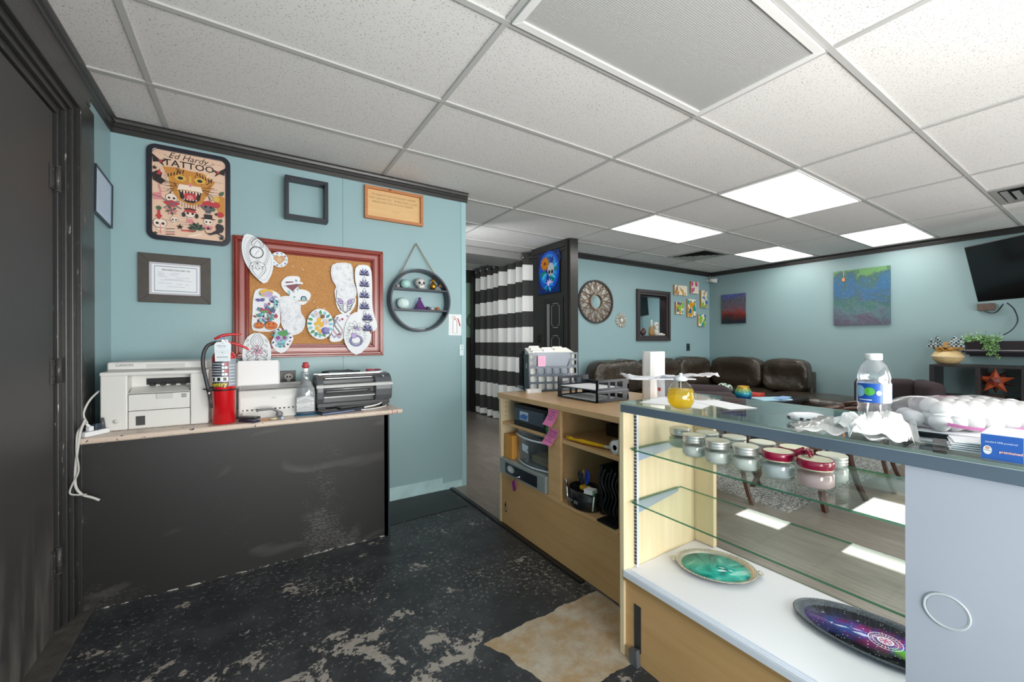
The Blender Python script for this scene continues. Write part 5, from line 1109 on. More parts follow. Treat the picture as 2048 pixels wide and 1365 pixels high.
# right bay: feather duster, paper roll, organiser
t = thing('feather_duster', 'feather duster with a yellow handle on the upper right shelf', 'duster', (1.44, 1.52, .672))
b = MB(); b.tube([(1.412, 1.640, .684), (1.412, 1.625, .684), (1.413, 1.60, .682), (1.416, 1.55, .684), (1.425, 1.48, .684), (1.436, 1.40, .684)], [.008, .011, .006, .011, .010, .006], 12, sp=4); b.tube([(1.412, 1.650 + .008 * cos(a), .684 + .008 * sin(a)) for a in [k * .7854 for k in range(8)]], .003, 6, closed=True); b.build('handle', M('#dba712', .3), t, True)
b = MB(); b.cyl((1.435, 1.405, .684), (1.442, 1.370, .684), .0075, seg=12); b.build('ferrule', M('#c9c4ba', .4), t, True)
b = MB(); rd = random.Random(5)
for k in range(90):
    a = rd.uniform(0, 6.28); q = rd.uniform(.010, .034); y = rd.uniform(1.325, 1.35); p0 = (1.442, 1.372, .700); p1 = (1.448 + q * cos(a) * .8, y, .706 + q * sin(a) * .75)
    mid = tuple((p0[i] + p1[i]) / 2 + (.012 * cos(a) if i == 0 else (.008 * sin(a) if i == 2 else 0)) for i in range(3)); b.tube([p0, mid, p1], [.003, .007, .0015], 5)
b.build('feathers', M('#8f8672', .9, var=.4, vscale=80), t, True)
t = thing('paper_roll', 'white paper roll lying at the right end of the upper shelf', 'roll', (1.455, 1.275, .668))
b = MB(); b.lathe([(.012, 0), (.032, 0), (.032, .11), (.012, .11)], seg=28); b.lathe([(.012, 0), (.012, .11)], seg=28); o = b.build('roll', M('#e3e3e4', .6), t); o.rotation_euler = (0, radians(90), radians(0)); o.location = (-.045, .045, .0325)
t = thing('desk_organizer', 'black mesh desk organizer full of tools on the bottom right shelf', 'organizer', (1.46, 1.56, .342))
b = MB(); b.lathe([(.070, 0), (.076, .004), (.082, .095), (.079, .095), (.073, .010), (.001, .008)], seg=28, sy=1.25); b.build('bowl', M('#1a1b1d', .25), t)
b = MB(); b.box(-.076, .07, -.004, .0, .02, .085); b.box(-.004, .0, -.09, .09, .02, .085)
b.build('partition', BLACKPL, t)
b = MB(); b.box(-.0835, -.078, .02, .05, .035, .045, bv=.001); b.box(-.0835, -.078, -.02, .005, .030, .044, bv=.001); b.build('drawer_pull', M('#6d7076', .25), t)
def scis(loc, rz, ry, c, name, label):
    t = thing(name, label, 'scissors', loc, rot=(0, ry, rz)); b = MB()
    for g in (-1, 1): b.tube([(0, g * (.020 + .015 * cos(a)), .030 + .026 * sin(a)) for a in [k * .5236 for k in range(12)]], .0045, 8, closed=True)
    b.tube([(0, .012, .008), (0, .0, -.02)], .005, 8); b.tube([(0, -.012, .008), (0, .0, -.02)], .005, 8); b.build('handles', M(c, .35), t)
    b = MB(); b.prism([(-.006, -.02), (.006, -.02), (.001, -.10)], -.001, .001, 'yz'); b.build('blades', STEEL, t); return t
scis((1.448, 1.545, .470), radians(-30), .1, '#1b3fae', 'scissors', 'bright blue handled scissors standing in the desk organizer')
scis((1.450, 1.585, .455), radians(-20), -.1, '#20293c', 'scissors', 'navy handled scissors left of the bright blue ones')
t = thing('cutting_pliers', 'shiny silver pliers hanging on the left rim of the organizer', 'pliers', (1.385, 1.625, .44))
b = MB(); b.tube([(0, 0, .0), (-.004, -.006, -.05), (-.002, -.016, -.095)], [.006, .007, .003], 8); b.tube([(.004, .0, 0), (.008, .006, -.04), (.004, .0, -.09)], [.005, .006, .003], 8); b.tube([(0, 0, 0), (-.002, .006, .03), (0, .012, .042)], [.006, .005, .002], 8); b.build('body', CHROME, t)
o = MB(); o.box(-.02, .02, -.02, .02, 0, .018, bv=.003); o = o.build('yellow_tape_box', M('#c9a021', .4)); o.location = (1.435, 1.545, .4375); tag(o, 'yellow tape box on top of the organizer under the blue scissors', 'box')
o = MB(); o.box(-.024, .024, -.024, .024, 0, .006); o.box(-.023, .024, -.024, .023, .007, .013); o.box(-.024, .023, -.023, .024, .014, .020); o = o.build('note_stack', M('#e9e9ea', .6)); o.location = (1.420, 1.490, .4375); o.rotation_euler = (0, 0, .3); tag(o, 'stack of small white note cards on the organizer', 'cards')
t = thing('pen', 'white pen with a green cap stuck in the organizer', 'pen', (1.398, 1.452, .365)); b = MB(); b.cyl((0, 0, 0), (-.002, -.012, .075), .004, seg=10); b.build('barrel', M('#dfe5e2', .4), t); b = MB(); b.cyl((-.002, -.012, .075), (-.003, -.016, .105), .0046, .002, seg=10); b.build('cap', M('#2f8f56', .4), t)
o = MB(); o.prism([(-.013, 0), (.013, 0), (.015, .05), (0, .078), (-.015, .05)], -.001, .004, 'yz'); o = o.build('wooden_spatula', M('#c79a66', .5)); o.location = (1.475, 1.600, .44); tag(o, 'pale wooden pointed tool at the back of the organizer', 'tool')
# dark stand with wires and a black folder at the right
t = thing('cable_rack', 'black cable rack with hanging wires on the bottom right shelf', 'rack', (1.52, 1.385, .342))
b = MB(); b.box(-.07, .10, -.088, -.07, .012, .28); b.box(-.07, .10, .05, .07, 0, .24); b.box(-.06, .10, -.088, .07, .012, .020); b.box(.09, .10, -.09, .07, 0, .28); b.build('rack_frame', BLACKPL, t)
for k in range(6):
    b = MB(); y = -.06 + .022 * k; b.tube([(-.075, y, .22 + .01 * (k % 3)), (-.088, y + .01, .17), (-.080, y - .008, .11), (-.086, y + .006, .05), (-.075, y, .01)], .0035, 6, sp=4); b.build('wire', M(['#121314', '#33363a', '#18191b'][k % 3], .25), t)
o = MB(); o.box(-.12, .05, -.06, .055, 0, .010, bv=.002); o = o.build('black_folder', M('#121214', .3)); o.location = (1.50, 1.352, .3405); tag(o, 'flat black folder lying on the bottom right shelf', 'folder')
o = MB(); o.box(1.75, 2.05, 1.30, 1.65, .3405, .60, bv=.01); tag(o.build('black_case', M('#0f0f10', .5), at=(1.9, 1.45, .34)), 'large black case deep at the back of the bottom right shelf', 'case')
o = MB(); o.box(1.66, 1.90, 1.30, 1.62, .6695, .735, bv=.006); tag(o.build('black_binder', M('#17171a', .5), at=(1.7, 1.4, .6695)), 'black binder lying at the back of the upper right shelf', 'binder')

# ---- on the worktop
UT = UZ + .0005
t = thing('file_box', 'black perforated file box packed with folders', 'file box', (1.765, 2.27, UT), rz=radians(-16))
W, D, H = .36, .20, .262     # x along the perforated side
def perforated(b, x0, x1, z0, z1, y0, y1, nx, nz, m=.018, r=.006):
    dx = (x1 - x0 - m) / nx; dz = (z1 - z0 - m) / nz
    for i in range(nx + 1): b.box(x0 + i * dx, x0 + i * dx + m, y0, y1, z0, z1)
    for j in range(nz + 1):
        for i in range(nx): b.box(x0 + i * dx + m, x0 + (i + 1) * dx, y0, y1, z0 + j * dz, z0 + j * dz + m)
    for i in range(nx):
        for j in range(nz):
            X0, X1, Z0_, Z1_ = x0 + i * dx + m, x0 + (i + 1) * dx, z0 + j * dz + m, z0 + (j + 1) * dz
            for (cx, cz, sx, sz) in ((X0, Z0_, 1, 1), (X1, Z0_, -1, 1), (X1, Z1_, -1, -1), (X0, Z1_, 1, -1)): b.prism([(cx, cz), (cx + sx * r, cz), (cx, cz + sz * r)], y0, y1, 'xz')
FB = M('#56606e', .3); FBD = M('#272e38', .35)
b = MB(); perforated(b, -W / 2, W / 2, 0, .170, -D / 2, -D / 2 + .004, 6, 3, m=.013); perforated(b, W / 2 - .055, W / 2, .165, H, -D / 2, -D / 2 + .004, 1, 2, m=.012); perforated(b, -W / 2, -W / 2 + .055, .165, H - .003, -D / 2, -D / 2 + .004, 1, 2, m=.012)
b.prism([(W / 2 - .075, .170), (W / 2 - .055, .170), (W / 2 - .055, .215)], -D / 2, -D / 2 + .004, 'xz'); b.build('perforated_side', FB, t)
b = MB(); b.box(-W / 2, -W / 2 + .004, -D / 2, -D / 2 + .095, 0, .155); b.box(-W / 2, -W / 2 + .004, -D / 2, -D / 2 + .03, .155, .19); b.box(-W / 2, -W / 2 + .004, -D / 2 + .075, -D / 2 + .1, .155, .19); b.box(-W / 2, -W / 2 + .004, -D / 2, -D / 2 + .1, .19, .250); b.build('handle_end', FBD, t)
b = MB(); b.box(-W / 2, W / 2, D / 2 - .004, D / 2, 0, H + .01); b.box(-W / 2, W / 2, -D / 2, D / 2, 0, .005); b.box(W / 2 - .004, W / 2, -D / 2, D / 2, 0, .2); b.build('tray_body', FBD, t)
b = MB()
for k in range(3): b.tube([(-W / 2 - .003, D / 2 - .01 - .02 * k, .0), (-W / 2 - .003, D / 2 - .012 - .02 * k, .24), (-W / 2 + .02, -D / 2 + .06, .20), (-W / 2 + .004, -D / 2 + .09, .01)], .002, 6)
b.build('wire_rack', BLACKPL, t)
for k in range(7):
    f = MB(); x0 = -W / 2 + .012 + .003 * k; y = -D / 2 + .030 + .021 * k; z1 = .262 + .005 * k; tab = .03 + .085 * (k % 3)
    f.prism([(x0, .008), (W / 2 - .012, .008), (W / 2 - .012, z1), (x0 + tab + .075, z1), (x0 + tab + .07, z1 + .014), (x0 + tab, z1 + .014), (x0 + tab - .005, z1), (x0, z1)], y, y + .012, 'xz')
    o = f.build('file_folder', M(['#e9e8e3', '#f0efea', '#e2e0d8'][k % 3], .6)); o.location = t.location; o.rotation_euler = t.rotation_euler; tag(o, ['white file folder nearest the perforated side of the file box', 'second white file folder counted from the perforated side', 'third white file folder counted from the perforated side', 'fourth white file folder, in the middle of the file box', 'fifth white file folder counted from the perforated side', 'sixth white file folder counted from the perforated side', 'farthest white file folder, at the back of the file box'][k], 'folder', 'folders in the file box')
o = MB(); o.box(-W / 2 + .06, W / 2 - .06, -D / 2 + .010, -D / 2 + .016, .10, .262); o = o.build('grey_divider', M('#76808e', .3)); o.location = t.location; o.rotation_euler = t.rotation_euler; tag(o, 'grey plastic divider right behind the perforated side of the file box', 'divider')
o2 = thing('pink_note', 'small pale pink note stuck on the file box', 'note', t.location, rz=radians(-16))
b = MB(); b.box(-.115, -.060, -D / 2 - .0035, -D / 2 - .002, .170, .240); b.build('paper', M('#eeb3d0', .6), o2); C = Canvas((-.0875, -D / 2 - .0035, .207), (1, 0, 0), (0, 0, 1))
for k in range(4): C.scribble(-.020, .018, .022 - .013 * k, .006, .0012, M('#b4578a', .6), 9, k)
C.build('handwriting', o2, world=False)
t = thing('small_box', 'small white carton lying in front of the file box', 'box', (1.575, 2.175, UT), rz=radians(-14)); b = MB(); b.box(-.055, .045, -.015, .015, 0, .026, bv=.001); b.build('carton', M('#e9eaec', .5), t); C = Canvas((0, -.015, .013), (1, 0, 0), (0, 0, 1)); C.line([(-.027, -.013), (-.027, .013)], .001, INKL); C.rect(.03, .038, -.004, .006, M('#aab6c8', .5)); C.build('print', t, world=False)
t = thing('clear_clip_holder', 'tiny clear cube holder at the left corner of the worktop', 'holder', (1.545, 2.30, UT)); b = MB(); b.box(-.018, .018, -.014, .014, 0, .038, bv=.003); b.build('cube', PLASTIC_CLEAR, t); b = MB(); b.tube([(-.010, -.0155, .028), (0, -.0155, .014), (.008, -.0155, .026)], .003, 6); b.build('clip', M('#55585c', .4), t)
o = MB(); o.cyl((-.06, 0, .004), (.05, .0, .004), .004, seg=10); o = o.build('white_pen', WHITEPL); o.location = (1.655, 2.262, UT); o.rotation_euler = (0, 0, radians(-30)); tag(o, 'thin white pen lying between the clear holder and the carton', 'pen')
# two-tier letter tray; local x along the long side
t = thing('letter_tray', 'black two-tier letter tray on the worktop', 'letter tray', (1.70, 1.70, UT), rz=radians(0))
LT = M('#23262e', .3)
def holed_side(b, plane, a0, a1, h0, h1, z0, z1, holes):
    zs = [z0, z0 + .014, z1 - .014, z1]; edges = [a0]
    for (p, q) in holes: edges += [p, q]
    edges.append(a1)
    def B_(p, q, za, zb):
        if plane == 'x': b.box(p, q, h0, h1, za, zb)
        else: b.box(h0, h1, p, q, za, zb)
    B_(a0, a1, zs[0], zs[1]); B_(a0, a1, zs[2], zs[3])
    for k in range(0, len(edges), 2): B_(edges[k], edges[k + 1], zs[1], zs[2])
TX0, TX1, TY0, TY1 = -.115, .115, -.09, .245
for tier in (0, 1):
    z = .002 + .062 * tier; b = MB()
    holed_side(b, 'x', TX0, TX1 + .02, TY0, TY0 + .004, z, z + .060, [(TX0 + .014, TX0 + .085), (TX0 + .100, TX0 + .140), (TX0 + .155, TX0 + .200)])
    holed_side(b, 'x', TX0, TX1 + .02, TY1 - .004, TY1, z, z + .060, [(TX0 + .03, TX0 + .095), (TX0 + .110, TX0 + .140), (TX0 + .155, TX0 + .200)])
    b.box(TX0, TX0 + .006, TY0, TY0 + .01, z, z + .06); b.box(TX0, TX0 + .006, TY1 - .01, TY1, z, z + .06)
    for k in range(9): b.box(TX0, TX1 + .02, TY0 + .01 + .036 * k, TY0 + .022 + .036 * k, z, z + .003)
    b.box(TX0, TX0 + .01, TY0, TY1, z, z + .004); b.box(TX1 + .01, TX1 + .02, TY0, TY1, z, z + .03); b.build('tray_tier', LT, t)
b = MB(); b.box(TX0, TX1 + .018, TY0 - .0015, TY0 + .001, .0605, .0640); b.build('edge_highlight', M('#6f7583', .25), t)
for (z, lb, dx) in ((.068, 'white papers lying in the upper tier of the letter tray', 0), (.0065, 'papers lying in the lower tier of the letter tray', .01)):
    o = MB(); o.box(TX0 + .008 + dx, TX1 + .01, TY0 + .02, TY1 - .02, 0, .0035); o = o.build('paper_sheets', M('#eef0f4', .6)); o.location = (1.70, 1.70, UT + z); tag(o, lb, 'paper')
# paper towel roll
t = thing('paper_towel_roll', 'tall white paper towel roll standing on the worktop', 'paper towel', (2.035, 1.595, UT))
b = MB(); b.lathe([(.020, 0), (.062, 0), (.064, .003), (.064, .272), (.062, .275), (.020, .275)], seg=48); b.lathe([(.020, .0), (.020, .275)], seg=24)
tm = NT('embossed_paper_towel'); v = tm.coord(); tm.set('#f2f2f2', .85); vo = tm.node('ShaderNodeTexVoronoi'); vo.inputs['Scale'].default_value = 55; tm.link(v, vo.inputs['Vector']); tm.bump(vo.outputs['Distance'], .3, .004)
b.build('roll', tm.m, t); b = MB(); b.prism([(-.0655, 0), (-.0645, 0), (-.0645, .272), (-.0655, .272)], -.03, .02, 'xz'); b.build('loose_flap', tm.m, t)
# clear tub with a folded bag on it
t = thing('clear_tub', 'clear plastic tub with a red mark behind the amber bottle', 'tub', (1.827, 1.345, UT)); b = MB(); b.lathe([(.001, 0), (.048, 0), (.054, .135), (.058, .137), (.058, .143), (.052, .141), (.046, .004)], seg=28); b.build('tub', PLASTIC_CLEAR, t)
b = MB(); b.box(-.0545, -.053, .0, .018, .080, .098); b.build('red_mark', M('#d96a70', .5), t)
def crumple(name, nx, ny, sx, sy, amp, seed, mat, fold=None, parent=None, thick=.0006, sc=9.0):
    b = MB(); vs = []
    for j in range(ny + 1):
        for i in range(nx + 1):
            x = (i / nx - .5) * sx; y = (j / ny - .5) * sy
            q = Vector((x * sc, y * sc, seed * 3.1)); n1 = mnoise.noise(q); n2 = abs(mnoise.noise(q * 2.3 + Vector((5, 5, 5)))); n3 = mnoise.noise(q * .9 + Vector((9, 1, 4)))
            z = amp * (.55 + n1 * .9 - n2 * 1.1); p = Vector((x + n3 * amp * .8, y + mnoise.noise(q * 1.1 + Vector((2, 7, 1))) * amp * .8, max(.0008, z)))
            vs.append(fold(p, i / nx, j / ny) if fold else p)
    fs = [(j * (nx + 1) + i, j * (nx + 1) + i + 1, (j + 1) * (nx + 1) + i + 1, (j + 1) * (nx + 1) + i) for j in range(ny) for i in range(nx)]
    b.add(vs, fs, smooth=True); o = b.build(name, mat, parent); s = o.modifiers.new('thickness', 'SOLIDIFY'); s.thickness = thick; s.offset = 1; return o
FILM = m_thin_glass('white_plastic_film', '#f2f3f6', .06, rough=.2, body=.78, bodyc='#f0f1f5')
t = thing('plastic_bag', 'flat folded white plastic bag resting on the clear tub', 'bag', (1.815, 1.33, UT + .1445), rz=radians(-36))
crumple('bag_film', 40, 24, .44, .18, .024, 2, FILM, lambda p, u, v: Vector((p.x, p.y, p.z + .030 * max(0, u - .45) * (1 + .5 * sin(v * 6)))), t)
b = MB(); b.box(-.21, .11, -.08, .07, 0.0, .006, bv=.003); b.build('folded_base', M('#e3e6ee', .35), t)
# ================================================================ glass display case
X0, X1, Y0, Y1 = 1.190, 1.668, -0.78, 1.092
t = thing('display_case', 'glass display case with maple base and grey top rail in the foreground', 'display case', (1.43, .15, 0)); case = t
b = MB(); b.box(X0 + .012, X1 - .01, Y0 + .02, Y1 - .022, .0, .300); b.build('base', MAPLE_D, t, True)
b = MB(); b.box(X0 + .002, X1, Y1 - .020, Y1, 0, .951); b.build('end_panel', MAPLE, t, True, bevel=.0015)
b = MB(); b.box(X0 + .002, X1, Y0, Y0 + .02, 0, .951); b.build('end_panel', MAPLE, t, True, bevel=.0015)
b = MB(); b.box(X1 - .028, X1 - .008, .985, Y1 - .021, .322, .950); b.build('corner_strip', MAPLE, t, True)
b = MB(); b.box(X0 + .006, X1 - .006, Y0 + .02, Y1 - .021, .298, .318, bv=.002); b.build('deck', M('#e7e5f0', .35), t, True)
b = MB(); b.box(X0 - .002, X0 + .030, Y0 + .02, Y1 - .021, .300, .319)
for x in (X0, X0 + .012, X0 + .024): b.box(x - .0012, x + .0012, Y0 + .02, Y1 - .021, .319, .324)
b.build('sliding_track', M('#dfe3ee', .35), t, True)
b = MB(); b.box(X0 - .002, X0 + .008, Y0 + .02, Y1 - .021, .2885, .300); b.build('track_edge', M('#a07c4f', .5), t, True)
b = MB(); b.box(X0 - .002, X0 + .016, Y0 + .01, Y1 - .010, .921, .950); b.build('top_rail', RAIL, t, True, bevel=.0015)
b = MB(); b.box(X0 - .003, X0 + .000, Y0 + .01, Y1 - .010, .9495, .9515); b.build('rail_lip', M('#b9c0c8', .3, .5), t, True)
b = MB(); b.box(X0 - .001, X1 + .002, Y0 + .004, Y1 - .006, .9520, .9580, 0, edge=1); b.build('glass_top', [GLASSTOP, RIMEDGE], t, True)
b = MB(); b.box(X1 - .006, X1 - .001, Y0 + .02, Y1 - .021, .320, .951, 0, edge=1); b.build('front_glass', [GLASS, GLASSEDGE], t, True)
b = MB(); b.box(1.222, 1.640, Y0 + .03, 1.060, .7745, .7805, 0, edge=1); b.build('glass_shelf', [GLASS, GLASSEDGE], t, True)
b = MB(); b.box(1.222, 1.525, Y0 + .03, 1.060, .5735, .5795, 0, edge=1); b.build('glass_shelf', [GLASS, GLASSEDGE], t, True)
b = MB(); b.box(X0 + .006, X0 + .010, Y0 + .05, .283, .324, .924); dp = b.build('sliding_door', M('#b9bdca', .45, var=.06, vscale=3), t, True)
b = MB(); b.lathe([(.029, 0), (.033, -.002), (.035, -.0015), (.035, .0), (.029, .0)], seg=40, cap=False); o = b.build('finger_pull', M('#c7c9cf', .35), dp); 
o.rotation_euler = (0, radians(-90), 0); o.location = (X0 + .0055 - 1.43, .221 - .15, .636); o.location = Vector((X0 + .0055, .221, .636)) - Vector((1.43, .15, 0)); o.rotation_euler = (0, radians(90), 0)
b = MB(); b.lathe([(.001, 0), (.029, 0), (.029, .0012), (.001, .0012)], seg=40, smooth=False); o = b.build('pull_cup', M('#b3b7c4', .5), dp); o.rotation_euler = (0, radians(-90), 0); o.location = Vector((X0 + .0058, .221, .636)) - Vector((1.43, .15, 0))
def standard(y, s):
    b = MB(); b.box(1.251, 1.262, min(y, y + s * .012), max(y, y + s * .012), .320, .918); o = b.build('shelf_standard', M('#dfe4ec', .3, .3), t, True)  # dark standard; the white reflection on its side is painted as pale colour
    b = MB()
    for k in range(44): z = .330 + .0134 * k; b.box(1.2495, 1.2508, min(y + s * .001, y + s * .011), max(y + s * .001, y + s * .011), z, z + .010)
    b.build('slots', M('#2d3442', .5), o).location = (0, 0, 0)
    o2 = o.children[0]; o2.location = Vector((-1.43, -.15, 0))
    for (z, xe) in ((.7735, 1.60), (.5725, 1.51)):
        b = MB(); b.prism([(1.262, z), (xe, z), (xe + .008, z - .008), (xe, z - .014), (1.262, z - .048)], min(y + s * .004, y + s * .008), max(y + s * .004, y + s * .008), 'xz'); b.build('shelf_bracket', M('#a3b1c6', .35, .3), t, True)
standard(Y1 - .021, -1); standard(Y0 + .021, 1)
b = MB(); b.box(X0 + .0095, X0 + .0115, 1.0, 1.030, .045, .215); b.build('duct_tape', M('#2f2f32', .35), t, True)
b = MB(); b.prism([(1.0, .0), (1.035, .0), (1.04, .05), (1.005, .06)], X0 - .01, X0 + .009, 'yz'); b.build('duct_tape_end', M('#5a5c62', .3), t, True)

# candle jars
SH = .7812
def candle_jar(r=.0405, h=.054, lid='silver', body='#dddbd8', scale=1.0):
    t = thing('candle_jar', None, 'candle jar'); 
    prof = [(.001, 0), (r * .80, 0), (r * .92, .002), (r, .010), (r, h * .72), (r * .94, h * .86), (r * .85, h * .93), (r * .85, h)]
    b = MB(); b.lathe(prof, seg=36); b.build('glass', GLASSJAR, t)
    b = MB(); b.lathe([(.001, .004), (r * .76, .004), (r * .93, .011), (r * .93, h * .70), (.001, h * .71)], seg=36); b.build('wax', M(body, .5), t)
    L = r * .94
    if lid == 'silver':
        b = MB(); b.lathe([(L * .97, h - .002), (L, h), (L * .965, h + .004), (L, h + .008), (L, h + .010), (L * .965, h + .013), (L, h + .016), (L, h + .021), (L * .97, h + .023), (L * .95, h + .0226), (L * .93, h + .0215)], seg=44, cap=False); b.build('lid', M('#d4d3cf', .3, .55), t)
        b = MB(); b.lathe([(L * .955, h + .0212), (L * .955, h + .0222)], seg=44, smooth=False); b.build('lid_disc', M('#d9d5c4', .4, .3), t)
    else:
        b = MB(); b.lathe([(L * .98, h + .001), (L * 1.02, h + .003), (L * 1.02, h + .022), (L * .99, h + .024), (L * .93, h + .024)], seg=44, cap=False); b.build('ribbon', M('#a3123f', .25, coat=.3), t)
        b = MB(); b.lathe([(L * .97, h - .002), (L * .97, h + .0225), (L * .95, h + .0235)], seg=44, smooth=False); b.build('lid', M('#d9d3b6', .4, .3), t)
    return t
P = {}
S = candle_jar(); R_ = candle_jar(.0435, .055, 'ribbon', '#d3d4da'); K = candle_jar(.0455, .055, 'ribbon', '#dcb7b9')
G = candle_jar(.0405, .052, 'silver', '#c3cdbf')
rows = [
 (S, 1.327, .868, 'silver lid candle jar at the left end of the front row'),
 (None, 1.318, .777, 'silver lid candle jar second from the left in the front row'),
 (None, 1.324, .688, 'silver lid candle jar third from the left, right beside the ribbon lid jars'),
 (R_, 1.334, .598, 'white candle jar with a crimson ribbon lid between silver and pink jars'),
 (K, 1.330, .500, 'pink candle jar with a crimson ribbon lid, largest in the front row'),
 (G, 1.397, .973, 'greenish candle jar with a dark neck ring, leftmost in the back row'),
 (None, 1.405, .866, 'silver lid candle jar second from the left in the back row'),
 (None, 1.418, .775, 'silver lid candle jar third from the left in the back row'),
 (None, 1.420, .684, 'cream topped candle jar fourth from the left in the back row'),
 ('R', 1.425, .593, 'crimson ribbon lid candle jar in the back row'),
 (None, 1.425, .495, 'white candle jar with silver lid at the right end of the back row')]
for i, (proto, x, y, lb) in enumerate(rows):
    if proto is None: o = copy_tree(S)
    elif proto == 'R': o = copy_tree(R_)
    else: o = proto
    o.location = (x, y, SH); o['label'] = lb; o['group'] = 'candle jars on the glass shelf'
b = MB(); b.lathe([(.0345, .046), (.0352, .047), (.0352, .0515), (.0345, .0525)], seg=36, cap=False); b.build('neck_ring', BLACKPL, G)
b = MB()
for (a, l) in ((0.6, 1), (2.3, .8), (4.0, 1), (5.2, .7)): b.tube([(0, 0, 0)] + [(l * .022 * q * cos(a) - .004 * sin(q * 3) * sin(a), l * .022 * q * sin(a), .012 * sin(q * 2.6)) for q in (.5, 1, 1.5)], [.002, .005, .005, .001], 6)
b.build('bow', M('#a3123f', .25, coat=.3), K).location = (.02, .035, .083)

# oval trays on the deck
DZ = .3185
def m_resin():
    t = NT('teal_resin'); v = t.coord((1, 1, 1)); n = t.noise(v, 7, 4, .55, 1.6); c = t.ramp(n, [(.34, '#08595c'), (.45, '#0f9c93'), (.55, '#35bcae'), (.63, '#a9ddd2'), (.72, '#1ea89c')]); t.set(c, .08, coat=None) if False else t.set(c, .08); return t.m
def m_galaxy():
    t = NT('galaxy_resin'); v = t.coord(); sx = t.node('ShaderNodeSeparateXYZ'); t.link(v, sx.inputs[0])
    n = t.noise(v, 11, 4, .6, .8); band = t.math('SUBTRACT', 1.0, t.math('MULTIPLY', t.math('ABSOLUTE', t.math('SUBTRACT', t.math('ADD', sx.outputs[1], t.math('MULTIPLY', sx.outputs[0], -.15)), t.math('MULTIPLY', t.math('SUBTRACT', n, .5), .10))), 15.0), True)
    hue = t.ramp(t.math('ADD', t.math('MULTIPLY', sx.outputs[0], -3.4), t.math('ADD', .5, t.math('MULTIPLY', t.math('SUBTRACT', t.noise(v, 17, 2), .5), 1.1)), True), [(.0, '#5a3fb8'), (.25, '#3d6fd0'), (.42, '#7f3fbf'), (.55, '#d0208a'), (.68, '#1b3fc0'), (.82, '#5fd020'), (1.0, '#9fe018')])
    c = t.mix(t.math('MULTIPLY', band, .9), '#14131c', hue)
    vo = t.node('ShaderNodeTexVoronoi'); vo.inputs['Scale'].default_value = 95; t.link(v, vo.inputs['Vector'])
    st = t.math('LESS_THAN', vo.outputs['Distance'], .13); c = t.mix(st, c, '#f2f2ff'); t.set(c, .07); return t.m
def oval_tray(name, label, x, y, rz, a, bb, rimm, resin, bead):
    t = thing(name, label, 'tray', (x, y, DZ), rz=rz); b = MB(); k = bb / a
    b.lathe([(.001, 0), (a * .80, 0), (a * .87, .006), (a * .90, .010), (a * .97, .011), (a, .013), (a * .985, .016), (a * .95, .0135), (a * .90, .0125), (a * .87, .009), (a * .83, .004), (.001, .004)], seg=72, sy=k); b.build('rim', rimm, t)
    b = MB(); b.lathe([(.001, .0062), (a * .86, .0062), (a * .86, .0045), (.001, .0045)], seg=64, sy=k); b.build('resin_top', resin, t)
    if bead:
        b = MB()
        for q in range(96): an = 2 * pi * q / 96; b.ell((a * .985 * cos(an), a * .985 * k * sin(an), .0155), (.0028, .0028, .0025), nu=6, nv=4)
        b.build('beaded_edge', rimm, t)
        for s_ in (1, -1):
            b = MB(); b.prism([(s_ * a * .97, -.012), (s_ * (a + .012), -.016), (s_ * (a + .022), 0), (s_ * (a + .012), .016), (s_ * a * .97, .012)], .011, .0145, 'xy'); b.ell((s_ * (a + .008), 0, .0145), (.010, .014, .003), nu=14, nv=6); b.build('handle', rimm, t)
    return t
oval_tray('teal_tray', 'oval silver tray with swirled teal resin on the white deck', 1.497, .893, radians(-55) + pi, .140, .118, M('#cfc8ba', .3, .55, var=.3, vscale=90), m_resin(), True)
t = oval_tray('galaxy_tray', 'oval black glitter tray painted like a colourful galaxy', 1.530, .425, radians(97), .205, .118, M('#7a818d', .35, .3, var=.85, vscale=200), m_galaxy(), False)
C = Canvas((0, 0, .0064), (1, 0, 0), (0, 1, 0)); W_ = M('#e9e6f2', .3); PK2 = M('#c94a95', .3)
C.ring(-.02, 0, .038, .0022, W_); C.ring(-.02, 0, .028, .0015, W_)
for q in range(26): a = q * 2 * pi / 26; C.line([(-.02 + .022 * cos(a), .022 * sin(a)), (-.02 + .036 * cos(a), .036 * sin(a))], .0013, W_)
C.disc(-.02, 0, .019, W_); C.disc(-.02, 0, .014, PK2); 
for q in range(6): a = q * pi / 3; C.disc(-.02 + .009 * cos(a), .009 * sin(a), .003, W_)
C.build('painted_wheel', t, world=False)
for (x, y, r) in ((.10, .02, .008), (-.10, .03, .007), (.05, -.05, .006), (-.06, -.06, .008), (-.14, 0, .006), (.13, -.02, .006)): C = Canvas((0, 0, .0068), (1, 0, 0), (0, 1, 0)); C.star(x, y, r, W_, 4, .18); C.build('painted_star', t, world=False)

# ---- on the glass top
GT = .9585
t = thing('pump_bottle', 'round glass bottle of amber liquid with a white pump top', 'bottle', (1.244, .863, GT))
prof = [(.001, 0), (.026, 0), (.032, .004), (.042, .022), (.0445, .042), (.040, .066), (.030, .082), (.017, .092), (.015, .098)]
b = MB(); b.lathe(prof, seg=48, fn=lambda a, z: 1 + .012 * sin(a * 12)); b.build('bottle_glass', GLASSJAR, t)
b = MB(); b.lathe([(.001, .003), (.025, .003), (.031, .007), (.0405, .023), (.043, .042), (.0385, .067), (.001, .0675)], seg=48); b.build('liquid', AMBER, t)
b = MB(); b.lathe([(.014, .094), (.021, .096), (.023, .102), (.016, .108), (.006, .110), (.005, .121), (.001, .122)], seg=28); b.build('pump_cap', M('#d3dae2', .35), t)
b = MB(); b.cyl((0, 0, .094), (.006, .004, .010), .002, seg=8); b.build('dip_tube', PLASTIC_FROST, t)
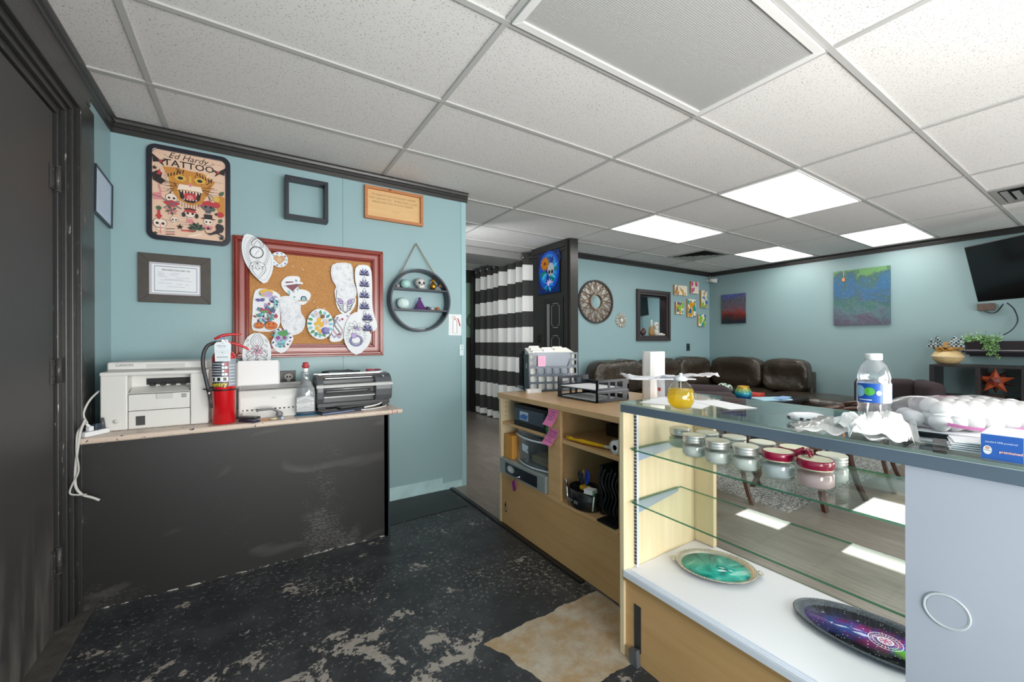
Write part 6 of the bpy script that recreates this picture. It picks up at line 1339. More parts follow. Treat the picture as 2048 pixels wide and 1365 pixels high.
for k, (x, y, rz, sx, sy, lb) in enumerate(((1.36, .95, .25, .20, .22, 'white sheet of paper under the amber bottle, left one'), (1.44, .83, -.35, .11, .20, 'white paper sheet sticking out to the right behind the amber bottle'))):
    o = MB(); o.box(-sx / 2, sx / 2, -sy / 2, sy / 2, 0, .0009); o = o.build('paper_sheet', PAPER); o.location = (x, y, GT + .001 * k); o.rotation_euler = (0, 0, rz); tag(o, lb, 'paper')
t = thing('power_bank', 'white charger with three ports on the glass top', 'charger', (1.335, .525, GT), rz=radians(-33))
b = MB(); b.ell((0, 0, .013), (.047, .028, .013), e1=.7, e2=.6, nu=28, nv=10); b.build('body', M('#e6e8ec', .3), t)
for q in ((-.0495, -.0455, -.002, .006, .009, .016), (-.034, -.026, -.0275, -.0235, .008, .016), (-.018, -.008, -.0290, -.0255, .0095, .013), (-.002, .006, -.0290, -.0255, .008, .016)):
    b = MB(); b.box(*q); b.build('port', M('#3c4048', .4), t)
t = thing('crumpled_bag', 'crumpled clear plastic bag between the charger and the water bottle', 'bag', (1.252, .392, GT), rz=radians(-50))
crumple('bag_film', 44, 26, .24, .15, .050, 5, m_thin_glass('crumpled_plastic', '#e6e8ea', .16, rough=.15, body=.42, bodyc='#e4e4e2'), lambda p, u, v: Vector((p.x, p.y, max(.001, p.z * (.5 + 1.4 * u * (1 - .4 * u))))), t)
t = thing('tissue', 'crumpled white tissue in front of the water bottle', 'tissue', (1.222, .345, GT), rz=radians(-50))
crumple('paper', 34, 30, .11, .10, .055, 9, M('#f1f0ef', .85), lambda p, u, v: Vector((p.x * (1 - .25 * sin(pi * v)), p.y * .8, max(.001, p.z * 1.0 + .045 * sin(pi * u) * sin(pi * v)))), t, sc=20)
t = thing('water_bottle', 'plastic water bottle with a blue label on the glass top', 'bottle', (1.292, .362, GT))
prof = [(.001, .004), (.022, .0), (.030, .006), (.032, .015), (.0300, .030), (.0325, .040), (.0300, .052), (.0325, .062), (.0305, .072), (.0325, .080), (.0325, .128), (.0310, .134), (.0325, .139), (.031, .150), (.024, .170), (.013, .184), (.0125, .188)]
b = MB(); b.lathe(prof, seg=40, fn=lambda a, z: 1 + (.012 * sin(a * 9) if z < .07 else 0)); b.build('bottle_shell', m_thin_glass('water_bottle_plastic', '#f4f7fa', .10, body=.10, bodyc='#ffffff'), t)
b = MB(); b.lathe([(.001, .006), (.029, .008), (.0295, .045), (.001, .0455)], seg=36); b.build('water', WATER, t)
b = MB(); b.lathe([(.0125, .183), (.0165, .184), (.0165, .197), (.0155, .199), (.001, .199)], seg=36, fn=lambda a, z: 1 + .012 * sin(a * 24)); b.build('cap', WHITE, t)
ca = atan2(-.362, -1.292); b = MB()
for (a0_, a1_, mi) in ((-3.14, -1.1, 1), (-1.1, .35, 0), (.35, .52, 0), (.52, 3.15, 1)):
    n_ = 10; rr = .0331; b.add([(rr * cos(ca + a0_ + (a1_ - a0_) * i / n_), rr * sin(ca + a0_ + (a1_ - a0_) * i / n_), z) for z in (.081, .127) for i in range(n_ + 1)], [(i, i + 1, n_ + 2 + i, n_ + 1 + i) for i in range(n_)], mi, True)
lb_ = b.build('label', [M('#1d55b0', .3), M('#aebfe0', .3)], t)
def bottle_patch(name, mat, cx_, cz_, rx, rz_, seg=18, rr=.0341):
    b = MB(); b.add([(rr * cos(ca + cx_), rr * sin(ca + cx_), cz_)] + [(rr * cos(ca + cx_ + rx * cos(q) / rr), rr * sin(ca + cx_ + rx * cos(q) / rr), cz_ + rz_ * sin(q)) for q in [2 * pi * i / seg for i in range(seg)]], [(0, 1 + i, 1 + (i + 1) % seg) for i in range(seg)]); b.build(name, mat, lb_)
bottle_patch('green_oval', M('#57ad47', .3), -.25, .108, .011, .010); bottle_patch('pale_swoosh', M('#8fc4ea', .3), -.85, .108, .012, .014); bottle_patch('white_mark', WHITE, .28, .105, .005, .006)
b = MB()
for k in range(4): wrap_rect(b, ca + .65, ca + 1.25, .088 + .009 * k, .091 + .009 * k, 0, .0335)
wrap_rect(b, ca - .9, ca - .1, .0865, .0885, 0, .0335); b.build('small_print', M('#e9effa', .4), lb_)

# stack of papers and folders under the cotton bag
for k, (x, y, z, rz, sx, sy, sz, c, lb, nm, cat) in enumerate((
    (1.400, .185, 0, -.05, .20, .28, .004, '#e5e7ee', 'white papers lying directly on the glass near the glove box', 'paper_sheet', 'paper'),
    (1.460, .150, .0045, .04, .24, .34, .012, '#1d232c', 'black folder under the white sheets and cotton bag', 'black_folder', 'folder'),
    (1.455, .160, .0170, -.08, .26, .34, .003, '#dfe5f2', 'bluish white sheet lying on the black folder', 'paper_sheet', 'paper'),
    (1.445, .165, .0205, .10, .25, .35, .0022, '#f0f1f6', 'white sheet right under the bag of cotton balls', 'paper_sheet', 'paper'))):
    o = MB(); o.box(-sx / 2, sx / 2, -sy / 2, sy / 2, 0, sz, bv=.0006 if sz > .003 else 0); o = o.build(nm, M(c, .5)); o.location = (x, y, GT + z); o.rotation_euler = (0, 0, rz); tag(o, lb, cat)
for k in range(5):
    o = MB(); o.box(-.035, .035, -.06, .06, 0, .0026); o = o.build('business_card_stack', M('#eceef2', .5)); o.location = (1.262, .165 + .003 * (k % 2), GT + .0045 + .0075 * k * .6); o.rotation_euler = (0, 0, .1 + .05 * k); tag(o, ['lowest', 'second lowest', 'middle', 'second highest', 'topmost'][k] + ' white card in the pile left of the blue glove box', 'card', 'white cards beside the glove box')
    if k < 2: b = MB(); b.prism([(-.008, 0), (.008, 0), (.0, .009)], -.010, .010, 'xz'); q = b.build('black_binder_clip', M('#4d4b4a', .4)); q.location = (1.222 + .0 * k, .235, GT + .001 + .014 * k); q.rotation_euler = (0, 0, .3); tag(q, ['lower', 'upper'][k] + ' small dark binder clip at the left tip of the card pile', 'clip')
t = thing('glove_box', 'blue and white glove box at the right end of the glass top', 'box', (1.205, .060, GT), rz=radians(1))
b = MB(); b.box(0, .11, .060, .115, 0, .050, bv=.001); b.build('carton', M('#e8ebf2', .45), t)
b = MB(); b.box(-.0012, -.0002, .062, .1145, .001, .049); b.build('blue_face', M('#2c5fb4', .35), t)
C = Canvas((-.0012, .0, .026), (0, -1, 0), (0, 0, 1)); C.text('standard 24/8 powdered', -.089, .009, .0050, M('#c9d6ee', .4), bold=.01, width=.040); C.disc(-.106, -.007, .0058, M('#e3e3e8', .4), .0085); C.line([(-.112, -.007), (-.100, -.0085)], .0007, INK); C.disc(-.106, -.003, .003, M('#c79a8a', .4)); C.text('premiumed', -.077, -.008, .0068, M('#b4453f', .4), bold=.05, width=.028); C.text('premiumed', -.077, -.008, .0068, M('#f0dfe0', .4), bold=.01, width=.028)
C.build('face_lettering', t, world=False)

# bag of cotton balls
t = thing('cotton_bag', 'clear bag full of white cotton balls with pink print', 'bag', (1.425, .235, GT + .0232), rz=radians(-36))
pil = MB(); pil.ell((0, 0, .037), (.165, .078, .038), e1=.8, e2=.75, nu=44, nv=22, fn=lambda v: v * (1 + .04 * mnoise.noise(v * 22)))
pil.build('bag_film', m_thin_glass('cotton_bag_film', '#fbfbfd', .04, rough=.12, body=.10, bodyc='#ffffff'), t)
b = MB(); b.add([(-.07, -.0, .0742), (-.01, -.0, .0765), (.0, .035, .072), (-.09, .045, .064)], [(0, 1, 2, 3)]); b.build('pink_print', M('#c9579a', .35), t)
n_ = 16; b = MB(); b.add([((-.10 + .19 * i / n_), -.0745 * (1 - (abs(-.10 + .19 * i / n_) / .19) ** 3) ** .5 * .995, z - .004 + .012 * (abs(-.10 + .19 * i / n_) / .1) ** 2) for z in (.010, .017) for i in range(n_ + 1)], [(i, i + 1, n_ + 2 + i, n_ + 1 + i) for i in range(n_)]); b.build('pink_stripe', M('#8f3a78', .5), t)
b = MB(); b.add([(.14, -.02, .045), (.16, .02, .05), (.20, -.02, .062), (.205, .015, .050), (.235, -.035, .05), (.24, .02, .06), (.17, -.03, .02), (.22, -.05, .03)], [(0, 1, 3, 2), (2, 3, 5, 4), (0, 2, 7, 6)]); o = b.build('bag_end', FILM, t); s = o.modifiers.new('thickness', 'SOLIDIFY'); s.thickness = .001
rd = random.Random(11); COT = M('#cfcecd', .95, var=.05, vscale=60, bump=.35, bscale=120)
proto = MB(); proto.ell((0, 0, 0), (.0205, .0205, .0195), nu=20, nv=14, fn=lambda v: v * (1 + .10 * mnoise.noise(v * 70))); pm = None; k = 0
for j in range(3):
    for i in range(8 if j != 1 else 7):
        for lay in (0, 1):
            x = -.128 + .036 * i + (.018 if j == 1 else 0) + rd.uniform(-.003, .003); y = -.044 + .044 * j + rd.uniform(-.003, .003)
            if lay == 1 and (abs(x) > .11 or rd.random() < .1): continue
            if (x / .155) ** 2 + (y / .074) ** 2 > .93: continue
            z = .0215 + .0285 * lay
            if pm is None: o = proto.build('cotton_ball', COT); pm = o
            else: o = pm.copy(); COL.objects.link(o)
            c_, s_ = cos(radians(-36)), sin(radians(-36)); o.location = (1.425 + x * c_ - y * s_, .235 + x * s_ + y * c_, GT + .0232 + z); o.rotation_euler = (rd.uniform(0, 6), rd.uniform(0, 6), rd.uniform(0, 6))
            tag(o, 'white cotton ball inside the clear bag on the glass case', 'cotton ball', 'cotton balls in the clear bag'); k += 1
# ================================================================ corridor curtain
t = thing('curtain', 'black and white striped grommet curtain hanging in the corridor', 'curtain', (3.22, 5.28, 0))
def m_curtain():
    t = NT('striped_curtain_fabric'); v = t.coord(); sx = t.node('ShaderNodeSeparateXYZ'); t.link(v, sx.inputs[0])
    q = t.math('FRACT', t.math('MULTIPLY', t.math('ADD', sx.outputs[2], .094), 1 / .424)); m = t.math('GREATER_THAN', q, .5)
    c = t.mix(m, '#e4e3e1', '#343333'); t.set(c, .8); h = t.node('ShaderNodeTexWave'); h.bands_direction = 'Z'; h.inputs['Scale'].default_value = 25; t.link(v, h.inputs['Vector']); t.bump(h.outputs[0], .04, .002); return t.m
b = MB(); n = 150; rowsz = [.02 + .0 * k + 2.385 * k / 24 for k in range(25)]
for z in rowsz:
    for i in range(n + 1):
        u = i / n; y = 4.47 + 1.62 * u; ph = u * 8.0 * 2 * pi + .6 * sin(u * 9); amp = .072 * (.75 + .25 * sin(u * 17)) * (1.0 - .12 * (z / 2.4))
        x = 3.215 + amp * sin(ph) + .012 * sin(ph * 2 + z) ; b.v.append(Vector((x, y + .02 * sin(ph * .5 + z * .9) * (1 - z / 2.4), z + (.012 * sin(u * 40) if z < .1 else 0))))
for j in range(24):
    for i in range(n): b.f.append([j * (n + 1) + i, j * (n + 1) + i + 1, (j + 1) * (n + 1) + i + 1, (j + 1) * (n + 1) + i]); b.mi.append(0); b.sm.append(True)
inv = Vector((3.22, 5.28, 0)); b.v = [v - inv for v in b.v]; b.build('fabric', m_curtain(), t)
b = MB(); b.cyl((3.215, 4.40, 2.335), (3.215, 6.12, 2.335), .012, seg=12); tag(b.build('curtain_rod', BLACKPL, None, at=(3.215, 4.4, 2.335)), 'black rod carrying the striped curtain', 'rod')
for k in range(8):
    g = MB(); cand = [(3.215 + .072 * (.75 + .25 * sin(u * 17)) * .88 * sin(u * 16 * pi + .6 * sin(u * 9)), u) for u in [(k + q / 40) / 8 for q in range(41)]]; xm, u = min(cand); y = 4.47 + 1.62 * u - .01
    g.tube([(xm - .012 + .3 * .026 * cos(a), y + .026 * cos(a), 2.335 + .026 * sin(a)) for a in [q * .3927 for q in range(16)]], .0065, 8, closed=True); g.build('grommet', CHROME, t, True)
t = thing('wreath', 'dark round wreath on the greenish wall at the corridor end', 'wreath', (3.30, 6.30, 1.55)); b = MB(); rd = random.Random(2)
for k in range(60): a = k * .1047; b.ell((.0 + .12 * cos(a) * rd.uniform(.85, 1.1) - .03, -.012, .12 * sin(a) * rd.uniform(.85, 1.1)), (.02, .012, .02), nu=6, nv=4)
b.build('leaves', M('#4d5f50', .8), t)

# stained picture on the partition (generic colours)
t = thing('glass_painting', 'small vivid blue and orange painting on the black partition', 'painting', (3.165, 4.06, 1.79))
b = MB(); b.box(3.168, 3.184, 3.840, 4.275, 1.79, 2.325, bv=.003); b.build('panel', M('#101018', .15), t, True)
C = Canvas((3.1675, 4.058, 2.058), (0, -1, 0), (0, 0, 1)); cb_ = [M('#1650b8', .15), M('#2a86d8', .15), M('#0e7a5a', .15), M('#1a2f7a', .15), M('#3fb0d8', .15)]
C.rect(-.212, .212, -.262, .262, M('#12285e', .15)); [C.ring(rr * .9 - .1, rr - .15, .05, .006, M(['#7a2030', '#1f5fb0', '#0e6a50'][int(rr * 100) % 3], .2)) for rr in (.0, .08, .16, .24, .31)]; C.disc(.0, .02, .205, cb_[0], .250); C.disc(0, .03, .165, cb_[1], .20); C.disc(.01, .02, .135, cb_[3], .17)
for q in range(18): a = q * .349; C.petal(.0, .03, .05, .19, a, .028, .003, cb_[3], cb_[(q * 2 + 2) % 5])
for q in range(20): a = q * .314; C.petal(-.075, .115, .0, .095, a, .013, .002, M('#7a3c10', .3), M(['#d98a1c', '#b9661a'][q % 2], .2))
C.disc(-.075, .115, .022, M('#6b3a14', .3)); C.disc(.045, .03, .065, M('#a9b0b8', .2), .085)
for g in (-1, 1): C.disc(.045 + g * .028, .0, .022, BLACKMAT, .026)
C.poly([(.035, -.05), (.055, -.05), (.045, -.025)], BLACKMAT)
for q in range(5): C.petal(.02, -.17, -.02, .09, pi / 2 + (q - 2) * .5, .018, .003, LIL, M('#c9b9e0', .2))
for q in range(7): C.petal(.0, -.15, .02, .11, pi + q * .5, .018, .003, cb_[3], cb_[q % 5])
C.build('painting_surface', t)
t = thing('light_switch', 'black double switch on the partition left of the dark panel', 'switch', (3.18, 4.28, 1.24)); b = MB(); b.box(3.178, 3.185, 4.235, 4.325, 1.165, 1.285, bv=.002); b.build('plate', M('#232323', .25), t, True)
b = MB(); b.box(3.170, 3.178, 4.262, 4.298, 1.238, 1.266, bv=.003); b.box(3.170, 3.178, 4.262, 4.298, 1.186, 1.214, bv=.003); b.build('socket_face', M('#0d0d0d', .15), t, True)

# ================================================================ far wall
FYW = 4.25
t = thing('sunburst_mirror', 'round mirror with a sunburst lattice frame', 'mirror', (4.155, FYW, 1.752)); R = .335
b = MB(); ring_prism(b, [(R * cos(a), R * sin(a) * .92) for a in [k * 2 * pi / 64 for k in range(64)]], [((R - .025) * cos(a), (R - .025) * sin(a) * .92) for a in [k * 2 * pi / 64 for k in range(64)]], 0, -.030); b.build('outer_ring', M('#3c3532', .4), t)
b = MB(); ring_prism(b, [(.125 * cos(a), .118 * sin(a)) for a in [k * 2 * pi / 48 for k in range(48)]], [(.108 * cos(a), .100 * sin(a)) for a in [k * 2 * pi / 48 for k in range(48)]], -.006, -.034)
N_ = 12; LW = M('#8d7562', .4)
for k in range(N_):
    for d in (-1, 1):
        a = 2 * pi * k / N_; a2 = 2 * pi * (k + .5 * d) / N_; a3 = 2 * pi * (k + 1.0 * d) / N_
        b.tube([(.318 * cos(a), -.020, .292 * sin(a)), (.120 * cos(a2), -.020, .112 * sin(a2))], .0055, 6)
        b.tube([(.318 * cos(a2), -.017, .292 * sin(a2)), (.20 * cos(a), -.017, .185 * sin(a))], .0045, 6)
b.build('lattice', LW, t)
b = MB(); b.prism([(.315 * cos(k * 2 * pi / 48), .290 * sin(k * 2 * pi / 48)) for k in range(48)], -.003, -.006, 'xz'); b.build('mirror_ring', M('#b9b4ac', .25, .6), t)
b = MB(); b.prism([(.110 * cos(k * 2 * pi / 48), .102 * sin(k * 2 * pi / 48)) for k in range(48)], -.008, -.012, 'xz'); b.build('mirror_glass', MIRROR, t)
t = thing('flower_ornament', 'small white flower-shaped wall ornament beside the sunburst mirror', 'ornament', (4.675, FYW, 1.500)); b = MB()
for k in range(14):
    a = k * 2 * pi / 14; n1 = Vector((-sin(a), 0, cos(a))) * .018; o_ = Vector((.125 * cos(a), -.012, .115 * sin(a))); i_ = Vector((.035 * cos(a), -.024, .032 * sin(a))); m_ = (o_ * .7 + i_ * .3)
    b.add([i_, m_ + n1, o_, m_ - n1, m_ + Vector((0, -.012, 0)), i_ + Vector((0, .02, 0)), o_ + Vector((0, .01, 0))], [(0, 1, 4), (1, 2, 4), (2, 3, 4), (3, 0, 4), (0, 5, 1), (1, 6, 2), (2, 6, 3), (3, 5, 0)])
b.build('petals', M('#cfc9bd', .6, var=.3, vscale=50), t); b = MB(); b.ell((0, -.022, 0), (.034, .014, .032), nu=18, nv=8); b.build('centre', M('#dcd8cf', .6), t)

# pass-through opening with dark frame
wn_ = thing('window_1', None, None, (5.415, FYW, 1.27)); struct(wn_); FR = M('#3b3133', .35, var=.2, vscale=30)
b = MB(); b.frame(5.012, 5.818, 1.192, 1.995, .045, FYW, FYW - .035); b.frame(5.050, 5.780, 1.230, 1.957, .045, FYW, FYW - .020); b.build('window_frame', FR, wn_, True, bevel=.004)
b = MB(); b.box(5.075, 5.095, FYW, FYW + .12, 1.26, 1.91); b.box(5.735, 5.755, FYW, FYW + .12, 1.26, 1.91); b.box(5.075, 5.755, FYW, FYW + .12, 1.895, 1.915); b.box(5.075, 5.755, FYW - .01, FYW + .12, 1.255, 1.275); b.build('window_reveal', FR, wn_, True)
t = thing('television', 'dark television seen through the framed opening', 'television', (5.70, 4.72, 1.62), rot=(0, radians(-9), radians(10))); b = MB(); b.box(-.30, .27, 0, .05, -.0, .34, bv=.006); b.build('screen', M('#0c0b0c', .2), t); b = MB(); b.box(-.30, .27, -.004, .05, -.012, 0); b.build('lower_edge', M('#7c776f', .4), t); b = MB(); b.cyl((0, .05, .2), (.1, .9, .2), .02); b.build('wall_arm', BLACKPL, t)
t = thing('woven_vase', 'tan vase with a white stick on the ledge of the opening', 'vase', (5.44, FYW + .05, 1.2755)); b = MB(); b.lathe([(.03, 0), (.055, .01), (.062, .06), (.050, .13), (.042, .15)], seg=24, sy=.6); b.build('body', M('#b08a55', .6, var=.3, vscale=60), t); b = MB(); b.tube([(.0, 0, .14), (.002, 0, .255)], [.013, .016], 10); b.build('stick', M('#e3e3e2', .5), t)
t = thing('skull_figurine', 'white skull figure on the ledge of the opening', 'skull', (5.555, FYW + .05, 1.2755)); b = MB(); b.ell((.0, 0, .175), (.048, .040, .050), nu=20, nv=12); b.ell((.0, -.01, .125), (.028, .028, .03), nu=14, nv=8); b.build('head', M('#dedad3', .6), t); b = MB(); 
for g in (-1, 1): b.ell((g * .018, -.034, .175), (.010, .010, .012), nu=10, nv=6)
b.build('eye_socket', BLACKMAT, t); b = MB(); b.ell((0, 0, .05), (.055, .045, .055), nu=16, nv=10); b.build('base', M('#cfcbc3', .6), t)
t = thing('dark_shell', 'dark brown shell at the left end of the opening ledge', 'shell', (5.235, FYW + .05, 1.2755)); b = MB(); b.ell((0, 0, .06), (.055, .045, .060), nu=20, nv=12, fn=lambda v: v * (1 + .06 * sin(v.z * 120))); b.build('shell', M('#5b4640', .3, var=.5, vscale=40), t)
for k in range(7):
    o = MB(); r = .018 + .004 * (k % 3); o.ell((0, 0, r * .9), (r, r, r * .9), nu=12, nv=8); o = o.build('white_stone', M('#dcd8d2', .6)); o.location = (5.590 + .021 * k, FYW + .020 + .03 * (k % 2), 1.2755); tag(o, ['leftmost', 'second from left', 'third from left', 'middle', 'third from right', 'second from right', 'rightmost'][k] + ' small white stone in the row on the opening ledge', 'stone', 'white stones on the opening ledge')

# small abstract canvases
def splash(C, w, h, cols, seed):
    rd = random.Random(seed)
    for q in range(26):
        c = cols[rd.randrange(len(cols))]; x, y = rd.uniform(-w, w) * .42, rd.uniform(-h, h) * .42; r = rd.uniform(.15, .32) * min(w, h)
        pts = [];
        for k in range(9):
            a = k * .698; rr = r * rd.uniform(.5, 1.0); pts.append((max(-w / 2, min(w / 2, x + rr * cos(a))), max(-h / 2, min(h / 2, y + rr * sin(a) * 1.3))))
        C.poly(pts, c)
TQ = M('#1f9a8f', .3); BLU = M('#1a5fa8', .3); GLD = M('#d6971c', .3); LIM = M('#8fb83a', .3); MAG = M('#d8508c', .3); DKB = M('#1c2b5a', .3); CRM = M('#efe9d8', .5); PLM = M('#6d5a72', .3)
for (x0, x1, z0, z1, cols, lb, sd) in ((5.924, 6.264, 1.958, 2.122, [GLD, CRM, PLM, GLD, CRM], 'small wide canvas splashed orange and purple, nearest the framed opening', 1), (6.378, 6.595, 2.008, 2.213, [MAG, CRM, GLD, PLM, CRM], 'small pink and gold canvas at the top of the group', 2),
    (6.672, 6.849, 1.778, 2.080, [BLU, GLD, TQ, LIM, CRM], 'small tall canvas in blue and gold closest to the corner', 3), (5.962, 6.166, 1.641, 1.843, [GLD, TQ, PLM, CRM, LIM], 'small gold and teal canvas at the lower left of the group', 4),
    (6.280, 6.505, 1.603, 1.906, [BLU, TQ, GLD, CRM, DKB], 'tall blue and orange canvas in the middle of the group', 5), (6.590, 6.800, 1.450, 1.658, [LIM, BLU, CRM, TQ, CRM], 'small green and navy canvas lowest in the group', 6)):
    t = thing('small_canvas', lb, 'painting', ((x0 + x1) / 2, FYW, z0), group='small abstract canvases near the corner'); b = MB(); b.box(x0, x1, FYW - .032, FYW - .001, z0, z1); b.build('canvas_block', M('#b58a5a', .6), t, True); b = MB(); b.box(x0 + .001, x1 - .001, FYW - .034, FYW - .032, z0 + .001, z1 - .001); b.build('canvas_face', CRM, t, True)
    C = Canvas(((x0 + x1) / 2, FYW - .034, (z0 + z1) / 2), (1, 0, 0), (0, 0, 1)); splash(C, x1 - x0 - .006, z1 - z0 - .006, cols, sd); C.build('painting_surface', t)
t = thing('light_switch', 'black switch plate low on the far blue wall', 'switch', (6.33, FYW, 1.03)); b = MB(); b.box(6.285, 6.375, FYW - .008, FYW, 1.02, 1.145, bv=.002); b.build('plate', M('#1c3339', .3), t, True); b = MB(); b.box(6.315, 6.345, FYW - .014, FYW - .008, 1.06, 1.105); b.build('toggle', BLACKMAT, t, True)

# ================================================================ right wall
RX = 6.97
def m_pour(name, stops, sc, dist, sp):
    t = NT(name); v = t.coord(); n = t.noise(v, sc, 6, .7, dist); c = t.ramp(n, stops); f = t.noise(v, 90, 4, .8); c = t.mix(t.ramp(f, [(.55, 0), (.66, sp)]), c, '#aeb4b8'); t.set(c, .35); return t.m
t = thing('red_painting', 'small dark red and blue abstract painting left on the right wall', 'painting', (RX, 3.81, 1.485))
def m_red():
    t = NT('dark_red_pour_paint'); v = t.coord(); sx = t.node('ShaderNodeSeparateXYZ'); t.link(v, sx.inputs[0]); zz = t.math('ADD', t.math('MULTIPLY', t.math('SUBTRACT', sx.outputs[2], 1.485), 2.0), t.math('MULTIPLY', t.math('SUBTRACT', t.noise(v, 6, 4), .5), .5))
    c = t.ramp(zz, [(.12, '#161a2a'), (.27, '#4d1a1c'), (.40, '#7d2a25'), (.60, '#4a3440'), (.8, '#3d3540'), (.98, '#2a3a8c')]); f = t.noise(v, 70, 5, .8); m = t.math('MULTIPLY', t.ramp(f, [(.50, 0.0), (.58, .75)]), t.ramp(zz, [(.35, 0.0), (.55, 1.0)])); c = t.mix(m, c, '#8d96a6'); t.set(c, .4); return t.m
b = MB(); b.box(RX - .028, RX - .001, 3.605, 4.012, 1.487, 1.990); b.build('canvas', m_red(), None, at=None); o = COL.objects[-1]; o.parent = t; o.location = -t.location
t = thing('blue_painting', 'large green and blue abstract painting with an orange tag', 'painting', (RX, 2.08, 1.40))
def m_blue():
    t = NT('blue_green_pour_paint'); v = t.coord(); sx = t.node('ShaderNodeSeparateXYZ'); t.link(v, sx.inputs[0]); zz = t.math('ADD', t.math('MULTIPLY', t.math('SUBTRACT', sx.outputs[2], 1.40), 1.33), t.math('MULTIPLY', t.math('SUBTRACT', t.noise(v, 4.0, 5, .6, .9), .5), 1.3))
    zz = t.math('ADD', zz, t.math('MULTIPLY', t.math('SUBTRACT', sx.outputs[1], 2.08), -.15))
    c = t.ramp(zz, [(.05, '#4a4458'), (.20, '#4a6570'), (.36, '#2f6058'), (.46, '#34566a'), (.60, '#245a86'), (.74, '#2a5c78'), (.90, '#3c5c52'), (1.0, '#5d8a55')]); f = t.noise(v, 60, 5, .85); c = t.mix(t.ramp(f, [(.54, 0.0), (.66, .45)]), c, '#8aa08f'); f2 = t.noise(t.coord((1, .6, 1.6), (.7, 0, 0)), 22, 6, .8); c = t.mix(t.ramp(f2, [(.56, 0.0), (.66, .6)]), c, '#4a3038'); t.set(c, .3); return t.m
b = MB(); b.box(RX - .030, RX - .001, 1.780, 2.382, 1.402, 2.158); b.build('canvas', m_blue(), t); t.children[0].location = -t.location
b = MB(); b.box(RX - .036, RX - .032, 2.250, 2.282, 2.010, 2.055, bv=.001); b.build('price_tag', M('#d98a4a', .5), t, True); b = MB(); b.tube([(RX - .034, 2.266, 2.05), (RX - .032, 2.266, 2.155)], .0018, 6); b.build('tag_string', WHITE, t, True)

# television on an arm, tilted down
t = thing('television', 'large black television mounted at the right edge of the blue wall', 'television', (6.429, .694, 1.604), rot=(0, radians(-13), radians(-37)))
b = MB(); b.box(-.02, .03, -.72, .345, .0, .61, bv=.006); b.build('cabinet', M('#1b1c1e', .3), t); b = MB(); b.box(-.022, -.0195, -.71, .335, .012, .600); b.build('screen', M('#08080a', .12), t)
b = MB(); b.cyl((.03, -.2, .33), (.50, .12, .45), .025, seg=10); b.box(.015, .06, -.35, -.05, .2, .45); b.build('wall_arm', BLACKPL, t)
o = MB(); o.box(6.92, 6.968, .90, 1.03, 1.52, 1.60, bv=.004); tag(o.build('wall_socket', M('#6c5a50', .5, var=.5, vscale=30), at=(6.95, .96, 1.52)), 'brown socket box on the wall below the television corner', 'socket')
o = MB(); o.tube([(6.93, .99, 1.53), (6.90, .93, 1.49), (6.88, .88, 1.50), (6.85, .83, 1.58)], .006, 6, sp=5); tag(o.build('thin_cable', BLACKPL, at=(6.9, .9, 1.5)), 'short cable dangling from the socket under the television', 'cable')
o = MB(); o.tube([(6.75, .79, 1.58), (6.88, .76, 1.52), (6.93, .74, 1.40), (6.93, .78, 1.30), (6.93, .84, 1.245)], .006, 6, sp=5); tag(o.build('thin_cable', BLACKPL, at=(6.9, .8, 1.3)), 'long thin cable curving down from the television to the plants', 'cable')

# floating shelf with two planters
t = thing('floating_shelf', 'black moulded floating shelf under the television', 'shelf', (6.9, .60, 1.0)); b = MB(); b.box(6.70, 6.968, -.1, 1.115, 1.050, 1.072); b.box(6.735, 6.968, -.06, 1.09, 1.030, 1.050); b.box(6.77, 6.968, -.03, 1.065, 1.010, 1.030); b.build('board', M('#1f1b22', .3), t, True, bevel=.004)
b = MB(); b.cyl((6.735, .10, 1.018), (6.735, 1.08, 1.018), .001) if False else None
PLC = M('#2b272b', .35)
def planter(y0, y1, lb):
    t = thing('planter', lb, 'planter', (6.79, (y0 + y1) / 2, 1.0725)); b = MB(); b.add([(6.735, y0 + .01, 1.0725), (6.735, y1 - .01, 1.0725), (6.85, y1 - .01, 1.0725), (6.85, y0 + .01, 1.0725), (6.715, y0, 1.175), (6.715, y1, 1.175), (6.87, y1, 1.175), (6.87, y0, 1.175)], [(0, 1, 2, 3), (0, 1, 5, 4), (1, 2, 6, 5), (2, 3, 7, 6), (3, 0, 4, 7)])
    b.box(6.712, 6.722, y0, y1, 1.172, 1.180); b.box(6.722, 6.863, y0 + .004, y1 - .004, 1.150, 1.158); b.build('trough', PLC, t, True); b = MB(); b.box(6.725, 6.737, y0 + .0, y1 - .0, 1.0726, 1.084); b.build('base_lip', M('#8d8a90', .3), t, True); return t
planter(.86, 1.10, 'dark trough planter with the trailing plant, left on the floating shelf'); planter(.60, .845, 'dark trough planter right of the trailing plant on the shelf')
t = thing('trailing_plant', 'small leaved green plant trailing out of the left planter', 'plant', (6.76, .95, 1.155)); b = MB(); st = MB(); rd = random.Random(8)
LG1, LG2 = M('#5d8a4e', .6), M('#9cc08a', .6)
def leaf(b, p, r, mi):
    d = Vector((rd.uniform(-1, .3), rd.uniform(-1, 1), rd.uniform(-.3, 1))).normalized(); s_ = d.orthogonal().normalized() * r * .55; b.add([p, p + d * r * .5 + s_, p + d * r * 1.1, p + d * r * .5 - s_], [(0, 1, 2, 3)], mi)
for k in range(520):
    y = rd.uniform(.84, 1.10); p = Vector((6.76 + rd.uniform(-.06, .05), y, 1.165 + abs(rd.gauss(0, .035)))); leaf(b, p, rd.uniform(.014, .024), k % 2)
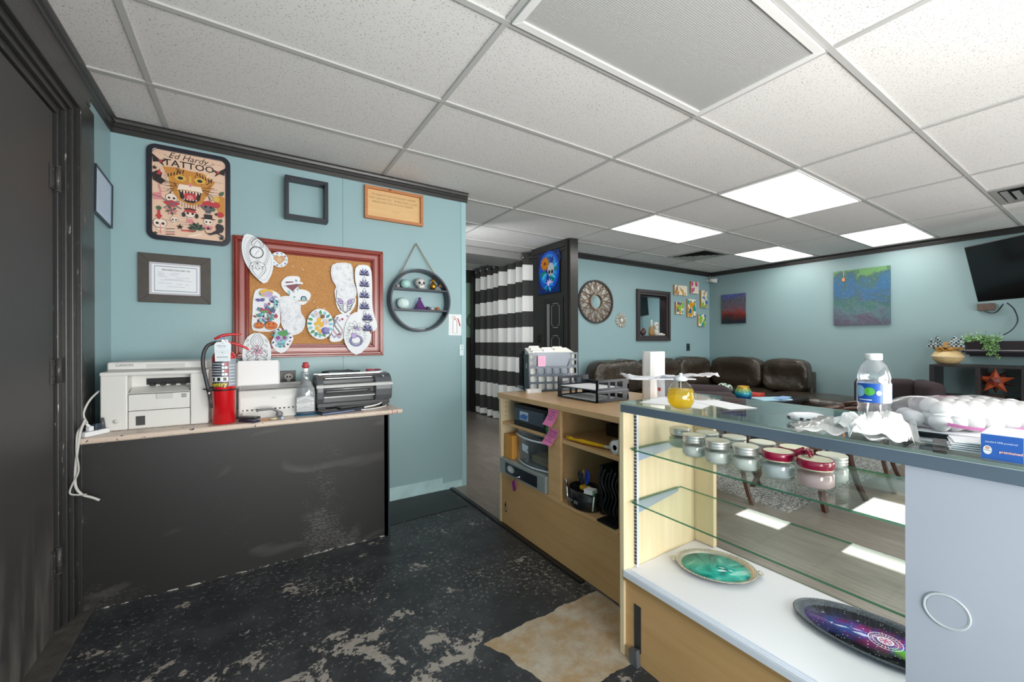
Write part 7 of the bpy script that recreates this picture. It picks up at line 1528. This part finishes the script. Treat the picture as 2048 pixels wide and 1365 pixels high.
for s0 in range(9):
    y = .865 + .016 * (s0 % 6); pts = [Vector((6.73, y, 1.19))]; L_ = rd.uniform(.08, .20)
    for q in range(1, 12): pts.append(Vector((6.700 - .006 * (q % 2), y + .012 * sin(q + s0) - .001 * q, 1.19 - L_ * q / 11)))
    st.tube(pts, .0015, 4)
    for p in pts:
        for _ in range(4): leaf(b, p + Vector((rd.uniform(-.008, .004), rd.uniform(-.012, .012), rd.uniform(-.01, .01))), rd.uniform(.012, .020), rd.randrange(2))
b.build('foliage', [LG1, LG2], t, True); st.build('stems', LG1, t, True)

# cube shelf, star lantern, basket with bows
t = thing('cube_shelf', 'low espresso cube shelf against the right wall', 'shelf unit', (6.75, .60, 0)); b = MB(); ZT = .915
yl = [1.317 - .0, .985, .69, .36, .03]
b.box(6.52, 6.95, .0, 1.335, ZT - .022, ZT); b.box(6.52, 6.95, .0, 1.335, .545, .565); b.box(6.52, 6.95, .0, 1.335, .16, .18)
for y in (1.300, .950, .640, .33, .0): b.box(6.52, 6.95, y, y + .036, 0.003, ZT - .022)
b.build('carcass', ESPRESSO, t, True, bevel=.002)
t = thing('star_lantern', 'orange faceted star lantern in the cube shelf', 'star ornament', (6.62, .860, .5655)); b = MB(); cz_ = .190
def starpts(r, ri, rot, n=5): return [(r if i % 2 == 0 else ri) * 1.0 for i in range(2 * n)]
P5 = []
for i in range(10):
    a = pi / 2 + pi * i / 5; r = .142 if i % 2 == 0 else .058; P5.append((r * cos(a), r * sin(a)))
vs = [(-.04, 0, cz_), (.04, 0, cz_)] + [(0, y, cz_ + z) for y, z in P5]
b.add(vs, [(0, 2 + i, 2 + (i + 1) % 10) for i in range(10)] + [(1, 2 + (i + 1) % 10, 2 + i) for i in range(10)]); b.build('star', M('#c25a35', .35, var=.3, vscale=30), t)
b = MB(); vs = [(.0, 0, cz_), (.06, 0, cz_)] + [(.03, y * .95, cz_ + (-z) * .95) for y, z in P5]; b.add(vs, [(0, 2 + i, 2 + (i + 1) % 10) for i in range(10)] + [(1, 2 + (i + 1) % 10, 2 + i) for i in range(10)]); b.build('rear_star', M('#3a1a14', .4), t)
b = MB()
for i in range(5): a = pi / 2 + 2 * pi * i / 5; a2 = a + 2 * pi / 5; b.add([(-.048, 0, cz_), (-.030, .05 * cos(a + pi), cz_ + .05 * sin(a + pi)), (-.030, .05 * cos(a2 + pi), cz_ + .05 * sin(a2 + pi))], [(0, 1, 2)], i % 2)
b.build('centre_facets', [M('#7d2f22', .35), M('#4d1d18', .35)], t)
b = MB(); b.tube([(0, -.06, .02), (0, -.07, 0)], .003, 6); b.tube([(0, .06, .02), (0, .07, 0)], .003, 6); b.box(-.02, .03, -.07, .07, 0, .046); b.build('stand', M('#2a1511', .5), t)
t = thing('woven_basket', 'round golden basket with gingham bows on the cube shelf', 'basket', (6.72, 1.225, .9155)); GB = M('#dcc08c', .5, var=.25, vscale=50)
b = MB(); b.lathe([(.05, 0), (.085, .012), (.118, .045), (.132, .083), (.134, .090), (.130, .097), (.105, .140), (.06, .168), (.001, .172)], seg=40); b.build('pot', GB, t)
b = MB(); b.lathe([(.1335, .086), (.1375, .089), (.1335, .092)], seg=60, cap=False, fn=lambda a, z: 1 + .015 * sin(a * 30)); b.build('stitching', M('#e6dcc2', .6), t)
b = MB()
for k in range(16):
    a = k * .39; b.ell((.075 * cos(a), .095 * sin(a), .175 + .012 * (k % 3)), (.035, .030, .022), nu=8, nv=6)
b.ell((0, 0, .20), (.06, .06, .05), nu=14, nv=8, fn=lambda v: v * (1 + .05 * mnoise.noise(v * 60))); b.build('burlap', M('#b08a52', .9, var=.4, vscale=60), t)
def m_gingham():
    t = NT('gingham_ribbon'); v = t.coord(); ck = t.node('ShaderNodeTexChecker'); ck.inputs['Scale'].default_value = 55; ck.inputs['Color1'].default_value = lin('#1d2a3a'); ck.inputs['Color2'].default_value = lin('#d3e2e2'); t.link(v, ck.inputs['Vector']); t.set(ck.outputs['Color'], .7); return t.m
GH = m_gingham()
for g in (-1, 1):
    b = MB()
    for (a, l) in ((.15, .15), (.55, .16), (.95, .14)): b.add([(-.075, g * .012, .195), (-.090, g * (l * cos(a) - .012), .195 + l * sin(a) + .014), (-.070, g * (l * cos(a) + .010), .195 + l * sin(a) - .016), (-.065, g * .016, .186), (-.085, g * l * .5 * cos(a), .20 + l * .5 * sin(a) + .016)], [(0, 4, 1, 2, 3)])
    o = b.build('bow', GH, t); s = o.modifiers.new('thickness', 'SOLIDIFY'); s.thickness = .003
b = MB()
for k in range(9): b.ell((-.098, -.045 + .014 * k, .165 + .006 * (k % 3) - .002 * k), (.009, .009, .009), nu=10, nv=6)
b.build('gold_beads', GOLD, t)

# ================================================================ lounge
def cushion(b, c, s, e1=.55, e2=.38, tufts=(), nu=44, nv=26, wr=.012, seed=0, axis=1):
    c = Vector(c)
    def fn(v):
        p = v - c; n_ = Vector((p.x / s[0], p.y / s[1], p.z / s[2])); k = mnoise.noise(v * 6 + Vector((seed, 0, 0))) * wr + mnoise.noise(v * 17 + Vector((0, seed, 0))) * wr * .4
        q = v + n_.normalized() * k if n_.length > 0 else v
        for (tx, tz) in tufts:
            if axis == 1: d = sqrt((p.x - tx) ** 2 + (p.z - tz) ** 2)
            else: d = sqrt((p.y - tx) ** 2 + (p.z - tz) ** 2)
            an = atan2(p.z - tz, (p.x if axis == 1 else p.y) - tx); f = math.exp(-(d / .06) ** 2) * .06 + math.exp(-(d / .17) ** 2) * .035 * (1 + .45 * sin(an * 7 + seed))
            if axis == 1 and p.y < 0: q = q + Vector((0, f, 0))
            if axis == 0 and p.x < 0: q = q + Vector((f, 0, 0))
        return q
    b.ell(c, s, e1=e1, e2=e2, nu=nu, nv=nv, fn=fn); return b
sofa = thing('sectional_sofa', 'dark bronze leather sectional sofa filling the far corner', 'sofa', (5.9, 3.6, 0))
b = MB(); b.box(3.95, 6.86, 3.40, 4.16, .04, .30, bv=.03); b.box(6.02, 6.86, 1.95, 3.42, .04, .30, bv=.03); b.box(3.90, 6.90, 4.05, 4.20, .04, .74, bv=.03); b.box(6.78, 6.92, 2.58, 4.2, .04, .74, bv=.03); b.build('base', LEATHER, sofa, True)
for (x0, x1) in ((3.95, 4.85), (4.86, 5.70), (5.71, 6.30)): b = MB(); cushion(b, ((x0 + x1) / 2, 3.72, .37), ((x1 - x0) / 2, .36, .095), seed=x0); b.build('seat_cushion', LEATHER, sofa, True)
for (y0, y1) in ((3.0, 3.95), (1.93, 2.99)): b = MB(); cushion(b, (6.42, (y0 + y1) / 2, .37), (.41, (y1 - y0) / 2, .095), seed=y0); b.build('seat_cushion', LEATHER, sofa, True)
for (x0, x1, tf) in ((3.80, 4.78, ()), (4.80, 5.62, ((-.2, -.03), (.2, -.03))), (5.62, 6.40, ((-.15, -.03), (.18, -.03)))): b = MB(); cushion(b, ((x0 + x1) / 2, 3.99, .69), ((x1 - x0) / 2 + .01, .14, .245), tufts=tf, seed=x0 * 2, wr=.02); b.build('back_cushion', LEATHER, sofa, True)
for (y0, y1) in ((3.20, 4.02), (2.58, 3.19)): b = MB(); cushion(b, (6.70, (y0 + y1) / 2, .685), (.14, (y1 - y0) / 2 + .005, .245), tufts=((-.16, -.02), (.15, -.02)), seed=y0 * 2, wr=.018, axis=0); b.build('back_cushion', LEATHER, sofa, True)

t = thing('coffee_table', 'black wooden coffee table before the sofa', 'table', (5.40, 2.62, 0)); BW = M('#242325', .35, var=.15, vscale=30)
b = MB(); b.box(4.75, 6.02, 2.33, 2.95, .425, .460, bv=.003); b.build('tabletop', BW, t, True); b = MB(); b.box(4.80, 5.97, 2.38, 2.90, .34, .425); b.build('apron', BW, t, True)
for (x, y) in ((4.80, 2.38), (5.91, 2.38), (4.80, 2.84), (5.91, 2.84)): b = MB(); b.box(x, x + .06, y, y + .06, .018, .34); b.build('leg', BW, t, True)
t = thing('mosaic_vase', 'squat vase fading from gold to deep blue glitter', 'vase', (5.07, 2.66, .4605))
def m_vase():
    t = NT('gold_to_blue_glitter'); v = t.coord(); sx = t.node('ShaderNodeSeparateXYZ'); t.link(v, sx.inputs[0]); z = t.math('ADD', t.math('MULTIPLY', sx.outputs[2], 5.6), t.math('MULTIPLY', t.math('SUBTRACT', t.noise(v, 60, 3), .5), .5)); c = t.ramp(z, [(.25, '#0f4f8a'), (.55, '#1f8f9a'), (.78, '#8fa04a'), (.95, '#b8892c')]); t.set(c, .25, .3); t.bump(t.noise(v, 120, 3), .5, .004); return t.m
b = MB(); b.lathe([(.05, 0), (.075, .012), (.098, .06), (.092, .115), (.062, .165), (.066, .178), (.058, .176), (.054, .160), (.05, .12)], seg=40); b.build('body', m_vase(), t)
t = thing('patterned_bag', 'black and mint patterned bag slumped on the coffee table', 'bag', (4.97, 2.84, .4605))
b = MB(); b.ell((0, 0, .075), (.13, .10, .075), e1=.8, nu=26, nv=14, fn=lambda v: v * (1 + .15 * mnoise.noise(v * 14))); b.build('bag_body', M('#15171a', .5), t)
tm = NT('mint_black_pattern'); v = tm.coord(); tm.set(tm.ramp(tm.noise(v, 24, 3, .6, 1.5), [(.47, '#14181a'), (.50, '#cfe6d4')]), .6)
b = MB(); b.ell((.09, .02, .10), (.13, .06, .075), e1=.7, nu=26, nv=14, fn=lambda v: v + Vector((mnoise.noise(v * 12) * .05, 0, mnoise.noise(v * 15 + Vector((3, 3, 3))) * .04))); b.ell((.02, .03, .14), (.06, .04, .06), e1=.6, e2=.5, nu=16, nv=10); b.build('patterned_flap', tm.m, t)
slab('red_book', 'red book lying on the coffee table behind the vase', 'book', (5.52, 2.74, .4605), radians(10), .22, .16, .05, M('#b8392e', .5))
slab('blue_folder', 'pale blue folder on the coffee table right of the vase', 'folder', (5.42, 2.52, .4605), radians(-25), .42, .24, .018, M('#a9cfe0', .5))
slab('blue_folder', 'smaller blue folder lying nearer the table corner', 'folder', (5.52, 2.42, .4795), radians(5), .28, .10, .014, M('#8fb4dc', .5))

def armchair(name, label, x, y, rz, w=.86, d=.82, arm_h=.66, back_h=.80):
    t = thing(name, label, 'armchair', (x, y, .009), rz=rz, group='brown fabric armchairs')
    b = MB(); b.box(-w / 2 + .1, w / 2 - .1, -d / 2 + .06, d / 2, .06, .30, bv=.03); b.build('base', FABRIC, t)
    b = MB(); cushion(b, (0, -.04, .37), (w / 2 - .14, d / 2 - .06, .08), wr=.004); b.build('seat_cushion', FABRIC, t)
    b = MB(); b.box(-w / 2 + .12, w / 2 - .12, d / 2 - .20, d / 2 - .0, .30, back_h, bv=.07); b.build('backrest', FABRIC, t)
    for g in (-1, 1):
        b = MB(); b.box(g * (w / 2 - .08) - .085, g * (w / 2 - .08) + .085, -d / 2, d / 2 - .02, .06, arm_h, bv=.075); b.build('arm', FABRIC, t)
    for (a, c) in ((-1, -1), (1, -1), (-1, 1), (1, 1)): b = MB(); b.cyl((a * (w / 2 - .1), c * (d / 2 - .08), .06), (a * (w / 2 - .09), c * (d / 2 - .07), 0), .025, .018, seg=10); b.build('leg', ESPRESSO, t)
    return t
armchair('armchair', 'brown fabric armchair behind the paper towel and amber bottle', 4.10, 2.72, radians(35), arm_h=.67, back_h=.70)
armchair('armchair', 'brown fabric armchair at the right before the cube shelf', 6.08, 1.51, radians(-64), w=.66, d=.56, arm_h=.74, back_h=.74)

# rug
b = MB(); n = 46
P0, P1, P2, P3 = Vector((3.12, 1.33)), Vector((5.50, 1.25)), Vector((5.55, 3.30)), Vector((3.16, 3.36))
for j in range(n + 1):
    for i in range(n + 1):
        u, v = i / n, j / n; p = P0 * (1 - u) * (1 - v) + P1 * u * (1 - v) + P2 * u * v + P3 * (1 - u) * v; e = 0.004 if i in (0, n) or j in (0, n) else .006 + .002 * mnoise.noise(Vector((p.x * 30, p.y * 30, 0))); b.v.append(Vector((p.x, p.y, e)))
for j in range(n):
    for i in range(n): b.f.append([j * (n + 1) + i, j * (n + 1) + i + 1, (j + 1) * (n + 1) + i + 1, (j + 1) * (n + 1) + i]); b.mi.append(0); b.sm.append(True)
tag(b.build('area_rug', RUG, None, at=(4.3, 2.3, .0)), 'grey shag rug on the plank floor under the seating', 'rug')

# cherry bentwood chairs seen through the case; local: seat centre at origin, front -y
def cherry_chair(label, x, y, rz):
    t = thing('cherry_chair', label, 'chair', (x, y, .0090), rz=rz, group='dark cherry chairs behind the glass case')
    b = MB(); b.ell((0, 0, .445), (.225, .22, .022), e1=.5, e2=.6, nu=28, nv=8); b.build('seat', M('#2b2326', .5), t)
    b = MB(); b.tube([(-.21, -.19, .415), (.21, -.19, .415), (.20, .19, .415), (-.20, .19, .415)], .014, 8, closed=True); b.build('seat_frame', CHERRY, t)
    def saber(p):
        b = MB(); sx_, sy_ = p; pts = []
        for k in range(7): q = k / 6; pts.append(Vector((sx_ * (.185 + .055 * q * q), sy_ * (.185 + .085 * q * q), .43 * (1 - q))))
        vs = []
        for v in pts:
            for (a, c) in ((-.019, -.014), (.019, -.014), (.019, .014), (-.019, .014)): vs.append(v + Vector((a, c, 0)))
        b.add(vs, [(k * 4 + i, k * 4 + (i + 1) % 4, k * 4 + 4 + (i + 1) % 4, k * 4 + 4 + i) for k in range(6) for i in range(4)] + [(0, 1, 2, 3), (24, 25, 26, 27)]); b.build('leg', CHERRY, t, bevel=.002)
    for p in ((-1, -1), (1, -1), (-1, 1), (1, 1)): saber(p)
    b = MB(); n_ = 16; arc = []
    for k in range(n_ + 1): a = pi * k / n_; arc.append((-.27 * cos(a), -.10 + .33 * sin(a), .60 + .08 * sin(a)))
    b.tube([(-.235, -.16, .43), (-.26, -.14, .54)] + arc + [(.26, -.14, .54), (.235, -.16, .43)], .013, 8); b.tube([(p[0] * .96, p[1] * .96, p[2] + .022) for p in arc[2:-2]], .011, 8); b.build('top_rail', CHERRY, t)
    for k in range(5): a = pi * (k + 1) / 6; b = MB(); b.tube([(-.18 * cos(a), .19 * sin(a) + .0, .43), (-.258 * cos(a), -.10 + .315 * sin(a), .605 + .07 * sin(a))], .008, 6); b.build('spindle', CHERRY, t)
    return t
cherry_chair('curved back cherry chair nearest the case, its leg left of the candle jars', 3.19, 1.88, radians(200))
cherry_chair('curved back cherry chair in the middle, behind the water bottle', 3.62, 1.42, radians(170))
cherry_chair('curved back cherry chair farthest right behind the cotton bag', 4.38, 1.36, radians(190))
